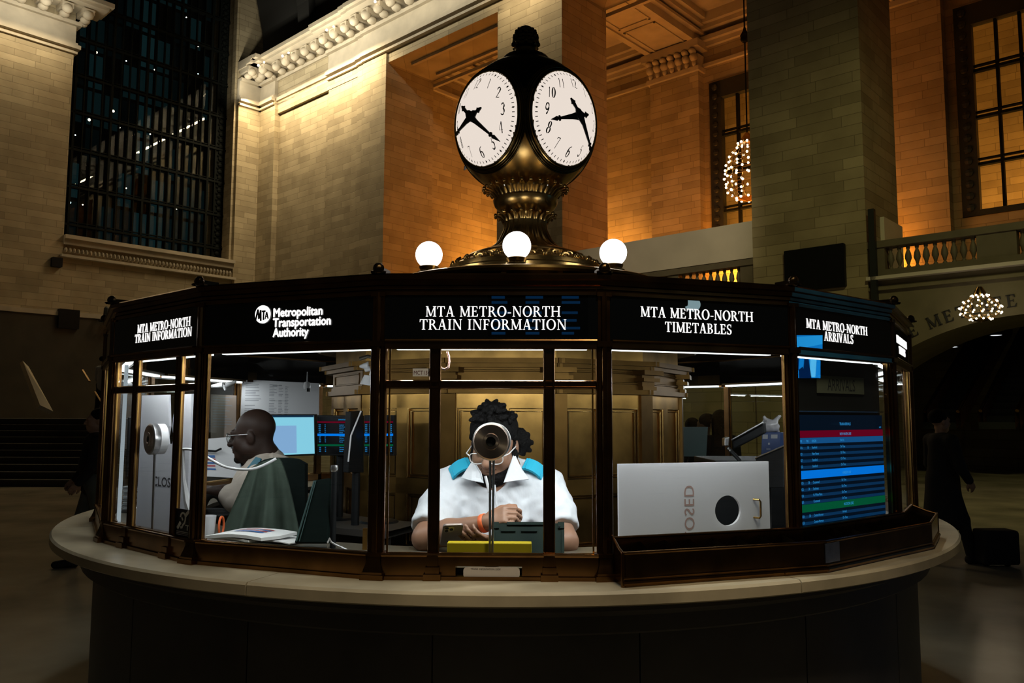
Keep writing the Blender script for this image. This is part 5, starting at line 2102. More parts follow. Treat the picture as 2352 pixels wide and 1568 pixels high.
# wristband and pen
f = (Lw - Le).normalized()
q = f.to_track_quat('Z', 'Y').to_matrix().to_4x4()
q.translation = Lw - f * 0.008
m = MB(q)
m.lathe([(0.0335, -0.010), (0.0365, -0.008), (0.0365, 0.008), (0.0335, 0.010)], 24)
m.build('wristband', M['orange'], parent=clerk, at=world_of(clerk).translation, smooth='all')
pen = MB()
pen.tube([P(1115, 1093, 3.335), P(1124, 1130, 3.325)], 0.006, 10)
pen.build('badge_clip', M['white_plastic'], parent=clerk, at=world_of(clerk).translation, smooth=True)
# stool under the clerk
st = thing('stool', 'dark swivel stool under the clerk behind the counter', 'stool', (hipc.x, hipc.y, 0.16))
m = MB().lathe([(0.001, 0.72), (0.19, 0.715), (0.20, 0.70), (0.19, 0.66), (0.001, 0.655)], 24, (hipc.x, hipc.y, 0))
m.build('seat', M['black'], parent=st, smooth=True)
MB().tube([(hipc.x, hipc.y, 0.19), (hipc.x, hipc.y, 0.66)], 0.03, 12).build('column', M['steel'], parent=st, smooth=True)
MB().lathe([(0.24, 0.16), (0.24, 0.18), (0.05, 0.2)], 24, (hipc.x, hipc.y, 0)).build('base', M['black'], parent=st, smooth=True)

# phone in the clerk's hand
tl, tr, bl = P(1018, 1207, 3.02), P(1064, 1205, 3.035), P(1038, 1248, 3.135)
X_ = (tr - tl).normalized()
Yd = (bl - tl)
Yd = (Yd - X_ * Yd.dot(X_)).normalized()
n_ = X_.cross(Yd)
if n_.y > 0:
    n_ = -n_
PT = Matrix((X_, -n_, -Yd)).transposed().to_4x4()
PT.translation = tl
ph = thing('phone', 'grey phone with three camera lenses held by the clerk', 'phone', tl)
MB(PT).rbox(0, 0.076, 0, 0.008, -0.148, 0, 0.012, seg=5).build('phone_body', mat('phone_grey', (0.23, 0.19, 0.18), 0.3, metal=0.4), parent=ph, bevel=0.001)
MB(PT).rbox(0.006, 0.042, -0.0022, 0, -0.044, -0.006, 0.009, seg=4).build('camera_plate', mat('phone_plate', (0.42, 0.38, 0.36), 0.25), parent=ph)
for a, b_ in ((0.0155, -0.0155), (0.0155, -0.034), (0.0325, -0.025)):
    MB(PT).disc((a, b_), 0.0068, -0.0042, -0.002, 16).build('camera_lens', M['black'], parent=ph)

# --- the second clerk, seen from the side
man = thing('person', 'bald clerk in profile with spectacles and a khaki shirt seated at the monitors', 'person', (P(600, 1100, 4.1).x, 4.1, 0.16))
HC2 = P(582, 1000, 4.10)
HT2 = Matrix.Translation(HC2) @ rot_face(math.radians(-92), math.radians(8))
nb = P(612, 1060, 4.12)
sh_n, sh_f = P(605, 1092, 3.98), P(612, 1085, 4.30)
el_n, wr_n = P(548, 1148, 3.93), P(508, 1128, 3.93)
ch2 = P(606, 1120, 4.13)
hp2 = P(612, 1260, 4.13)
hp2.z = 0.90
b = Blob(HT2)
head_shape(b, 1.0, 1.1)
h = Blob()
h.p = b.p
h.cone(HT2 @ Vector((0, 0.03, -0.05)), nb, 0.062, 0.072, 0.03)
h.cone(nb, ch2, 0.07, 0.12, 0.05)
h.cone(ch2, hp2, 0.13, 0.15, 0.05)
h.chain([sh_n, el_n, wr_n], [0.055, 0.046, 0.03], 0.02)
ef, wf_ = P(560, 1140, 4.36), P(520, 1125, 4.36)
h.chain([sh_f, ef, wf_], [0.055, 0.046, 0.03], 0.02)
hand_shape(h, wr_n, wr_n + Vector((-0.085, 0, 0.01)), (0, -0.2, 1), 0.45, 1, 1.0)
hand_shape(h, wf_, wf_ + Vector((-0.085, 0, 0.01)), (0, 0.2, 1), 0.45, -1, 1.0)
for s in (-1, 1):
    kn = hp2 + Vector((-0.40, s * 0.12, -0.02))
    h.chain([hp2 + Vector((0, s * 0.09, 0)), kn, kn + Vector((0.05, 0, -0.46)), kn + Vector((0.05, 0, -0.66))], [0.10, 0.07, 0.055, 0.045], 0.03)
    h.chain([kn + Vector((0.06, 0, -0.66)), kn + Vector((-0.10, 0, -0.69))], [0.045, 0.035], 0.02)
organic('body', h, 0.0062, M['skin_deep'], man)
s_ = Blob()
s_.cone(nb + Vector((0.01, 0, -0.01)), ch2, 0.088, 0.135, 0.05)
s_.cone(ch2, hp2, 0.155, 0.165, 0.05)
s_.chain([nb + Vector((0, -0.05, -0.03)), sh_n, sh_n.lerp(el_n, 0.55), el_n, el_n.lerp(wr_n, 0.55)], [0.07, 0.074, 0.068, 0.060, 0.050], 0.04)
s_.chain([nb + Vector((0, 0.05, -0.03)), sh_f, ef, ef.lerp(wf_, 0.5)], [0.07, 0.07, 0.060, 0.050], 0.04)
s_.cone(HT2 @ Vector((0, -0.05, -0.09)), P(572, 1075, 4.1), 0.07, 0.02, 0.01, sub=True)
organic('shirt', s_, 0.008, M['khaki'], man, 0.004, 50)
flap('collar', [P(570, 1072, 4.02), P(585, 1052, 4.03), P(628, 1040, 4.05), P(664, 1050, 4.03), P(628, 1058, 3.99), P(598, 1070, 3.98)], 0.006, M['khaki'], man)
flap('epaulette', [P(566, 1080, 3.935), P(590, 1050, 3.95), P(602, 1054, 3.94), P(598, 1066, 3.925), P(580, 1082, 3.91)], 0.008, M['teal'], man)
glasses(man, HT2, M['steel'])
c = Blob(HT2)
c.ell((0, -0.085, -0.108), (0.026, 0.026, 0.022), 0.01)
c.ell((0, -0.112, -0.047), (0.024, 0.006, 0.004), 0.005)
organic('beard', c, 0.0045, M['hair'], man, 0.0015, 200)


def cloth(name, rows, thick, material, parent=None, at=None):
    """A thick draped sheet from rows of points."""
    m = MB()
    m.grid(rows)
    back = [[Vector(p) + Vector((0, thick, 0)) for p in r] for r in rows]
    m.grid(back)
    n = len(rows[0])
    for a, b_ in ((rows[0], back[0]), (rows[-1], back[-1])):
        m.grid([a, b_])
    m.grid([[r[0] for r in rows], [r[0] for r in back]])
    m.grid([[r[-1] for r in rows], [r[-1] for r in back]])
    return m.build(name, material, parent=parent, smooth='all', at=at if at is not None else (world_of(parent).translation if parent else rows[0][0]))


# chair of the second clerk and the jacket over it
chx = P(645, 1160, 3.86)
chair = thing('office_chair', 'dark high-backed chair behind the seated bald clerk', 'chair', (chx.x, 3.95, 0.16))
rows = []
for j in range(13):
    t = j / 12
    y_ = 1052 + t * 195
    rows.append([P(px + (8 - 30 * t) * (1 if px < 620 else 0), y_ + 14 * (abs(px - 640) / 60) ** 4 * (1 - t), 3.86 + 0.0009 * abs(px - 640) - 0.02 * math.sin(PI * t)) for px in (585, 600, 620, 640, 660, 680, 700)])
cloth('backrest', rows, 0.06, mat('chair_fabric', (0.006, 0.011, 0.010), 0.9, var=0.3, spec=0.1), chair)
MB().lathe([(0.001, 0.74), (0.20, 0.735), (0.21, 0.70), (0.19, 0.66), (0.001, 0.65)], 24, (chx.x - 0.20, 4.12, 0)).build('seat', M['black'], parent=chair, smooth=True)
MB().tube([(chx.x - 0.20, 4.12, 0.19), (chx.x - 0.20, 4.12, 0.66)], 0.03, 10).build('column', M['steel'], parent=chair)
MB().lathe([(0.20, 0.16), (0.20, 0.18), (0.05, 0.2)], 24, (chx.x - 0.20, 4.12, 0)).build('base', M['black'], parent=chair, smooth=True)
rows = []
for j in range(22):
    t = j / 21
    r_ = []
    for i in range(33):
        u = i / 32
        x0 = 572 + (500 - 572) * t
        x1 = 640 + (690 - 640) * t ** 0.7
        px = x0 + (x1 - x0) * u
        py = 1062 + 178 * t + 8 * math.sin(u * 9) * t + (16 * (1 - u) ** 3 - 10 * u) * (1 - t)
        fold = 0.035 * math.sin(u * 17 + 1.2 * t) * (0.25 + 0.75 * t) + 0.014 * math.sin(u * 41 + 2 * t) * t
        r_.append(P(px, py, 3.74 + fold - 0.05 * t))
    rows.append(r_)
jk = cloth('draped_jacket', rows, 0.015, M['jacket'])
tag(jk, 'grey green jacket draped in folds over the dark chair back', 'jacket')

# --- people outside the booth
bystander('person in a white top high on the far stairs', P(235, 900, 22.6).x, 22.6, 1.55, 1.75, math.radians(160), 'white_top', 'dark_cloth', step=0.1)
bystander('person in dark jacket and grey green trousers waiting by the far rim of the counter', P(222, 1000, 9.0).x, 9.0, 0, 1.72, math.radians(-60), 'dark_cloth', 'grey_cloth', arm=(0.12, 0.1))
bystander('dark haired person seen through the booth glass beside the poster', P(508, 990, 8.6).x, 8.6, 0, 1.66, math.radians(12), 'dark_cloth', 'dark_cloth', hairlen=0.10)
bystander('dark silhouetted person with full hair behind the brass frame inside view', P(1652, 970, 9.0).x, 9.0, 0, 1.72, math.radians(200), 'dark_cloth', 'dark_cloth', hairlen=0.06)
bystander('smaller dark silhouetted person seen through the glass above the pale folder', P(1590, 985, 11.0).x, 11.0, 0, 1.62, math.radians(170), 'dark_cloth', 'dark_cloth')
bystander('thin dark silhouetted person between two others beyond the booth glass', P(1620, 975, 10.2).x, 10.2, 0, 1.68, math.radians(220), 'dark_cloth', 'dark_cloth')
bystander('person in a long dark coat walking past the counter rim', P(2160, 1000, 9.4).x, 9.4, 0, 1.74, math.radians(100), 'dark_cloth', 'dark_cloth', step=0.26, coat=True)
# ================================================================== things in and on the booth
DESKZ = 1.125
sh = thing('inner_shelf', 'dark curved shelf against the brass core carrying the monitors', 'shelf', (BX, BY, 0.16))
MB().lathe([(1.09, 1.095), (1.46, 1.095), (1.46, 1.125), (1.09, 1.125), (1.09, 1.095)], 40, (BX, BY, 0), a0=math.radians(-118), a1=math.radians(-22)).build('shelf_top', M['desk_dark'], parent=sh)
MB().lathe([(1.42, 0.16), (1.42, 1.095)], 40, (BX, BY, 0), a0=math.radians(-118), a1=math.radians(-22)).build('shelf_front', M['desk_dark'], parent=sh)


def slab4(name, pts, thick, material, parent=None, bevel=0.0, at=None):
    """A slab whose front is the quad pts and whose thickness runs away from the viewer."""
    pts = [Vector(p) for p in pts]
    n = (pts[1] - pts[0]).cross(pts[-1] - pts[0]).normalized()
    if n.dot(pts[0] - EYE) < 0:
        n = -n
    k = len(pts)
    m = MB()
    m.add(pts + [p + n * thick for p in pts], [list(range(k)), list(range(2 * k - 1, k - 1, -1))] + [(i, (i + 1) % k, (i + 1) % k + k, i + k) for i in range(k)])
    a = at if at is not None else (world_of(parent).translation if parent is not None else sum(pts, Vector()) / k)
    return m.build(name, material, parent=parent, bevel=bevel, at=a)


def quadf(pts):
    """Bilinear map (u, v) -> point on a quad given TL, TR, BR, BL; lifted a little to the viewer."""
    tl, tr, br_, bl = [Vector(p) for p in pts]
    n = (tr - tl).cross(bl - tl).normalized()
    if n.dot(tl - EYE) > 0:
        n = -n

    def f(u, v, lift=0.001):
        return (tl * (1 - u) + tr * u) * (1 - v) + (bl * (1 - u) + br_ * u) * v + n * lift
    return f


def marks(name, pts, rects, material, parent, lift=0.0012):
    f = quadf(pts)
    m = MB()
    for u0, u1, v0, v1 in rects:
        m.add([f(u0, v0, lift), f(u1, v0, lift), f(u1, v1, lift), f(u0, v1, lift)], [(0, 1, 2, 3)])
    return m.build(name, material, parent=parent, at=world_of(parent).translation)


def qtext(name, pts, items, material, parent, lift=0.0014, xs=0.8):
    """items: (text, u, v, height in v, align); lettering laid on a quad."""
    f = quadf(pts)
    tl, tr, br_, bl = [Vector(p) for p in pts]
    asp = (bl - tl).length / (tr - tl).length
    m = MB()
    for t, u, v, hv, al in items:
        vs, fs = text_geo(t, 1.0, al)
        m.add([f(u + x * hv * asp * xs, v - y * hv, lift) for x, y in vs], fs)
    return m.build(name, material, parent=parent, at=world_of(parent).translation)


def PQ(x0, y0, x1, y1, Y, Y2=None):
    Y2 = Y if Y2 is None else Y2
    return [P(x0, y0, Y), P(x1, y0, Y2), P(x1, y1, Y2), P(x0, y1, Y)]


def whole(o, lab, cat, group=None):
    return tag(o, lab, cat, group)


# ---- speaking discs on their stems
sp = bpy.data.materials.new('spun_copper')
sp.use_nodes = True
nt = sp.node_tree
b_ = nt.nodes['Principled BSDF']
b_.inputs['Metallic'].default_value = 1
b_.inputs['Roughness'].default_value = 0.34
b_.inputs['Base Color'].default_value = (0.50, 0.38, 0.32, 1)
b_.inputs['Anisotropic'].default_value = 0.85
tg = nt.nodes.new('ShaderNodeTangent')
tg.direction_type = 'RADIAL'
tg.axis = 'Y'
nt.links.new(tg.outputs[0], b_.inputs['Tangent'])


def speaking_disc(c, nrm, foot, lab):
    y = -Vector(nrm).normalized()
    x = y.cross(Vector((0, 0, 1))).normalized()
    z = x.cross(y)
    F = Matrix((x, y, z)).transposed().to_4x4()
    F.translation = c
    r = thing('speaking_disc', lab, 'speaking disc', foot)

    def lat(name, prof, mt):
        m = MB(F @ Matrix.Rotation(PI / 2, 4, 'X'))
        m.lathe(prof, 48)
        return m.build(name, mt, parent=r, smooth=True, frame=F)
    lat('disc_plate', [(0.016, 0.030), (0.0605, 0.030), (0.064, 0.027)], sp)
    lat('disc_ring', [(0.016, 0.0302), (0.018, 0.034), (0.028, 0.033), (0.030, 0.030)], sp)
    lat('rim', [(0.064, 0.027), (0.068, 0.024), (0.068, 0.0), (0.066, -0.003)], M['steel'])
    lat('drum', [(0.066, -0.003), (0.066, -0.034), (0.060, -0.038), (0.001, -0.038)], M['white_plastic'])
    lat('hole', [(0.016, 0.031), (0.016, 0.02), (0.001, 0.018)], M['black_matt'])
    m = MB()
    for d in (-0.0065, 0.0065):
        a = F @ Vector((d, 0.0, -0.062))
        m.tube([a, Vector((foot[0], foot[1], foot[2] + 0.02)) + x * d * 0.7], 0.0042, 8)
    m.build('stem', M['steel'], parent=r, smooth=True, at=foot)
    m = MB().lathe([(0.001, 0.02), (0.02, 0.018), (0.028, 0.006), (0.028, 0.0)], 20, foot)
    m.build('foot', M['steel'], parent=r, smooth=True, at=foot)
    return r


F2, L2 = facet(2)
n2 = -F2.col[1].to_3d()
c = fpt(1130, 1013, 2, 0.05)
ft = fpt(1128, 1255, 2, 0.05)
ft.z = DESKZ + 0.002
speaking_disc(c, Vector((-0.10, -1, -0.02)), ft, 'round copper speaking disc on a thin stem hiding the clerk face')
c = fpt(357, 1008, 0, 0.06)
ft = fpt(350, 1215, 0, 0.06)
ft.z = DESKZ + 0.002
F0, L0 = facet(0)
speaking_disc(c, Vector((-0.80, -0.75, 0)), ft, 'dark faced speaking disc on a stem before the upright closed board')

# ---- front window: tablet, yellow box, slot card, asset sticker, bead cord
r = thing('tablet', 'tablet in a rugged dark green case standing before the clerk', 'tablet', P(1214, 1272, 3.02))
q = [P(1131, 1200, 3.09), P(1296, 1200, 3.09), P(1296, 1262, 3.0), P(1131, 1262, 3.0)]
for v_ in q:
    v_.z = max(v_.z, DESKZ + 0.004)
q[2].z = q[3].z = DESKZ + 0.004
M['case'] = mat('green_case', (0.0014, 0.010, 0.007), 0.6, spec=0.12)
slab4('case', q, 0.022, M['case'], r, bevel=0.006)
f = quadf(q)
m = MB()
for u0, u1, v0, v1 in ((0.0, 0.09, 0.0, 0.16), (0.91, 1.0, 0.0, 0.16), (0.2, 0.8, 0.0, 0.07), (0.0, 0.04, 0.2, 0.95), (0.96, 1.0, 0.2, 0.95), (0.12, 0.32, 0.18, 0.24), (0.40, 0.62, 0.18, 0.24), (0.08, 0.92, 0.80, 0.86)):
    a = [f(u0, v0, 0.0), f(u1, v0, 0.0), f(u1, v1, 0.0), f(u0, v1, 0.0)]
    b2 = [f(u0, v0, 0.006), f(u1, v0, 0.006), f(u1, v1, 0.006), f(u0, v1, 0.006)]
    m.add(a + b2, [(0, 1, 5, 4), (1, 2, 6, 5), (2, 3, 7, 6), (3, 0, 4, 7), (4, 5, 6, 7)])
m.build('case_ribs', M['case'], parent=r, at=world_of(r).translation)
m = MB()
m.ball(f(0.93, 0.12, 0.004), 0.005, 10, 6)
m.build('camera_lens', M['black'], parent=r, at=world_of(r).translation)

m = MB(F2)
a, b2 = floc(1027, 1258, 2, 0.09), floc(1221, 1258, 2, 0.09)
m.box(a.x, b2.x, 0.085, 0.135, DESKZ + 0.001, 1.203)
o = m.build('card_box', mat('yellow_card', (0.55, 0.42, 0.01), 0.55, var=0.06), frame=F2, bevel=0.002)
whole(o, 'long low yellow card box on the desk before the clerk', 'box')

r = thing('slot_card', 'white card with a line of print tucked in the slot under the front window', 'card', fpt(1130, 1318, 2))
a, b2 = floc(1066, 1304, 2), floc(1194, 1304, 2)
m = MB(F2).rbox(a.x, b2.x, -0.036, -0.031, 1.103, 1.140, 0.012)
m.build('card', mat('card_dim', (0.55, 0.50, 0.47), 0.6), parent=r, frame=F2)
m = MB(F2)
sans(m, 'TRAINS  INFORMATION  DESK', 0.0085, (a.x + b2.x) / 2 - 0.02, 1.131, -0.0366, xs=0.9)
m.build('print', M['ink_black'], parent=r, frame=F2)

r = thing('asset_sticker', 'small white sticker with red and black letters on the upper front glass', 'sticker', fpt(968, 855, 2))
a, b2 = floc(948, 864, 2), floc(990, 846, 2)
MB(F2).box(a.x, b2.x, -0.0025, -0.0005, a.z, b2.z).build('label', M['paper'], parent=r, frame=F2)
m = MB(F2)
sans(m, 'MCT134', 0.0205, a.x + 0.003, a.z + 0.006, -0.003, 'LEFT', xs=0.80)
m.build('lettering', mat('red_black_ink', (0.12, 0.02, 0.03), 0.6), parent=r, frame=F2)

pts = [P(1012, 802, 2.93), P(1011, 820, 2.93), P(1010, 838, 2.93), P(1014, 846, 2.93), P(1022, 848, 2.93), P(1030, 843, 2.93), P(1032, 830, 2.93), P(1031, 818, 2.93), P(1027, 806, 2.93)]
m = MB()
for i in range(len(pts) - 1):
    for t in (0.0, 0.25, 0.5, 0.75):
        m.ball(pts[i].lerp(pts[i + 1], t), 0.0042, 7, 5)
m.tube(pts, 0.002, 5)
o = m.build('bead_cord', mat('pale_bead', (0.75, 0.42, 0.32), 0.4), at=pts[4])
whole(o, 'looped cord of pale beads hanging inside the upper front window', 'cord')

# ---- closed boards
M['board'] = mat('translucent_board', (0.80, 0.80, 0.84), 0.25)
nt = M['board'].node_tree
tl_ = nt.nodes.new('ShaderNodeBsdfTranslucent')
tl_.inputs['Color'].default_value = (0.86, 0.86, 0.90, 1)
mxs = nt.nodes.new('ShaderNodeMixShader')
mxs.inputs[0].default_value = 0.5
nt.links.new(nt.nodes['Principled BSDF'].outputs[0], mxs.inputs[1])
nt.links.new(tl_.outputs[0], mxs.inputs[2])
nt.links.new(mxs.outputs[0], nt.nodes['Material Output'].inputs[0])
M['faint_red'] = mat('show_through_letters', (0.34, 0.22, 0.20), 0.4)
F3, L3 = facet(3)
off = 0.16
tl, tr = floc(1421, 1073, 3, off), floc(1765, 1052, 3, off)
x0, x1, z1, z0 = tl.x, tr.x, (tl.z + tr.z) / 2, DESKZ + 0.002
hc = floc(1672, 1172, 3, off)
rh = 0.0585
r = thing('closed_board', 'white closed board lying on its side inside the timetables window', 'sign board', F3 @ Vector(((x0 + x1) / 2, off, z0)))
m = MB(F3)
ins, outp = [], []
NA = 48
for i in range(NA):
    a = 2 * PI * i / NA + 0.01
    dx, dz = math.cos(a), math.sin(a)
    ins.append((hc.x + rh * dx, hc.z + rh * dz))
    t = min([q for q in ((x1 - hc.x) / dx if dx > 0 else 1e9, (x0 - hc.x) / dx if dx < 0 else 1e9, (z1 - hc.z) / dz if dz > 0 else 1e9, (z0 - hc.z) / dz if dz < 0 else 1e9)])
    outp.append((hc.x + t * dx, hc.z + t * dz))
cx_ = [(x0, z0), (x1, z0), (x1, z1), (x0, z1)]
allo = sorted(outp + cx_, key=lambda p: math.atan2(p[1] - hc.z, p[0] - hc.x))
# inner ring resampled at the same angles
alli = []
for p in allo:
    a = math.atan2(p[1] - hc.z, p[0] - hc.x)
    alli.append((hc.x + rh * math.cos(a), hc.z + rh * math.sin(a)))
n = len(allo)
for ya, yb in ((off, off), (off + 0.012, off + 0.012)):
    m.add([(p[0], ya, p[1]) for p in allo] + [(p[0], ya, p[1]) for p in alli], [(i, (i + 1) % n, (i + 1) % n + n, i + n) for i in range(n)])
for loop in (allo, alli):
    m.add([(p[0], off, p[1]) for p in loop] + [(p[0], off + 0.012, p[1]) for p in loop], [(i, (i + 1) % n, (i + 1) % n + n, i + n) for i in range(n)])
m.build('board', M['board'], parent=r, frame=F3)
# the word shows through from the other side: mirrored, turned on its side
lc = floc(1583, 1170, 3, off)
m = MB(F3)
vs, fs = text_geo('CLOSED', 0.066, 'RIGHT', 1.08)
m.add([(lc.x + (vy - 0.022) * 0.95, off - 0.0008, lc.z + 0.095 + vx) for vx, vy in vs], fs)
m.build('mirrored_letters', M['faint_red'], parent=r, frame=F3)
ha, hb = floc(1736, 1146, 3, off), floc(1734, 1188, 3, off)
m = MB(F3)
hz0, hz1 = hb.z, ha.z
m.tube([(ha.x - 0.012, off, hz1), (ha.x, off - 0.022, hz1), (ha.x + 0.004, off - 0.024, hz1 - 0.008), (ha.x + 0.004, off - 0.024, hz0 + 0.008), (ha.x, off - 0.022, hz0), (ha.x - 0.012, off, hz0)], 0.0042, 8)
m.build('handle', M['brass'], parent=r, frame=F3, smooth=True)

off = 0.17
ptl, ptr = floc(326, 908, 0, off), floc(440, 906, 0, off)
x0, x1, z1, z0 = ptl.x, ptr.x, ptl.z, DESKZ + 0.002
hc = floc(392, 1004, 0, off)
r = thing('closed_board', 'white closed board standing upright with a notch behind the dark speaking disc', 'sign board', F0 @ Vector(((x0 + x1) / 2, off, z0)))
nx = hc.x - 0.005
pts = [(x0, z0), (x1, z0), (x1, z1), (nx + 0.036, z1), (nx + 0.016, hc.z + 0.05), (nx + 0.03, hc.z), (nx + 0.02, hc.z - 0.03), (nx - 0.02, hc.z - 0.03), (nx - 0.03, hc.z), (nx - 0.016, hc.z + 0.05), (nx - 0.036, z1), (x0, z1)]
MB(F0).prism(pts, off, off + 0.012).build('board', M['board'], parent=r, frame=F0)
m = MB(F0)
lc = floc(378, 1112, 0, off)
lc, lr = floc(351, 1114, 0, off), floc(413, 1114, 0, off)
vs, fs = text_geo('CLOSED', 0.060, 'LEFT')
wt = max(v[0] for v in vs)
sans(m, 'CLOSED', 0.060, lc.x, lc.z, off - 0.001, 'LEFT', xs=(lr.x - lc.x) / wt, bold=0.0012)
m.build('lettering', M['ink_black'], parent=r, frame=F0)

# ---- hearing loop sign on the window post
r = thing('hearing_loop_sign', 'dark sign with a white ear symbol and letter T on the window beside the post', 'sign', fpt(424, 1205, 0, 0.0))
a, b2 = floc(407, 1166, 0), floc(440, 1244, 0)
sx0, sx1, sz1, sz0 = a.x, min(b2.x, L0 / 2 - 0.028), a.z, 1.182
MB(F0).box(sx0, sx1, -0.006, -0.002, sz0, sz1).build('plate', mat('navy_plate', (0.004, 0.007, 0.016), 0.35), parent=r, frame=F0)
w_, h_ = sx1 - sx0, sz1 - sz0
m = MB(F0)
yq = -0.0068


def sq(u, v):
    return (sx0 + w_ * u, sz0 + h_ * v)


for p in _arc(0.5, 0.70, 0.20, 0.20, 0.12, 0.13, -20, 180, 10):
    m.prism([sq(*t) for t in p], yq, yq + 0.0006)
for pp, ww in (([(0.66, 0.66), (0.62, 0.52), (0.50, 0.42), (0.46, 0.34), (0.36, 0.33)], 0.08), ([(0.16, 0.28), (0.36, 0.52)], 0.13), ([(0.66, 0.78), (0.86, 0.96)], 0.13), ([(0.42, 0.70), (0.50, 0.60)], 0.06)):
    for p in stroke(pp, ww):
        m.prism([sq(*t) for t in p], yq, yq + 0.0006)
for p in (_r(0.66, 0.94, 0.42, 0.46), _r(0.77, 0.83, 0.26, 0.44)):
    m.prism([sq(*t) for t in p], yq, yq + 0.0006)
for k in range(3):
    m.prism([sq(*t) for t in _r(0.12, 0.88, 0.06 + 0.055 * k, 0.085 + 0.055 * k)], yq, yq + 0.0006)
m.build('symbol', M['paper'], parent=r, frame=F0)

# ---- arrivals window: black backing, paper label, screen
F4, L4 = facet(4)
hw4 = L4 / 2 - 0.04
r = thing('arrivals_display', 'tall arrivals display with blue rows and red, blue and green bands', 'display', F4 @ Vector((0, 0.06, 1.2)))
m = MB(F4).box(-hw4, hw4, 0.033, 0.048, 1.18, 1.895)
m.build('backing', M['black_matt'], parent=r, frame=F4)
s0, s1 = floc(1826, 928, 4, 0.029), floc(2030, 1165, 4, 0.029)
SX0, SX1 = s0.x, s1.x
SZ1, SZ0 = 1.668, 1.205
m = MB(F4).box(SX0, SX1, 0.022, 0.033, SZ0, SZ1)
scr = m.build('screen', mat('screen_dark', (0.002, 0.003, 0.005), 0.12, emit=(0.0, 0.004, 0.012), es=1.0), parent=r, frame=F4)
q = [F4 @ Vector(v) for v in ((SX0, 0.022, SZ1), (SX1, 0.022, SZ1), (SX1, 0.022, SZ0), (SX0, 0.022, SZ0))]
M['blue_text'] = glow('screen_blue_text', (0.04, 0.42, 1.0), 0.80)
M['row_blue'] = glow('screen_row_blue', (0.006, 0.06, 0.18), 0.5)
M['row_head'] = glow('screen_head_row', (0.01, 0.12, 0.36), 0.7)
M['band_red'] = glow('screen_red', (0.16, 0.0, 0.015), 0.85)
M['band_blue'] = glow('screen_blue', (0.0, 0.20, 0.85), 0.95)
M['band_green'] = glow('screen_green', (0.0, 0.105, 0.04), 0.85)
marks('band_red', q, [(0, 1, 0.135, 0.195)], M['band_red'], scr)
marks('head_row', q, [(0, 1, 0.197, 0.247)], M['row_head'], scr)
marks('band_blue', q, [(0, 1, 0.475, 0.545)], M['band_blue'], scr)
marks('band_green', q, [(0, 1, 0.760, 0.825)], M['band_green'], scr)
dv = 0.0535
rows_ = []
for base, k in ((0.252, 4), (0.550, 4), (0.830, 3)):
    for i in range(k):
        rows_.append((0, 1, base + dv * i + 0.022, base + dv * i + dv - 0.006))
marks('row_tint', q, rows_, M['row_blue'], scr)
it = [('TRAIN ARRIVALS', 0.53, 0.092, 0.036, 'CENTER'), ('8:23P', 0.98, 0.122, 0.022, 'RIGHT'), ('NEW HAVEN LINE', 0.53, 0.180, 0.034, 'CENTER'), ('HARLEM LINE', 0.53, 0.526, 0.034, 'CENTER'), ('HUDSON LINE', 0.54, 0.806, 0.036, 'CENTER'),
      ('TIME', 0.012, 0.235, 0.030, 'LEFT'), ('TRK', 0.085, 0.235, 0.030, 'LEFT'), ('ORIGIN', 0.145, 0.235, 0.030, 'LEFT'), ('STATUS', 0.46, 0.235, 0.030, 'LEFT')]
for base, names in ((0.252, ('8:16|18|Stamford|On Time', '8:21||New Haven|On Time', '8:27||Stamford|On Time', '8:32||Stamford|On Time')), (0.550, ('8:20|28|Crestwood|On Time', '8:22|24|Southeast|On Time', '8:26||N. White Plains|On Time', '8:35||Crestwood|On Time')),
                    (0.830, ('8:20|30|Croton-Harmon|Arrived', '8:23||Croton-Harmon|On Time', '8:31||Poughkeepsie|On Time'))):
    for i, t in enumerate(names):
        a, b3, c3, d3 = t.split('|')
        v = base + dv * (i + 0.72)
        for tx, u in ((a, 0.018), (b3, 0.095), (c3, 0.145), (d3, 0.465)):
            if tx:
                it.append((tx, u, v, 0.031, 'LEFT'))
qtext('row_lettering', q, it, M['blue_text'], scr, xs=0.72)
a, b2 = floc(1876, 862, 4, 0.028), floc(1984, 905, 4, 0.028)
MB(F4).box(a.x, b2.x, 0.026, 0.030, (b2.z + a.z) / 2 - 0.036, (b2.z + a.z) / 2 + 0.036).build('paper_label', mat('dull_label', (0.20, 0.21, 0.15), 0.8), parent=r, frame=F4)
m = MB(F4)
sans(m, 'ARRIVALS', 0.072, (a.x + b2.x) / 2, (b2.z + a.z) / 2 - 0.025, 0.0255, xs=0.72)
m.build('label_lettering', M['ink_black'], parent=r, frame=F4)
m = MB(F4).box(-hw4, hw4, 0.018, 0.03, 1.680, 1.684)
m.build('divider', M['steel'], parent=r, frame=F4)

# ---- bronze timetable tray on the counter
tray = thing('timetable_tray', 'long bronze timetable tray on the counter under timetables and arrivals windows', 'tray', bpt(cang(4), 2.36, CTOP))
aS = cang(3) + math.radians(0.6)
aE = cang(5) + math.radians(9.5)
stops = [aS, cang(4), cang(5), aE]


def ro(a, r):
    """Radius of the polygon of circumradius r at angle a (chords between booth corners)."""
    k = math.floor((a - cang(3)) / math.radians(20) + 1e-6)
    mid = cang(3) + math.radians(20) * (k + 0.5)
    return r * math.cos(math.radians(10)) / math.cos(a - mid)


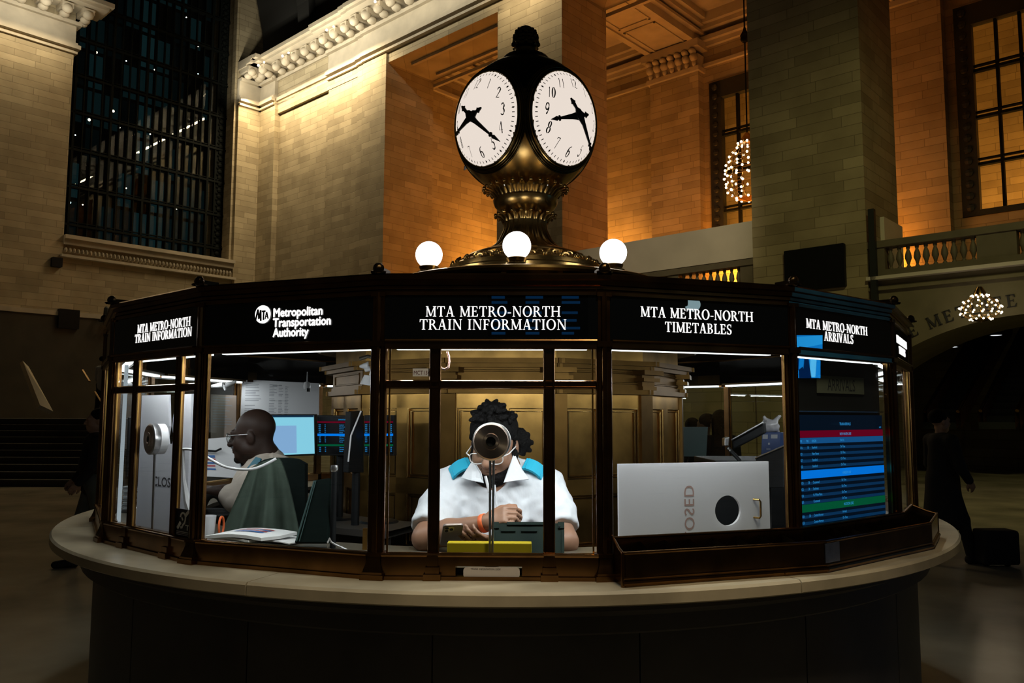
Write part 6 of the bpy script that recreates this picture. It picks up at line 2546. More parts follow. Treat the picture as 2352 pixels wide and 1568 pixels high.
CH = 0.004
for i in range(3):
    a0, a1 = stops[i], stops[i + 1] - 1e-5
    for nm, r0, r1, zb, zt in (('tray_front', 2.438, 2.446, CTOP + 0.001, 1.205), ('tray_back', 2.330, 2.338, CTOP + 0.001, 1.240), ('tray_bottom', 2.338, 2.438, CTOP + 0.004, CTOP + 0.012)):
        m = MB()
        pp = [bpt(a, ro(a, rr), z) for z in (zb, zt) for a, rr in ((a0, r0), (a1, r0), (a1, r1), (a0, r1))]
        m.add(pp, [(0, 1, 2, 3), (4, 5, 6, 7), (0, 1, 5, 4), (1, 2, 6, 5), (2, 3, 7, 6), (3, 0, 4, 7)])
        if nm != 'tray_bottom':
            m.tube([bpt(a0, ro(a0, (r0 + r1) / 2), zt), bpt(a1, ro(a1, (r0 + r1) / 2), zt)], 0.006, 8)
        if nm == 'tray_front':
            m.tube([bpt(a0, ro(a0, r1), zb + 0.012), bpt(a1, ro(a1, r1), zb + 0.012)], 0.009, 8)
            m.tube([bpt(a0, ro(a0, r1), zb + 0.028), bpt(a1, ro(a1, r1), zb + 0.028)], 0.004, 8)
        m.build(nm, M['bronze'], parent=tray, smooth=True)
    nd = 8 if i < 2 else 3
    for j in range(1, nd):
        a = a0 + (a1 - a0) * j / nd
        m = MB()
        m.grid([[bpt(a, ro(a, 2.338), CTOP + 0.012), bpt(a, ro(a, 2.438), CTOP + 0.012)], [bpt(a, ro(a, 2.338), 1.225), bpt(a, ro(a, 2.438), 1.200)]])
        m.grid([[bpt(a + 0.0012, ro(a, 2.338), CTOP + 0.012), bpt(a + 0.0012, ro(a, 2.438), CTOP + 0.012)], [bpt(a + 0.0012, ro(a, 2.338), 1.225), bpt(a + 0.0012, ro(a, 2.438), 1.200)]])
        m.build('divider', M['bronze_dk'], parent=tray)
for a in (aS, aE):
    m = MB()
    for da in (0, 0.003):
        m.add([bpt(a + da, ro(a, 2.33), CTOP + 0.001), bpt(a + da, ro(a, 2.446), CTOP + 0.001), bpt(a + da, ro(a, 2.446), 1.205), bpt(a + da, ro(a, 2.40), 1.215), bpt(a + da, ro(a, 2.338), 1.24), bpt(a + da, ro(a, 2.33), 1.24)], [(0, 1, 2, 3, 4, 5)])
    m.tube([bpt(a, ro(a, 2.442), CTOP), bpt(a, ro(a, 2.442), 1.205)], 0.007, 8)
    m.tube([bpt(a, ro(a, 2.442), 1.205), bpt(a, ro(a, 2.40), 1.215), bpt(a, ro(a, 2.334), 1.24)], 0.005, 8)
    m.build('tray_end', M['bronze'], parent=tray, smooth=True)
ac = cang(4)
m = MB()
p0, p1 = bpt(ac - 0.004, ro(ac - 0.004, 2.450), 0), bpt(ac + 0.034, ro(ac + 0.034, 2.450), 0)
m.add([(p.x, p.y, z) for z in (CTOP + 0.035, 1.200) for p in (p0, p1)], [(0, 1, 3, 2)])
p0, p1 = bpt(ac - 0.004, ro(ac - 0.004, 2.447), 0), bpt(ac + 0.034, ro(ac + 0.034, 2.447), 0)
m.add([(p.x, p.y, z) for z in (CTOP + 0.035, 1.200) for p in (p0, p1)], [(0, 1, 3, 2)])
m.build('joint_plate', M['steel'], parent=tray)

# ---- things seen through the side window: posters, pages, screens
q = [P(556, 871, 6.15), P(733, 880, 6.15), P(732, 985, 6.15), P(550, 1000, 6.15)]
r = thing('poster', 'large white notice sheet hung behind the bald clerk', 'poster', P(640, 980, 6.15))
slab4('sheet', q, 0.006, mat('lit_paper', (0.85, 0.86, 0.90), 0.7, emit=(0.8, 0.85, 1.0), es=0.0), r)
rects = []
rg = random.Random(11)
for cu, cw in ((0.05, 0.26), (0.36, 0.46), (0.48, 0.54), (0.56, 0.61)):
    v = 0.07
    while v < 0.92:
        if rg.random() > 0.2:
            rects.append((cu, cu + (cw - cu) * rg.uniform(0.6, 1), v, v + 0.012))
        v += 0.03
rects += [(0.40, 0.52, 0.08, 0.095), (0.38, 0.58, 0.38, 0.39), (0.64, 0.74, 0.86, 0.95)]
marks('print', q, rects, mat('pale_ink', (0.42, 0.44, 0.48), 0.8), r)
q = [P(484, 905, 6.0), P(543, 908, 6.0), P(541, 1030, 6.0), P(484, 1030, 6.0)]
r = thing('poster', 'dim brownish notice sheet on the glass above the white holder', 'poster', P(512, 1020, 6.0))
slab4('sheet', q, 0.006, mat('dim_paper', (0.30, 0.24, 0.20), 0.8), r)
marks('print', q, [(0.08, 0.08 + 0.8 * rg.uniform(.5, 1), 0.04 + 0.05 * k, 0.055 + 0.05 * k) for k in range(12)], M['ink'], r)
q = [P(499, 812, 5.9), P(527, 812, 5.9), P(525, 858, 5.9), P(497, 856, 5.9)]
r = thing('notice', 'narrow tan notice with dark lines hung under the sign band', 'notice', P(512, 850, 5.9))
slab4('sheet', q, 0.004, mat('tan_paper', (0.36, 0.28, 0.20), 0.8), r)
marks('print', q, [(0.25, 0.9, 0.12 + 0.12 * k, 0.16 + 0.12 * k) for k in range(6)], M['ink_black'], r)
q = [P(764, 888, 5.35), P(822, 890, 5.35), P(824, 955, 5.35), P(765, 953, 5.35)]
r = thing('notice', 'white printed page hung above the departures monitor', 'notice', P(793, 950, 5.35))
slab4('sheet', q, 0.004, M['paper'], r)
marks('print', q, [(0.1, 0.9 if k % 3 else 0.5, 0.06 + 0.055 * k, 0.08 + 0.055 * k) for k in range(11)] + [(0.15, 0.38, 0.74, 0.9), (0.45, 0.62, 0.76, 0.92), (0.7, 0.85, 0.76, 0.92)], M['ink'], r)
q = [P(824, 891, 5.5), P(858, 891, 5.5), P(858, 919, 5.5), P(825, 918, 5.5)]
r = thing('notice', 'short white page with a teal line beside the printed page', 'notice', P(840, 915, 5.5))
slab4('sheet', q, 0.004, M['paper'], r)
marks('print', q, [(0.02, 0.98, 0.06, 0.10)] + [(0.1, 0.8, 0.3 + 0.13 * k, 0.34 + 0.13 * k) for k in range(4)], mat('teal_ink', (0.15, 0.4, 0.45), 0.7), r)


def monitor(lab, q, scr_mat, thick=0.03):
    cpt = (Vector(q[2]) + Vector(q[3])) / 2
    r = thing('monitor', lab, 'monitor', (cpt.x, cpt.y, DESKZ))
    slab4('bezel', q, thick, M['black'], r, bevel=0.003)
    f = quadf(q)
    s = [f(0.02, 0.03, 0.0015), f(0.98, 0.03, 0.0015), f(0.98, 0.96, 0.0015), f(0.02, 0.96, 0.0015)]
    sc_ = slab4('screen', s, 0.001, scr_mat, r)
    cb = cpt + Vector((0, 0.03, 0))
    MB().tube([(cb.x, cb.y + 0.01, DESKZ + 0.01), (cb.x, cb.y + 0.01, cb.z + 0.05)], 0.02, 8).build('stand', M['black'], parent=r)
    MB().lathe([(0.001, 0.012), (0.09, 0.01), (0.10, 0.0)], 20, (cb.x, cb.y + 0.01, DESKZ)).build('foot', M['black'], parent=r)
    return r, sc_, s


M['cyan_scr'] = glow('cyan_screen', (0.30, 0.74, 0.95), 0.92)
r, sc_, s = monitor('monitor with a bright pale cyan page behind the bald head', [P(566, 951, 4.58), P(724, 951, 4.50), P(726, 1045, 4.50), P(566, 1052, 4.58)], M['cyan_scr'])
marks('page_block', s, [(0.36, 0.74, 0.26, 0.96)], glow('screen_lilac', (0.30, 0.52, 0.86), 0.85), sc_)
marks('title_bar', s, [(0.0, 1.0, 0.0, 0.045)], glow('screen_navy', (0.01, 0.05, 0.12), 0.6), sc_)
M['scr_black'] = mat('departures_screen', (0.002, 0.003, 0.005), 0.2)
for lab, q in (('monitor with dark departures rows standing beside the cyan monitor', [P(727, 953, 4.27), P(830, 954, 4.18), P(829, 1046, 4.18), P(729, 1046, 4.27)]),
               ('monitor partly behind the bronze post with dark departures rows', [P(836, 953, 4.12), P(905, 953, 4.06), P(905, 1046, 4.06), P(836, 1046, 4.12)])):
    r, sc_, s = monitor(lab, q, M['scr_black'])
    marks('band_red', s, [(0, 1, 0.13, 0.17)], M['band_red'], sc_)
    marks('band_blue', s, [(0, 1, 0.46, 0.52)], M['band_blue'], sc_)
    marks('band_green', s, [(0, 1, 0.74, 0.79)], M['band_green'], sc_)
    it = [('DEPARTURES', 0.6, 0.10, 0.05, 'CENTER')]
    for k in range(15):
        v = 0.24 + 0.05 * k
        if 0.44 < v < 0.54 or 0.72 < v < 0.80:
            continue
        it += [('8:%02d' % (20 + 3 * k), 0.03, v, 0.042, 'LEFT'), ('%d' % (12 + k * 7 % 30), 0.17, v, 0.042, 'LEFT'), (('Stamford', 'New Haven', 'Harrison', 'Southeast', 'Beacon')[k % 5], 0.52, v, 0.042, 'LEFT'), ('OK', 0.9, v, 0.042, 'LEFT')]
    qtext('row_lettering', s, it, M['blue_text'], sc_, xs=0.9)

# thin dark screen seen edge-on, cabinet brass strip
q = [P(806, 945, 3.92), P(834, 943, 4.04), P(836, 1085, 4.04), P(800, 1085, 3.92)]
r = thing('monitor', 'thin dark monitor seen almost edge-on with a pale edge highlight', 'monitor', P(818, 1085, 4.2))
slab4('bezel', q, 0.03, M['black'], r, bevel=0.003)
MB().tube([P(829, 944, 3.96), P(806, 1000, 3.90), P(800, 1060, 3.90)], 0.004, 6).build('rim', M['white_plastic'], parent=r, at=world_of(r).translation)  # white tube in place of the highlight along the edge
p = P(818, 1085, 4.02)
MB().tube([(p.x, p.y, DESKZ), (p.x, p.y, p.z + 0.05)], 0.02, 8).build('stand', M['black'], parent=r, at=world_of(r).translation)

# clamp lamps
def clamp_lamp(lab, parts, root):
    r = thing('clamp_lamp', lab, 'lamp', root)
    for a, b3, r0, r1 in parts:
        MB().tube([a, a.lerp(b3, 0.5), b3], [r0, (r0 + r1) / 2, r1], 12).build('lamp_head', M['white_plastic'], parent=r, at=root, smooth=True)
    return r


Yc = 3.95
r = clamp_lamp('white clamp lamp with stacked heads hanging by the bronze post', [(P(826, 841, Yc), P(846, 840, Yc), 0.006, 0.022), (P(846, 862, Yc), P(842, 884, Yc), 0.020, 0.034), (P(838, 850, Yc), P(850, 846, Yc), 0.010, 0.014)], P(845, 800, Yc))
MB().tube([P(862, 822, Yc), P(845, 818, Yc), P(826, 824, Yc)], 0.009, 8).build('arm', M['steel'], parent=r, at=world_of(r).translation, smooth=True)
MB().tube([P(858, 800, Yc), P(856, 840, Yc), P(850, 862, Yc)], 0.006, 8).build('arm', M['steel'], parent=r, at=world_of(r).translation, smooth=True)
r = clamp_lamp('white crossed clamp lamp glowing below the far sign band', [(P(486, 887, 5.8), P(512, 884, 5.8), 0.012, 0.020), (P(520, 884, 5.8), P(542, 876, 5.8), 0.018, 0.010), (P(515, 884, 5.8), P(518, 896, 5.8), 0.016, 0.008)], P(515, 884, 5.8))
r = thing('smoke_sensor', 'small white sensor hanging before the white notice sheet', 'sensor', P(705, 885, 5.9))
MB().lathe([(0.001, -0.03), (0.022, -0.028), (0.026, 0.0), (0.018, 0.024), (0.004, 0.03), (0.003, 0.10)], 14, P(705, 885, 5.9)).build('housing', M['white_plastic'], parent=r, smooth=True, at=world_of(r).translation)
MB().box(-0.012, 0.012, -0.005, 0.005, -0.045, -0.02, Matrix.Translation(P(709, 885, 5.87))).build('lens', M['black'], parent=r, at=world_of(r).translation)

# white gooseneck, folder holder, telephone, papers
pts = [P(421, 1031, 3.45), P(440, 1032, 3.42), P(462, 1042, 3.40), P(490, 1058, 3.38), P(515, 1071, 3.36), P(545, 1077, 3.36), P(580, 1077, 3.36), P(610, 1066, 3.38), P(634, 1053, 3.40)]
sm = []
for i in range(len(pts) - 1):
    for t in (0, 0.25, 0.5, 0.75):
        p0, p1, p2, p3 = pts[max(i - 1, 0)], pts[i], pts[i + 1], pts[min(i + 2, len(pts) - 1)]
        sm.append(0.5 * ((2 * p1) + (p2 - p0) * t + (2 * p0 - 5 * p1 + 4 * p2 - p3) * t * t + (3 * p1 - p0 - 3 * p2 + p3) * t ** 3))
sm.append(pts[-1])
r = thing('gooseneck_arm', 'white flexible gooseneck arm curving before the bald clerk', 'arm', P(421, 1100, 3.45))
MB().tube(sm, 0.0058, 8).build('neck', M['white_plastic'], parent=r, smooth='all', at=world_of(r).translation)
MB().tube([P(421, 1031, 3.45), P(422, 1100, 3.45), P(430, 1150, 3.45), P(446, 1188, 3.45)], [0.006, 0.008, 0.016, 0.03], 8).build('stand', M['white_plastic'], parent=r, smooth=True, at=world_of(r).translation)

q = [P(441, 1010, 4.62), P(531, 1003, 4.55), P(560, 1098, 4.5), P(438, 1092, 4.58)]
r = thing('timetable_holder', 'white timetable holder with red and blue striped leaflets before the bald clerk', 'holder', P(490, 1095, 4.55))
slab4('holder_back', q, 0.012, M['white_plastic'], r)
marks('stripe_blue', q, [(0.22, 0.52, 0.44, 0.50), (0.22, 0.52, 0.62, 0.66), (0.22, 0.50, 0.78, 0.82)], mat('leaflet_blue', (0.05, 0.16, 0.45), 0.6), r)
marks('stripe_red', q, [(0.22, 0.52, 0.53, 0.57), (0.22, 0.50, 0.70, 0.73)], mat('leaflet_red', (0.5, 0.05, 0.06), 0.6), r)
MB().tube([P(441, 1022, 4.60), P(470, 1034, 4.56), P(495, 1036, 4.54), P(508, 1030, 4.53)], 0.006, 6).build('clip', M['black'], parent=r, at=world_of(r).translation)

tp = P(492, 1138, 4.15)
r = thing('telephone', 'black telephone with raised handset on the desk before the bald clerk', 'telephone', (tp.x, tp.y, DESKZ))
b0 = Blob(Matrix.Translation((tp.x, tp.y, DESKZ)))
b0.slab((0, 0, 0.02), (0.085, 0.07, 0.012), 0.008, 0.01)
b0.slab((0, 0.03, 0.04), (0.07, 0.03, 0.01), 0.01, 0.02)
organic('phone_base', b0, 0.006, M['black'], r)
b0 = Blob(Matrix.Translation((tp.x, tp.y - 0.01, DESKZ)))
b0.chain([(-0.06, 0, 0.07), (-0.03, 0, 0.13), (0.02, 0, 0.14), (0.06, 0, 0.09)], [0.024, 0.018, 0.018, 0.026], 0.02)
organic('handset', b0, 0.006, M['black'], r)
for k, (x_, y_, rz, lb) in enumerate(((528, 1152, 0.1, 'loose white papers on the desk beside the telephone'), )):
    p = P(x_, y_, 4.2)
    T = Matrix.Translation((p.x, p.y, DESKZ)) @ Matrix.Rotation(rz, 4, 'Z')
    m = MB(T)
    for j in range(5):
        a = 0.1 * math.sin(j * 2.1)
        m.box(-0.11, 0.11, -0.08, 0.08, 0.002 + 0.003 * j, 0.0045 + 0.003 * j, Matrix.Rotation(a, 4, 'Z'))
    whole(m.build('paper_stack', M['paper'], at=(p.x, p.y, DESKZ)), lb, 'papers')

# papers and cup inside the side window
r = thing('leaflet_stack', 'fanned stack of printed leaflets on the desk inside the side window', 'leaflets', at_z(560, 1250, DESKZ))
for j, (cx0, cy0, cx1, cy1, cx2, cy2, cx3, cy3, zz) in enumerate(((468, 1231, 553, 1213, 682, 1226, 600, 1235, 0.032), (474, 1236, 560, 1222, 640, 1231, 570, 1241, 0.020), (606, 1242, 650, 1230, 712, 1238, 664, 1248, 0.010))):
    q = [at_z(cx0, cy0, DESKZ + zz), at_z(cx1, cy1, DESKZ + zz), at_z(cx2, cy2, DESKZ + zz), at_z(cx3, cy3, DESKZ + zz)]
    rows = []
    for a in range(9):
        rr = []
        for b3 in range(5):
            u, v = a / 8, b3 / 4
            p = (q[0] * (1 - u) + q[3] * u) * (1 - v) + (q[1] * (1 - u) + q[2] * u) * v if False else (q[0] * (1 - v) + q[1] * v) * (1 - u) + (q[3] * (1 - v) + q[2] * v) * u
            p = p + Vector((0, 0, 0.012 * math.sin(PI * u) * (1 - j * 0.3) + (0.018 * max(0, u * v - 0.5) if j == 0 else 0)))
            rr.append(p)
        rows.append(rr)
    m = MB()
    m.grid(rows)
    low = [[p - Vector((0, 0, zz * 0.4)) for p in rr] for rr in rows]
    m.grid(low)
    for A_, B_ in ((rows[0], low[0]), (rows[-1], low[-1]), ([x[0] for x in rows], [x[0] for x in low]), ([x[-1] for x in rows], [x[-1] for x in low])):
        m.grid([A_, B_])
    lf = m.build('leaflet', M['paper'], parent=r, smooth=True, at=world_of(r).translation)
    if j == 0:
        for nm, vs_, mt in (('stripe_blue', ((0.40, 0.50), (0.64, 0.70)), 'leaflet_blue'), ('stripe_red', ((0.54, 0.60), (0.75, 0.80)), 'leaflet_red')):
            m = MB()
            for v0, v1 in vs_:
                rws = []
                for a in range(2, 7):
                    u = a / 8
                    rws.append([(q[0] * (1 - v) + q[1] * v) * (1 - u) + (q[3] * (1 - v) + q[2] * v) * u + Vector((0, 0, 0.0145 * math.sin(PI * u) + (0.018 * max(0, u * v - 0.5)) + 0.001)) for v in (v0, v1)])
                m.grid(rws)
            m.build(nm, bpy.data.materials[mt], parent=lf, at=world_of(r).translation)
p = at_z(474, 1238, DESKZ)
r = thing('cup', 'white cup with an orange rimmed item behind it by the side window post', 'cup', p)
MB().lathe([(0.001, 0.002), (0.030, 0.002), (0.034, 0.05), (0.038, 0.10), (0.036, 0.10), (0.030, 0.01)], 24, p).build('cup_body', M['white_plastic'], parent=r, smooth=True)
ring = [(p.x + 0.045, p.y + 0.05 + 0.03 * math.cos(a), p.z + 0.05 + 0.04 * math.sin(a)) for a in [2 * PI * i / 20 for i in range(21)]]
whole(MB().tube(ring, 0.005, 8, cap=False).build('tape_ring', M['orange'], at=(p.x + 0.045, p.y + 0.05, p.z)), 'thin orange ring standing behind the white cup', 'ring')

# slanted dark stand, pole with pale cap, cable, brass strip
q = [P(722, 1102, 3.42), P(757, 1097, 3.40), P(752, 1246, 3.28), P(676, 1246, 3.34)]
r = thing('laptop_stand', 'slanted dark screen back leaning beside the dark pole', 'stand', (q[2].x, q[2].y, DESKZ))
slab4('panel', q, 0.02, mat('dark_green_panel', (0.003, 0.007, 0.006), 0.8, spec=0.05), r, bevel=0.003)
f = quadf(q)
MB().tube([f(0.06, 0.02, 0.004), f(0.06, 0.98, 0.004)], 0.004, 6).tube([f(0.16, 0.02, 0.004), f(0.16, 0.98, 0.004)], 0.002, 6).build('edge', mat('stand_edge', (0.05, 0.09, 0.085), 0.3), parent=r, at=world_of(r).translation)
p = at_z(764, 1258, DESKZ)
tp = P(762, 1075, p.y)
r = thing('pole', 'dark upright pole with a pale round cap inside the side window', 'pole', p)
MB().tube([p, (p.x, p.y, tp.z)], 0.012, 12).build('shaft', M['black'], parent=r, smooth=True)
MB().lathe([(0.001, 0.014), (0.014, 0.012), (0.0165, 0.0), (0.014, -0.012), (0.012, -0.014)], 16, (p.x, p.y, tp.z)).build('cap', M['steel'], parent=r, smooth=True)
pts = [at_z(752, 1262, DESKZ + 0.004), P(753, 1245, 3.10), P(757, 1236, 3.10), P(760, 1244, 3.12), P(770, 1250, 3.14), P(784, 1256, 3.14), P(800, 1264, 3.1)]
whole(MB().tube(pts, 0.0035, 6).build('cable', M['white_plastic'], at=pts[0]), 'pale cable looping at the foot of the dark pole', 'cable')
p = at_z(838, 1262, DESKZ)
m = MB(Matrix.Translation(p)).box(-0.009, 0.009, -0.006, 0.006, 0, 0.085)
whole(m.build('brass_bracket', M['brass_old'], at=p), 'short upright brass strip on the desk beside the bronze post', 'bracket')

# ---- inside the first window: white rail lamp, papers, dark monitors
m = MB()
p0, p1 = fpt(291, 838, 0, 0.09), fpt(272, 1205, 0, 0.09)
m.tube([p0, p1], 0.009, 10)
o = m.build('upright_tube_lamp', glow('dim_tube', (0.8, 0.9, 1.0), 0.45), at=p1)
whole(o, 'upright pale tube lamp behind the glass at the booth edge', 'lamp')
q = [P(296, 958, 4.5), P(334, 955, 4.55), P(330, 1095, 4.55), P(290, 1095, 4.5)]
r, sc_, s = monitor('dark monitor back beside the upright closed board', q, M['scr_black'])
q = [P(420, 958, 4.9), P(448, 958, 4.9), P(446, 1035, 4.9), P(418, 1035, 4.9)]
r, sc_, s = monitor('dark monitor back between the closed board and the post', q, M['scr_black'])
p = at_z(325, 1200, DESKZ)
m = MB()
m.rbox(-0.05, 0.05, -0.04, 0.04, 0, 0.075, 0.006, Matrix.Translation(p))
whole(m.build('card_reader', M['white_plastic'], at=p, bevel=0.003), 'small white box on the desk at the foot of the closed board', 'box')
p = at_z(318, 1172, DESKZ)
m = MB(Matrix.Translation(p))
for j in range(16):
    m.box(-0.07, 0.07, -0.05, 0.05, 0.004 + j * 0.0085, 0.010 + j * 0.0085, Matrix.Rotation(0.12 * math.sin(j * 1.7), 4, 'Z'))
whole(m.build('leaflet_pile', mat('pile_paper', (0.40, 0.44, 0.46), 0.7), at=p), 'tall pile of leaflets behind the small white box', 'leaflets')

# ---- right window: clutter behind the lying closed board
cb = thing('cabinet', 'low dark cabinet behind the lying closed board', 'cabinet', P(1720, 1040, 4.2))
c0, c1 = P(1640, 1050, 3.98), P(1800, 1050, 3.98)
MB().box(c0.x, c1.x, 3.96, 4.42, 0.17, P(1770, 1049, 4.33).z).build('cabinet_body', M['black'], parent=cb, bevel=0.004)
q = [P(1680, 1012, 4.05), P(1752, 970, 3.95), P(1754, 996, 3.95), P(1684, 1032, 4.05)]
r = thing('folding_arm', 'black folding monitor arm slanting up behind the closed board', 'arm', P(1695, 1050, 4.05))
slab4('upper_arm', q, 0.05, M['black'], r, bevel=0.006)
MB().tube([P(1680, 1010, 4.03), P(1752, 970, 3.93)], 0.005, 6).build('arm_edge', M['steel'], parent=r, at=world_of(r).translation)
q = [P(1664, 1006, 4.0), P(1676, 1003, 4.0), P(1674, 1024, 4.0), P(1664, 1024, 4.0)]
slab4('joint_cap', q, 0.05, M['steel'], r, bevel=0.004)
MB().tube([P(1672, 1028, 4.0), P(1698, 1056, 3.95), P(1712, 1090, 3.95)], 0.010, 8).build('lower_arm', M['black'], parent=r, at=world_of(r).translation)
mm = MB()
for i in range(7):
    mm.ball(P(1673 + i * 4, 1030 + i * 4.2, 3.98), 0.006, 6, 5)
mm.build('arm_screws', M['steel'], parent=r, at=world_of(r).translation)
q = [P(1750, 992, 4.35), P(1793, 992, 4.3), P(1790, 1048, 4.3), P(1748, 1048, 4.35)]
r = thing('file_box', 'blue box with two white labels under the clear plastic bag', 'box', P(1770, 1048, 4.35))
slab4('box_body', q, 0.10, mat('blue_box', (0.006, 0.03, 0.12), 0.5), r, bevel=0.002)
marks('label', q, [(0.05, 0.33, 0.10, 0.28), (0.50, 0.85, 0.10, 0.26)], M['ink'], r)
marks('logo_spot', q, [(0.36, 0.46, 0.44, 0.52), (0.28, 0.50, 0.68, 0.71)], M['ink'], r)
p = P(1768, 978, 4.38)
b0 = Blob(Matrix.Translation(p))
b0.ell((0, 0, 0), (0.050, 0.035, 0.036), 0.01)
for sx, sz in ((-0.030, 0.045), (0.012, 0.020), (0.052, 0.052), (-0.060, 0.004), (0.05, -0.03), (-0.04, -0.03)):
    b0.cone((0, 0, 0), (sx, 0.0, sz), 0.022, 0.008, 0.012)
o = organic('plastic_bag', b0, 0.006, mat('clear_plastic', (0.36, 0.35, 0.36), 0.18), None, 0.006, 75, at=p)
whole(o, 'crumpled clear plastic bag on top of the blue box', 'bag')
q = [P(1735, 1052, 3.72), P(1800, 1024, 3.55), P(1800, 1120, 3.55), P(1735, 1120, 3.72)]
r = thing('monitor', 'black monitor with a pale top edge beside the corner of the lying board', 'monitor', P(1768, 1120, 3.65))
slab4('casing', q, 0.05, M['black'], r, bevel=0.004)
MB().tube([P(1735, 1052, 3.715), P(1800, 1024, 3.545)], 0.004, 6).build('top_edge', M['steel'], parent=r, at=world_of(r).translation)
pst = (q[2] + q[3]) / 2
MB().tube([(pst.x, pst.y + 0.04, DESKZ), (pst.x, pst.y + 0.04, pst.z + 0.05)], 0.02, 8).build('stand', M['black'], parent=r, at=world_of(r).translation)
p = at_z(1784, 1150, DESKZ)
b0 = Blob(Matrix.Translation((p.x, p.y, DESKZ)))
b0.ell((0, 0, 0.075), (0.05, 0.05, 0.07), 0.02)
b0.ell((0.03, 0.0, 0.13), (0.03, 0.03, 0.03), 0.02)
b0.ell((-0.02, 0.0, 0.11), (0.03, 0.03, 0.03), 0.02)
o = organic('paper_bundle', b0, 0.006, mat('crumpled_tissue', (0.42, 0.50, 0.50), 0.6), None, 0.010, 62, at=p)
whole(o, 'crumpled pale tissue bundle by the window post under the black monitor', 'tissue')
p = at_z(1778, 1196, DESKZ)
r = thing('card_terminal', 'small pale terminal with a dark screen beside the end of the lying board', 'terminal', p)
T = Matrix.Translation(p) @ Matrix.Rotation(math.radians(20), 4, 'Z')
MB(T).rbox(-0.022, 0.022, 0, 0.02, 0, 0.072, 0.005).build('casing', M['white_plastic'], parent=r, bevel=0.002)
MB(T).rbox(-0.016, 0.016, -0.001, 0.0, 0.016, 0.062, 0.003).build('screen', mat('terminal_screen', (0.02, 0.03, 0.03), 0.2), parent=r)
q = [P(1564, 980, 5.6), P(1626, 980, 5.6), P(1622, 1048, 5.6), P(1562, 1048, 5.6)]
o = slab4('folder_screen', q, 0.008, mat('dim_green_acrylic', (0.05, 0.085, 0.08), 0.3))
whole(o, 'dim green upright acrylic panel beyond the brass doors', 'panel')

# ---- the stair at the far end with its bright sloping rail panel
sv = thing('staircase', 'dark staircase with a bright sloping rail panel at the end of the hall', 'staircase', P(120, 1000, 19.0))
m = MB()
base = P(30, 960, 20.5)
for i in range(10):
    m.box(base.x - 4, base.x + 4.6, base.y + 0.32 * i - 1.6, base.y + 3.5, 0.0 if i == 0 else 0.155 * i, 0.155 * (i + 1))
m.build('steps', M['dark_stone'], parent=sv)
q = [P(52, 828, 17.5), P(66, 842, 17.5), P(122, 944, 15.8), P(92, 930, 15.8)]
slab4('rail_panel', q, 0.08, mat('rail_brass', (0.62, 0.56, 0.40), 0.35, metal=0.4), sv)
MB().tube([P(190, 850, 17.5), P(206, 876, 17.0)], 0.02, 6).tube([P(218, 900, 17.5), P(238, 932, 17.0)], 0.02, 6).build('handrail', M['brass_old'], parent=sv, smooth=True)

# luggage by the walking person
p = at_z(2290, 1300, 0)
r = thing('suitcase', 'dark suitcase on the floor behind the counter rim by the walking person', 'suitcase', p)
b0 = Blob(Matrix.Translation(p))
b0.slab((0, 0, 0.22), (0.17, 0.10, 0.16), 0.03, 0.01)
organic('shell', b0, 0.02, M['dark_cloth'], r)
MB(Matrix.Translation(p)).lathe([(0.001, 0.0), (0.03, 0.005), (0.03, 0.05), (0.001, 0.05)], 10, (-0.12, 0, 0)).build('wheel', M['black'], parent=r)
MB(Matrix.Translation(p)).lathe([(0.001, 0.0), (0.03, 0.005), (0.03, 0.05), (0.001, 0.05)], 10, (0.12, 0, 0)).build('wheel', M['black'], parent=r)
# ================================================================== lit things of the hall behind the viewer, seen only as reflections


def bounce(px, py, k, t, off=-0.02):
    F, L = facet(k)
    n = -F.col[1].to_3d().normalized()
    p = fpt(px, py, k, off)
    d = ray(px, py).normalized()
    r = d - n * (2 * d.dot(n))
    return p + r * t


def panel_at(k, x0, y0, x1, y1, t, off=-0.02):
    """Corners of an upright panel facing the booth whose mirror image fills that box of the photograph."""
    c = bounce((x0 + x1) / 2, (y0 + y1) / 2, k, t, off)
    d = Vector((BX, BY, c.z)) - c
    d.z = 0
    d.normalize()
    pts = []
    for x, y in ((x0, y0), (x1, y0), (x1, y1), (x0, y1)):
        p0, p1 = fpt(x, y, k, off), bounce(x, y, k, t, off)
        r = (p1 - p0).normalized()
        pts.append(p0 + r * ((c - p0).dot(d) / r.dot(d)))
    return pts, d


q, d = panel_at(3, 1574, 684, 1608, 714, 20.0)
tl, tr, br_, bl = q
cen = (tl + br_) / 2
X_ = (tr - tl).normalized()
H_ = abs((tl - bl).z)
m = MB()
out = []
for i in range(40):
    a = 2 * PI * i / 40
    r = 0.5 * (1 - 0.10 * max(0, math.cos(a - PI / 2)) ** 6 - 0.08 * max(0, math.cos(a + PI / 2)) ** 8)
    x, z = r * math.cos(a) * 1.06, r * math.sin(a)
    if x < -0.30 and z > -0.1:
        x = -0.30 - 0.10 * abs(z - 0.18)
    out.append((x, z))
W_ = (tr - tl).length
fr = [cen + X_ * (x * W_) + Vector((0, 0, z * H_ * 1.1)) for x, z in out]
n = len(fr)
m.add(fr + [p - d * 0.05 for p in fr], [list(range(n)), list(range(2 * n - 1, n - 1, -1))] + [(i, (i + 1) % n, (i + 1) % n + n, i + n) for i in range(n)])
o = m.build('illuminated_sign', glow('sign_ice_white', (0.62, 0.92, 1.0), 7.0), at=cen)
tag(o, 'illuminated bitten fruit emblem mirrored in the timetables sign', 'sign')

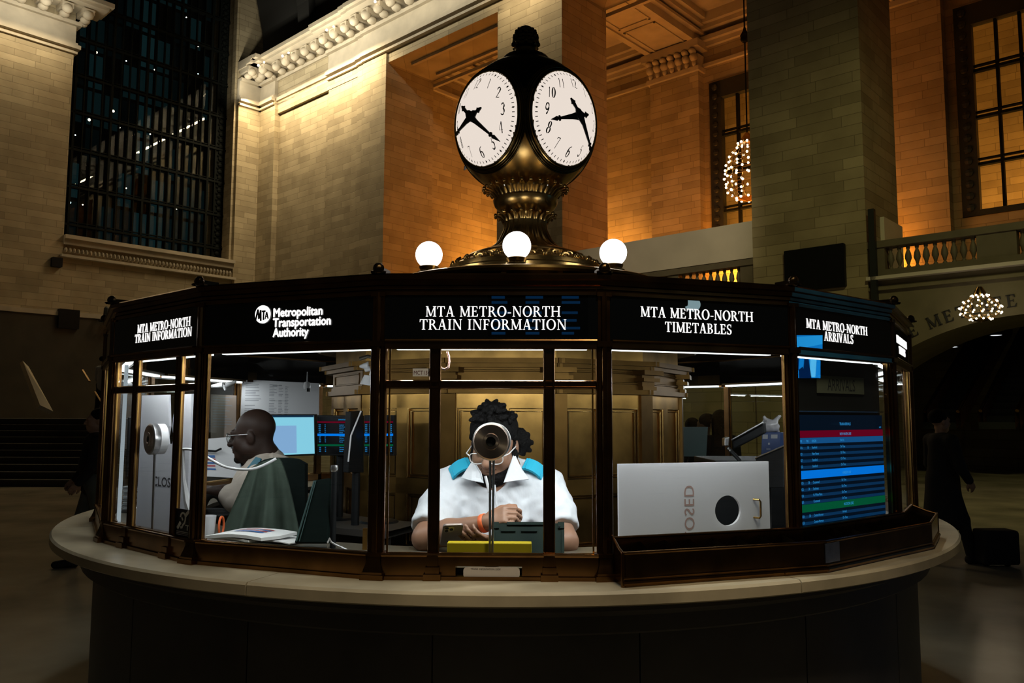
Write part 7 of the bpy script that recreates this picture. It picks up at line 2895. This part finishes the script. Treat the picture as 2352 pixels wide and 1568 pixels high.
q, d = panel_at(4, 1822, 768, 1886, 870, 14.0, 0.0)
r = thing('advertising_screen', 'blue advertising screen mirrored in the arrivals window', 'screen', (q[0] + q[2]) / 2)
k_ = 4
m = MB()
m.add(q + [p - d * 0.08 for p in q], [(0, 1, 2, 3), (7, 6, 5, 4), (0, 1, 5, 4), (1, 2, 6, 5), (2, 3, 7, 6), (3, 0, 4, 7)])
m.build('casing', M['black'], parent=r, at=world_of(r).translation)


def on_q(u, v, lift=0.01):
    return (q[0] * (1 - u) + q[1] * u) * (1 - v) + (q[3] * (1 - u) + q[2] * u) * v + d * lift


def patch(name, uvs, mt, lift):
    m = MB()
    m.add([on_q(u, v, lift) for u, v in uvs], [list(range(len(uvs)))])
    return m.build(name, mt, parent=r, at=world_of(r).translation)


patch('picture', [(0.02, 0.02), (0.98, 0.02), (0.98, 0.98), (0.02, 0.98)], glow('ad_blue', (0.005, 0.26, 0.80), 7.0), 0.01)
patch('pale_band', [(0.02, 0.06), (0.98, 0.02), (0.98, 0.22), (0.02, 0.34)], glow('ad_cyan', (0.02, 0.40, 0.95), 7.5), 0.012)
patch('bright_patch', [(0.62, 0.45), (0.86, 0.42), (0.80, 0.96), (0.60, 0.96)], glow('ad_pale', (0.10, 0.55, 1.0), 8.0), 0.012)
dk = glow('ad_dark', (0.0, 0.03, 0.16), 3.5)
for uv in ([(0.40, 0.52), (0.50, 0.46), (0.56, 0.56), (0.66, 0.98), (0.34, 0.98), (0.38, 0.7)], [(0.04, 0.5), (0.14, 0.42), (0.22, 0.55), (0.20, 0.8), (0.04, 0.85)], [(0.20, 0.80), (0.34, 0.72), (0.46, 0.98), (0.22, 0.98)]):
    patch('figure_shape', uv, dk, 0.014)

q, d = panel_at(2, 1120, 674, 1350, 772, 16.0)
r = thing('departures_board', 'dim blue departures board mirrored faintly in the front sign', 'board', (q[0] + q[2]) / 2)
m = MB()
m.add(q + [p - d * 0.08 for p in q], [(0, 1, 2, 3), (7, 6, 5, 4), (0, 1, 5, 4), (1, 2, 6, 5), (2, 3, 7, 6), (3, 0, 4, 7)])
m.build('casing', M['black'], parent=r, at=world_of(r).translation)
m = MB()
rg = random.Random(21)
for v in (0.06, 0.18, 0.42, 0.6, 0.78, 0.9):
    for u0 in (0.04, 0.38, 0.74):
        u1 = u0 + rg.uniform(0.12, 0.2)
        m.add([on_q(u0, v), on_q(u1, v), on_q(u1, v + 0.06), on_q(u0, v + 0.06)], [(0, 1, 2, 3)])
m.build('rows', glow('board_blue', (0.02, 0.25, 0.75), 1.3), parent=r, at=world_of(r).translation)
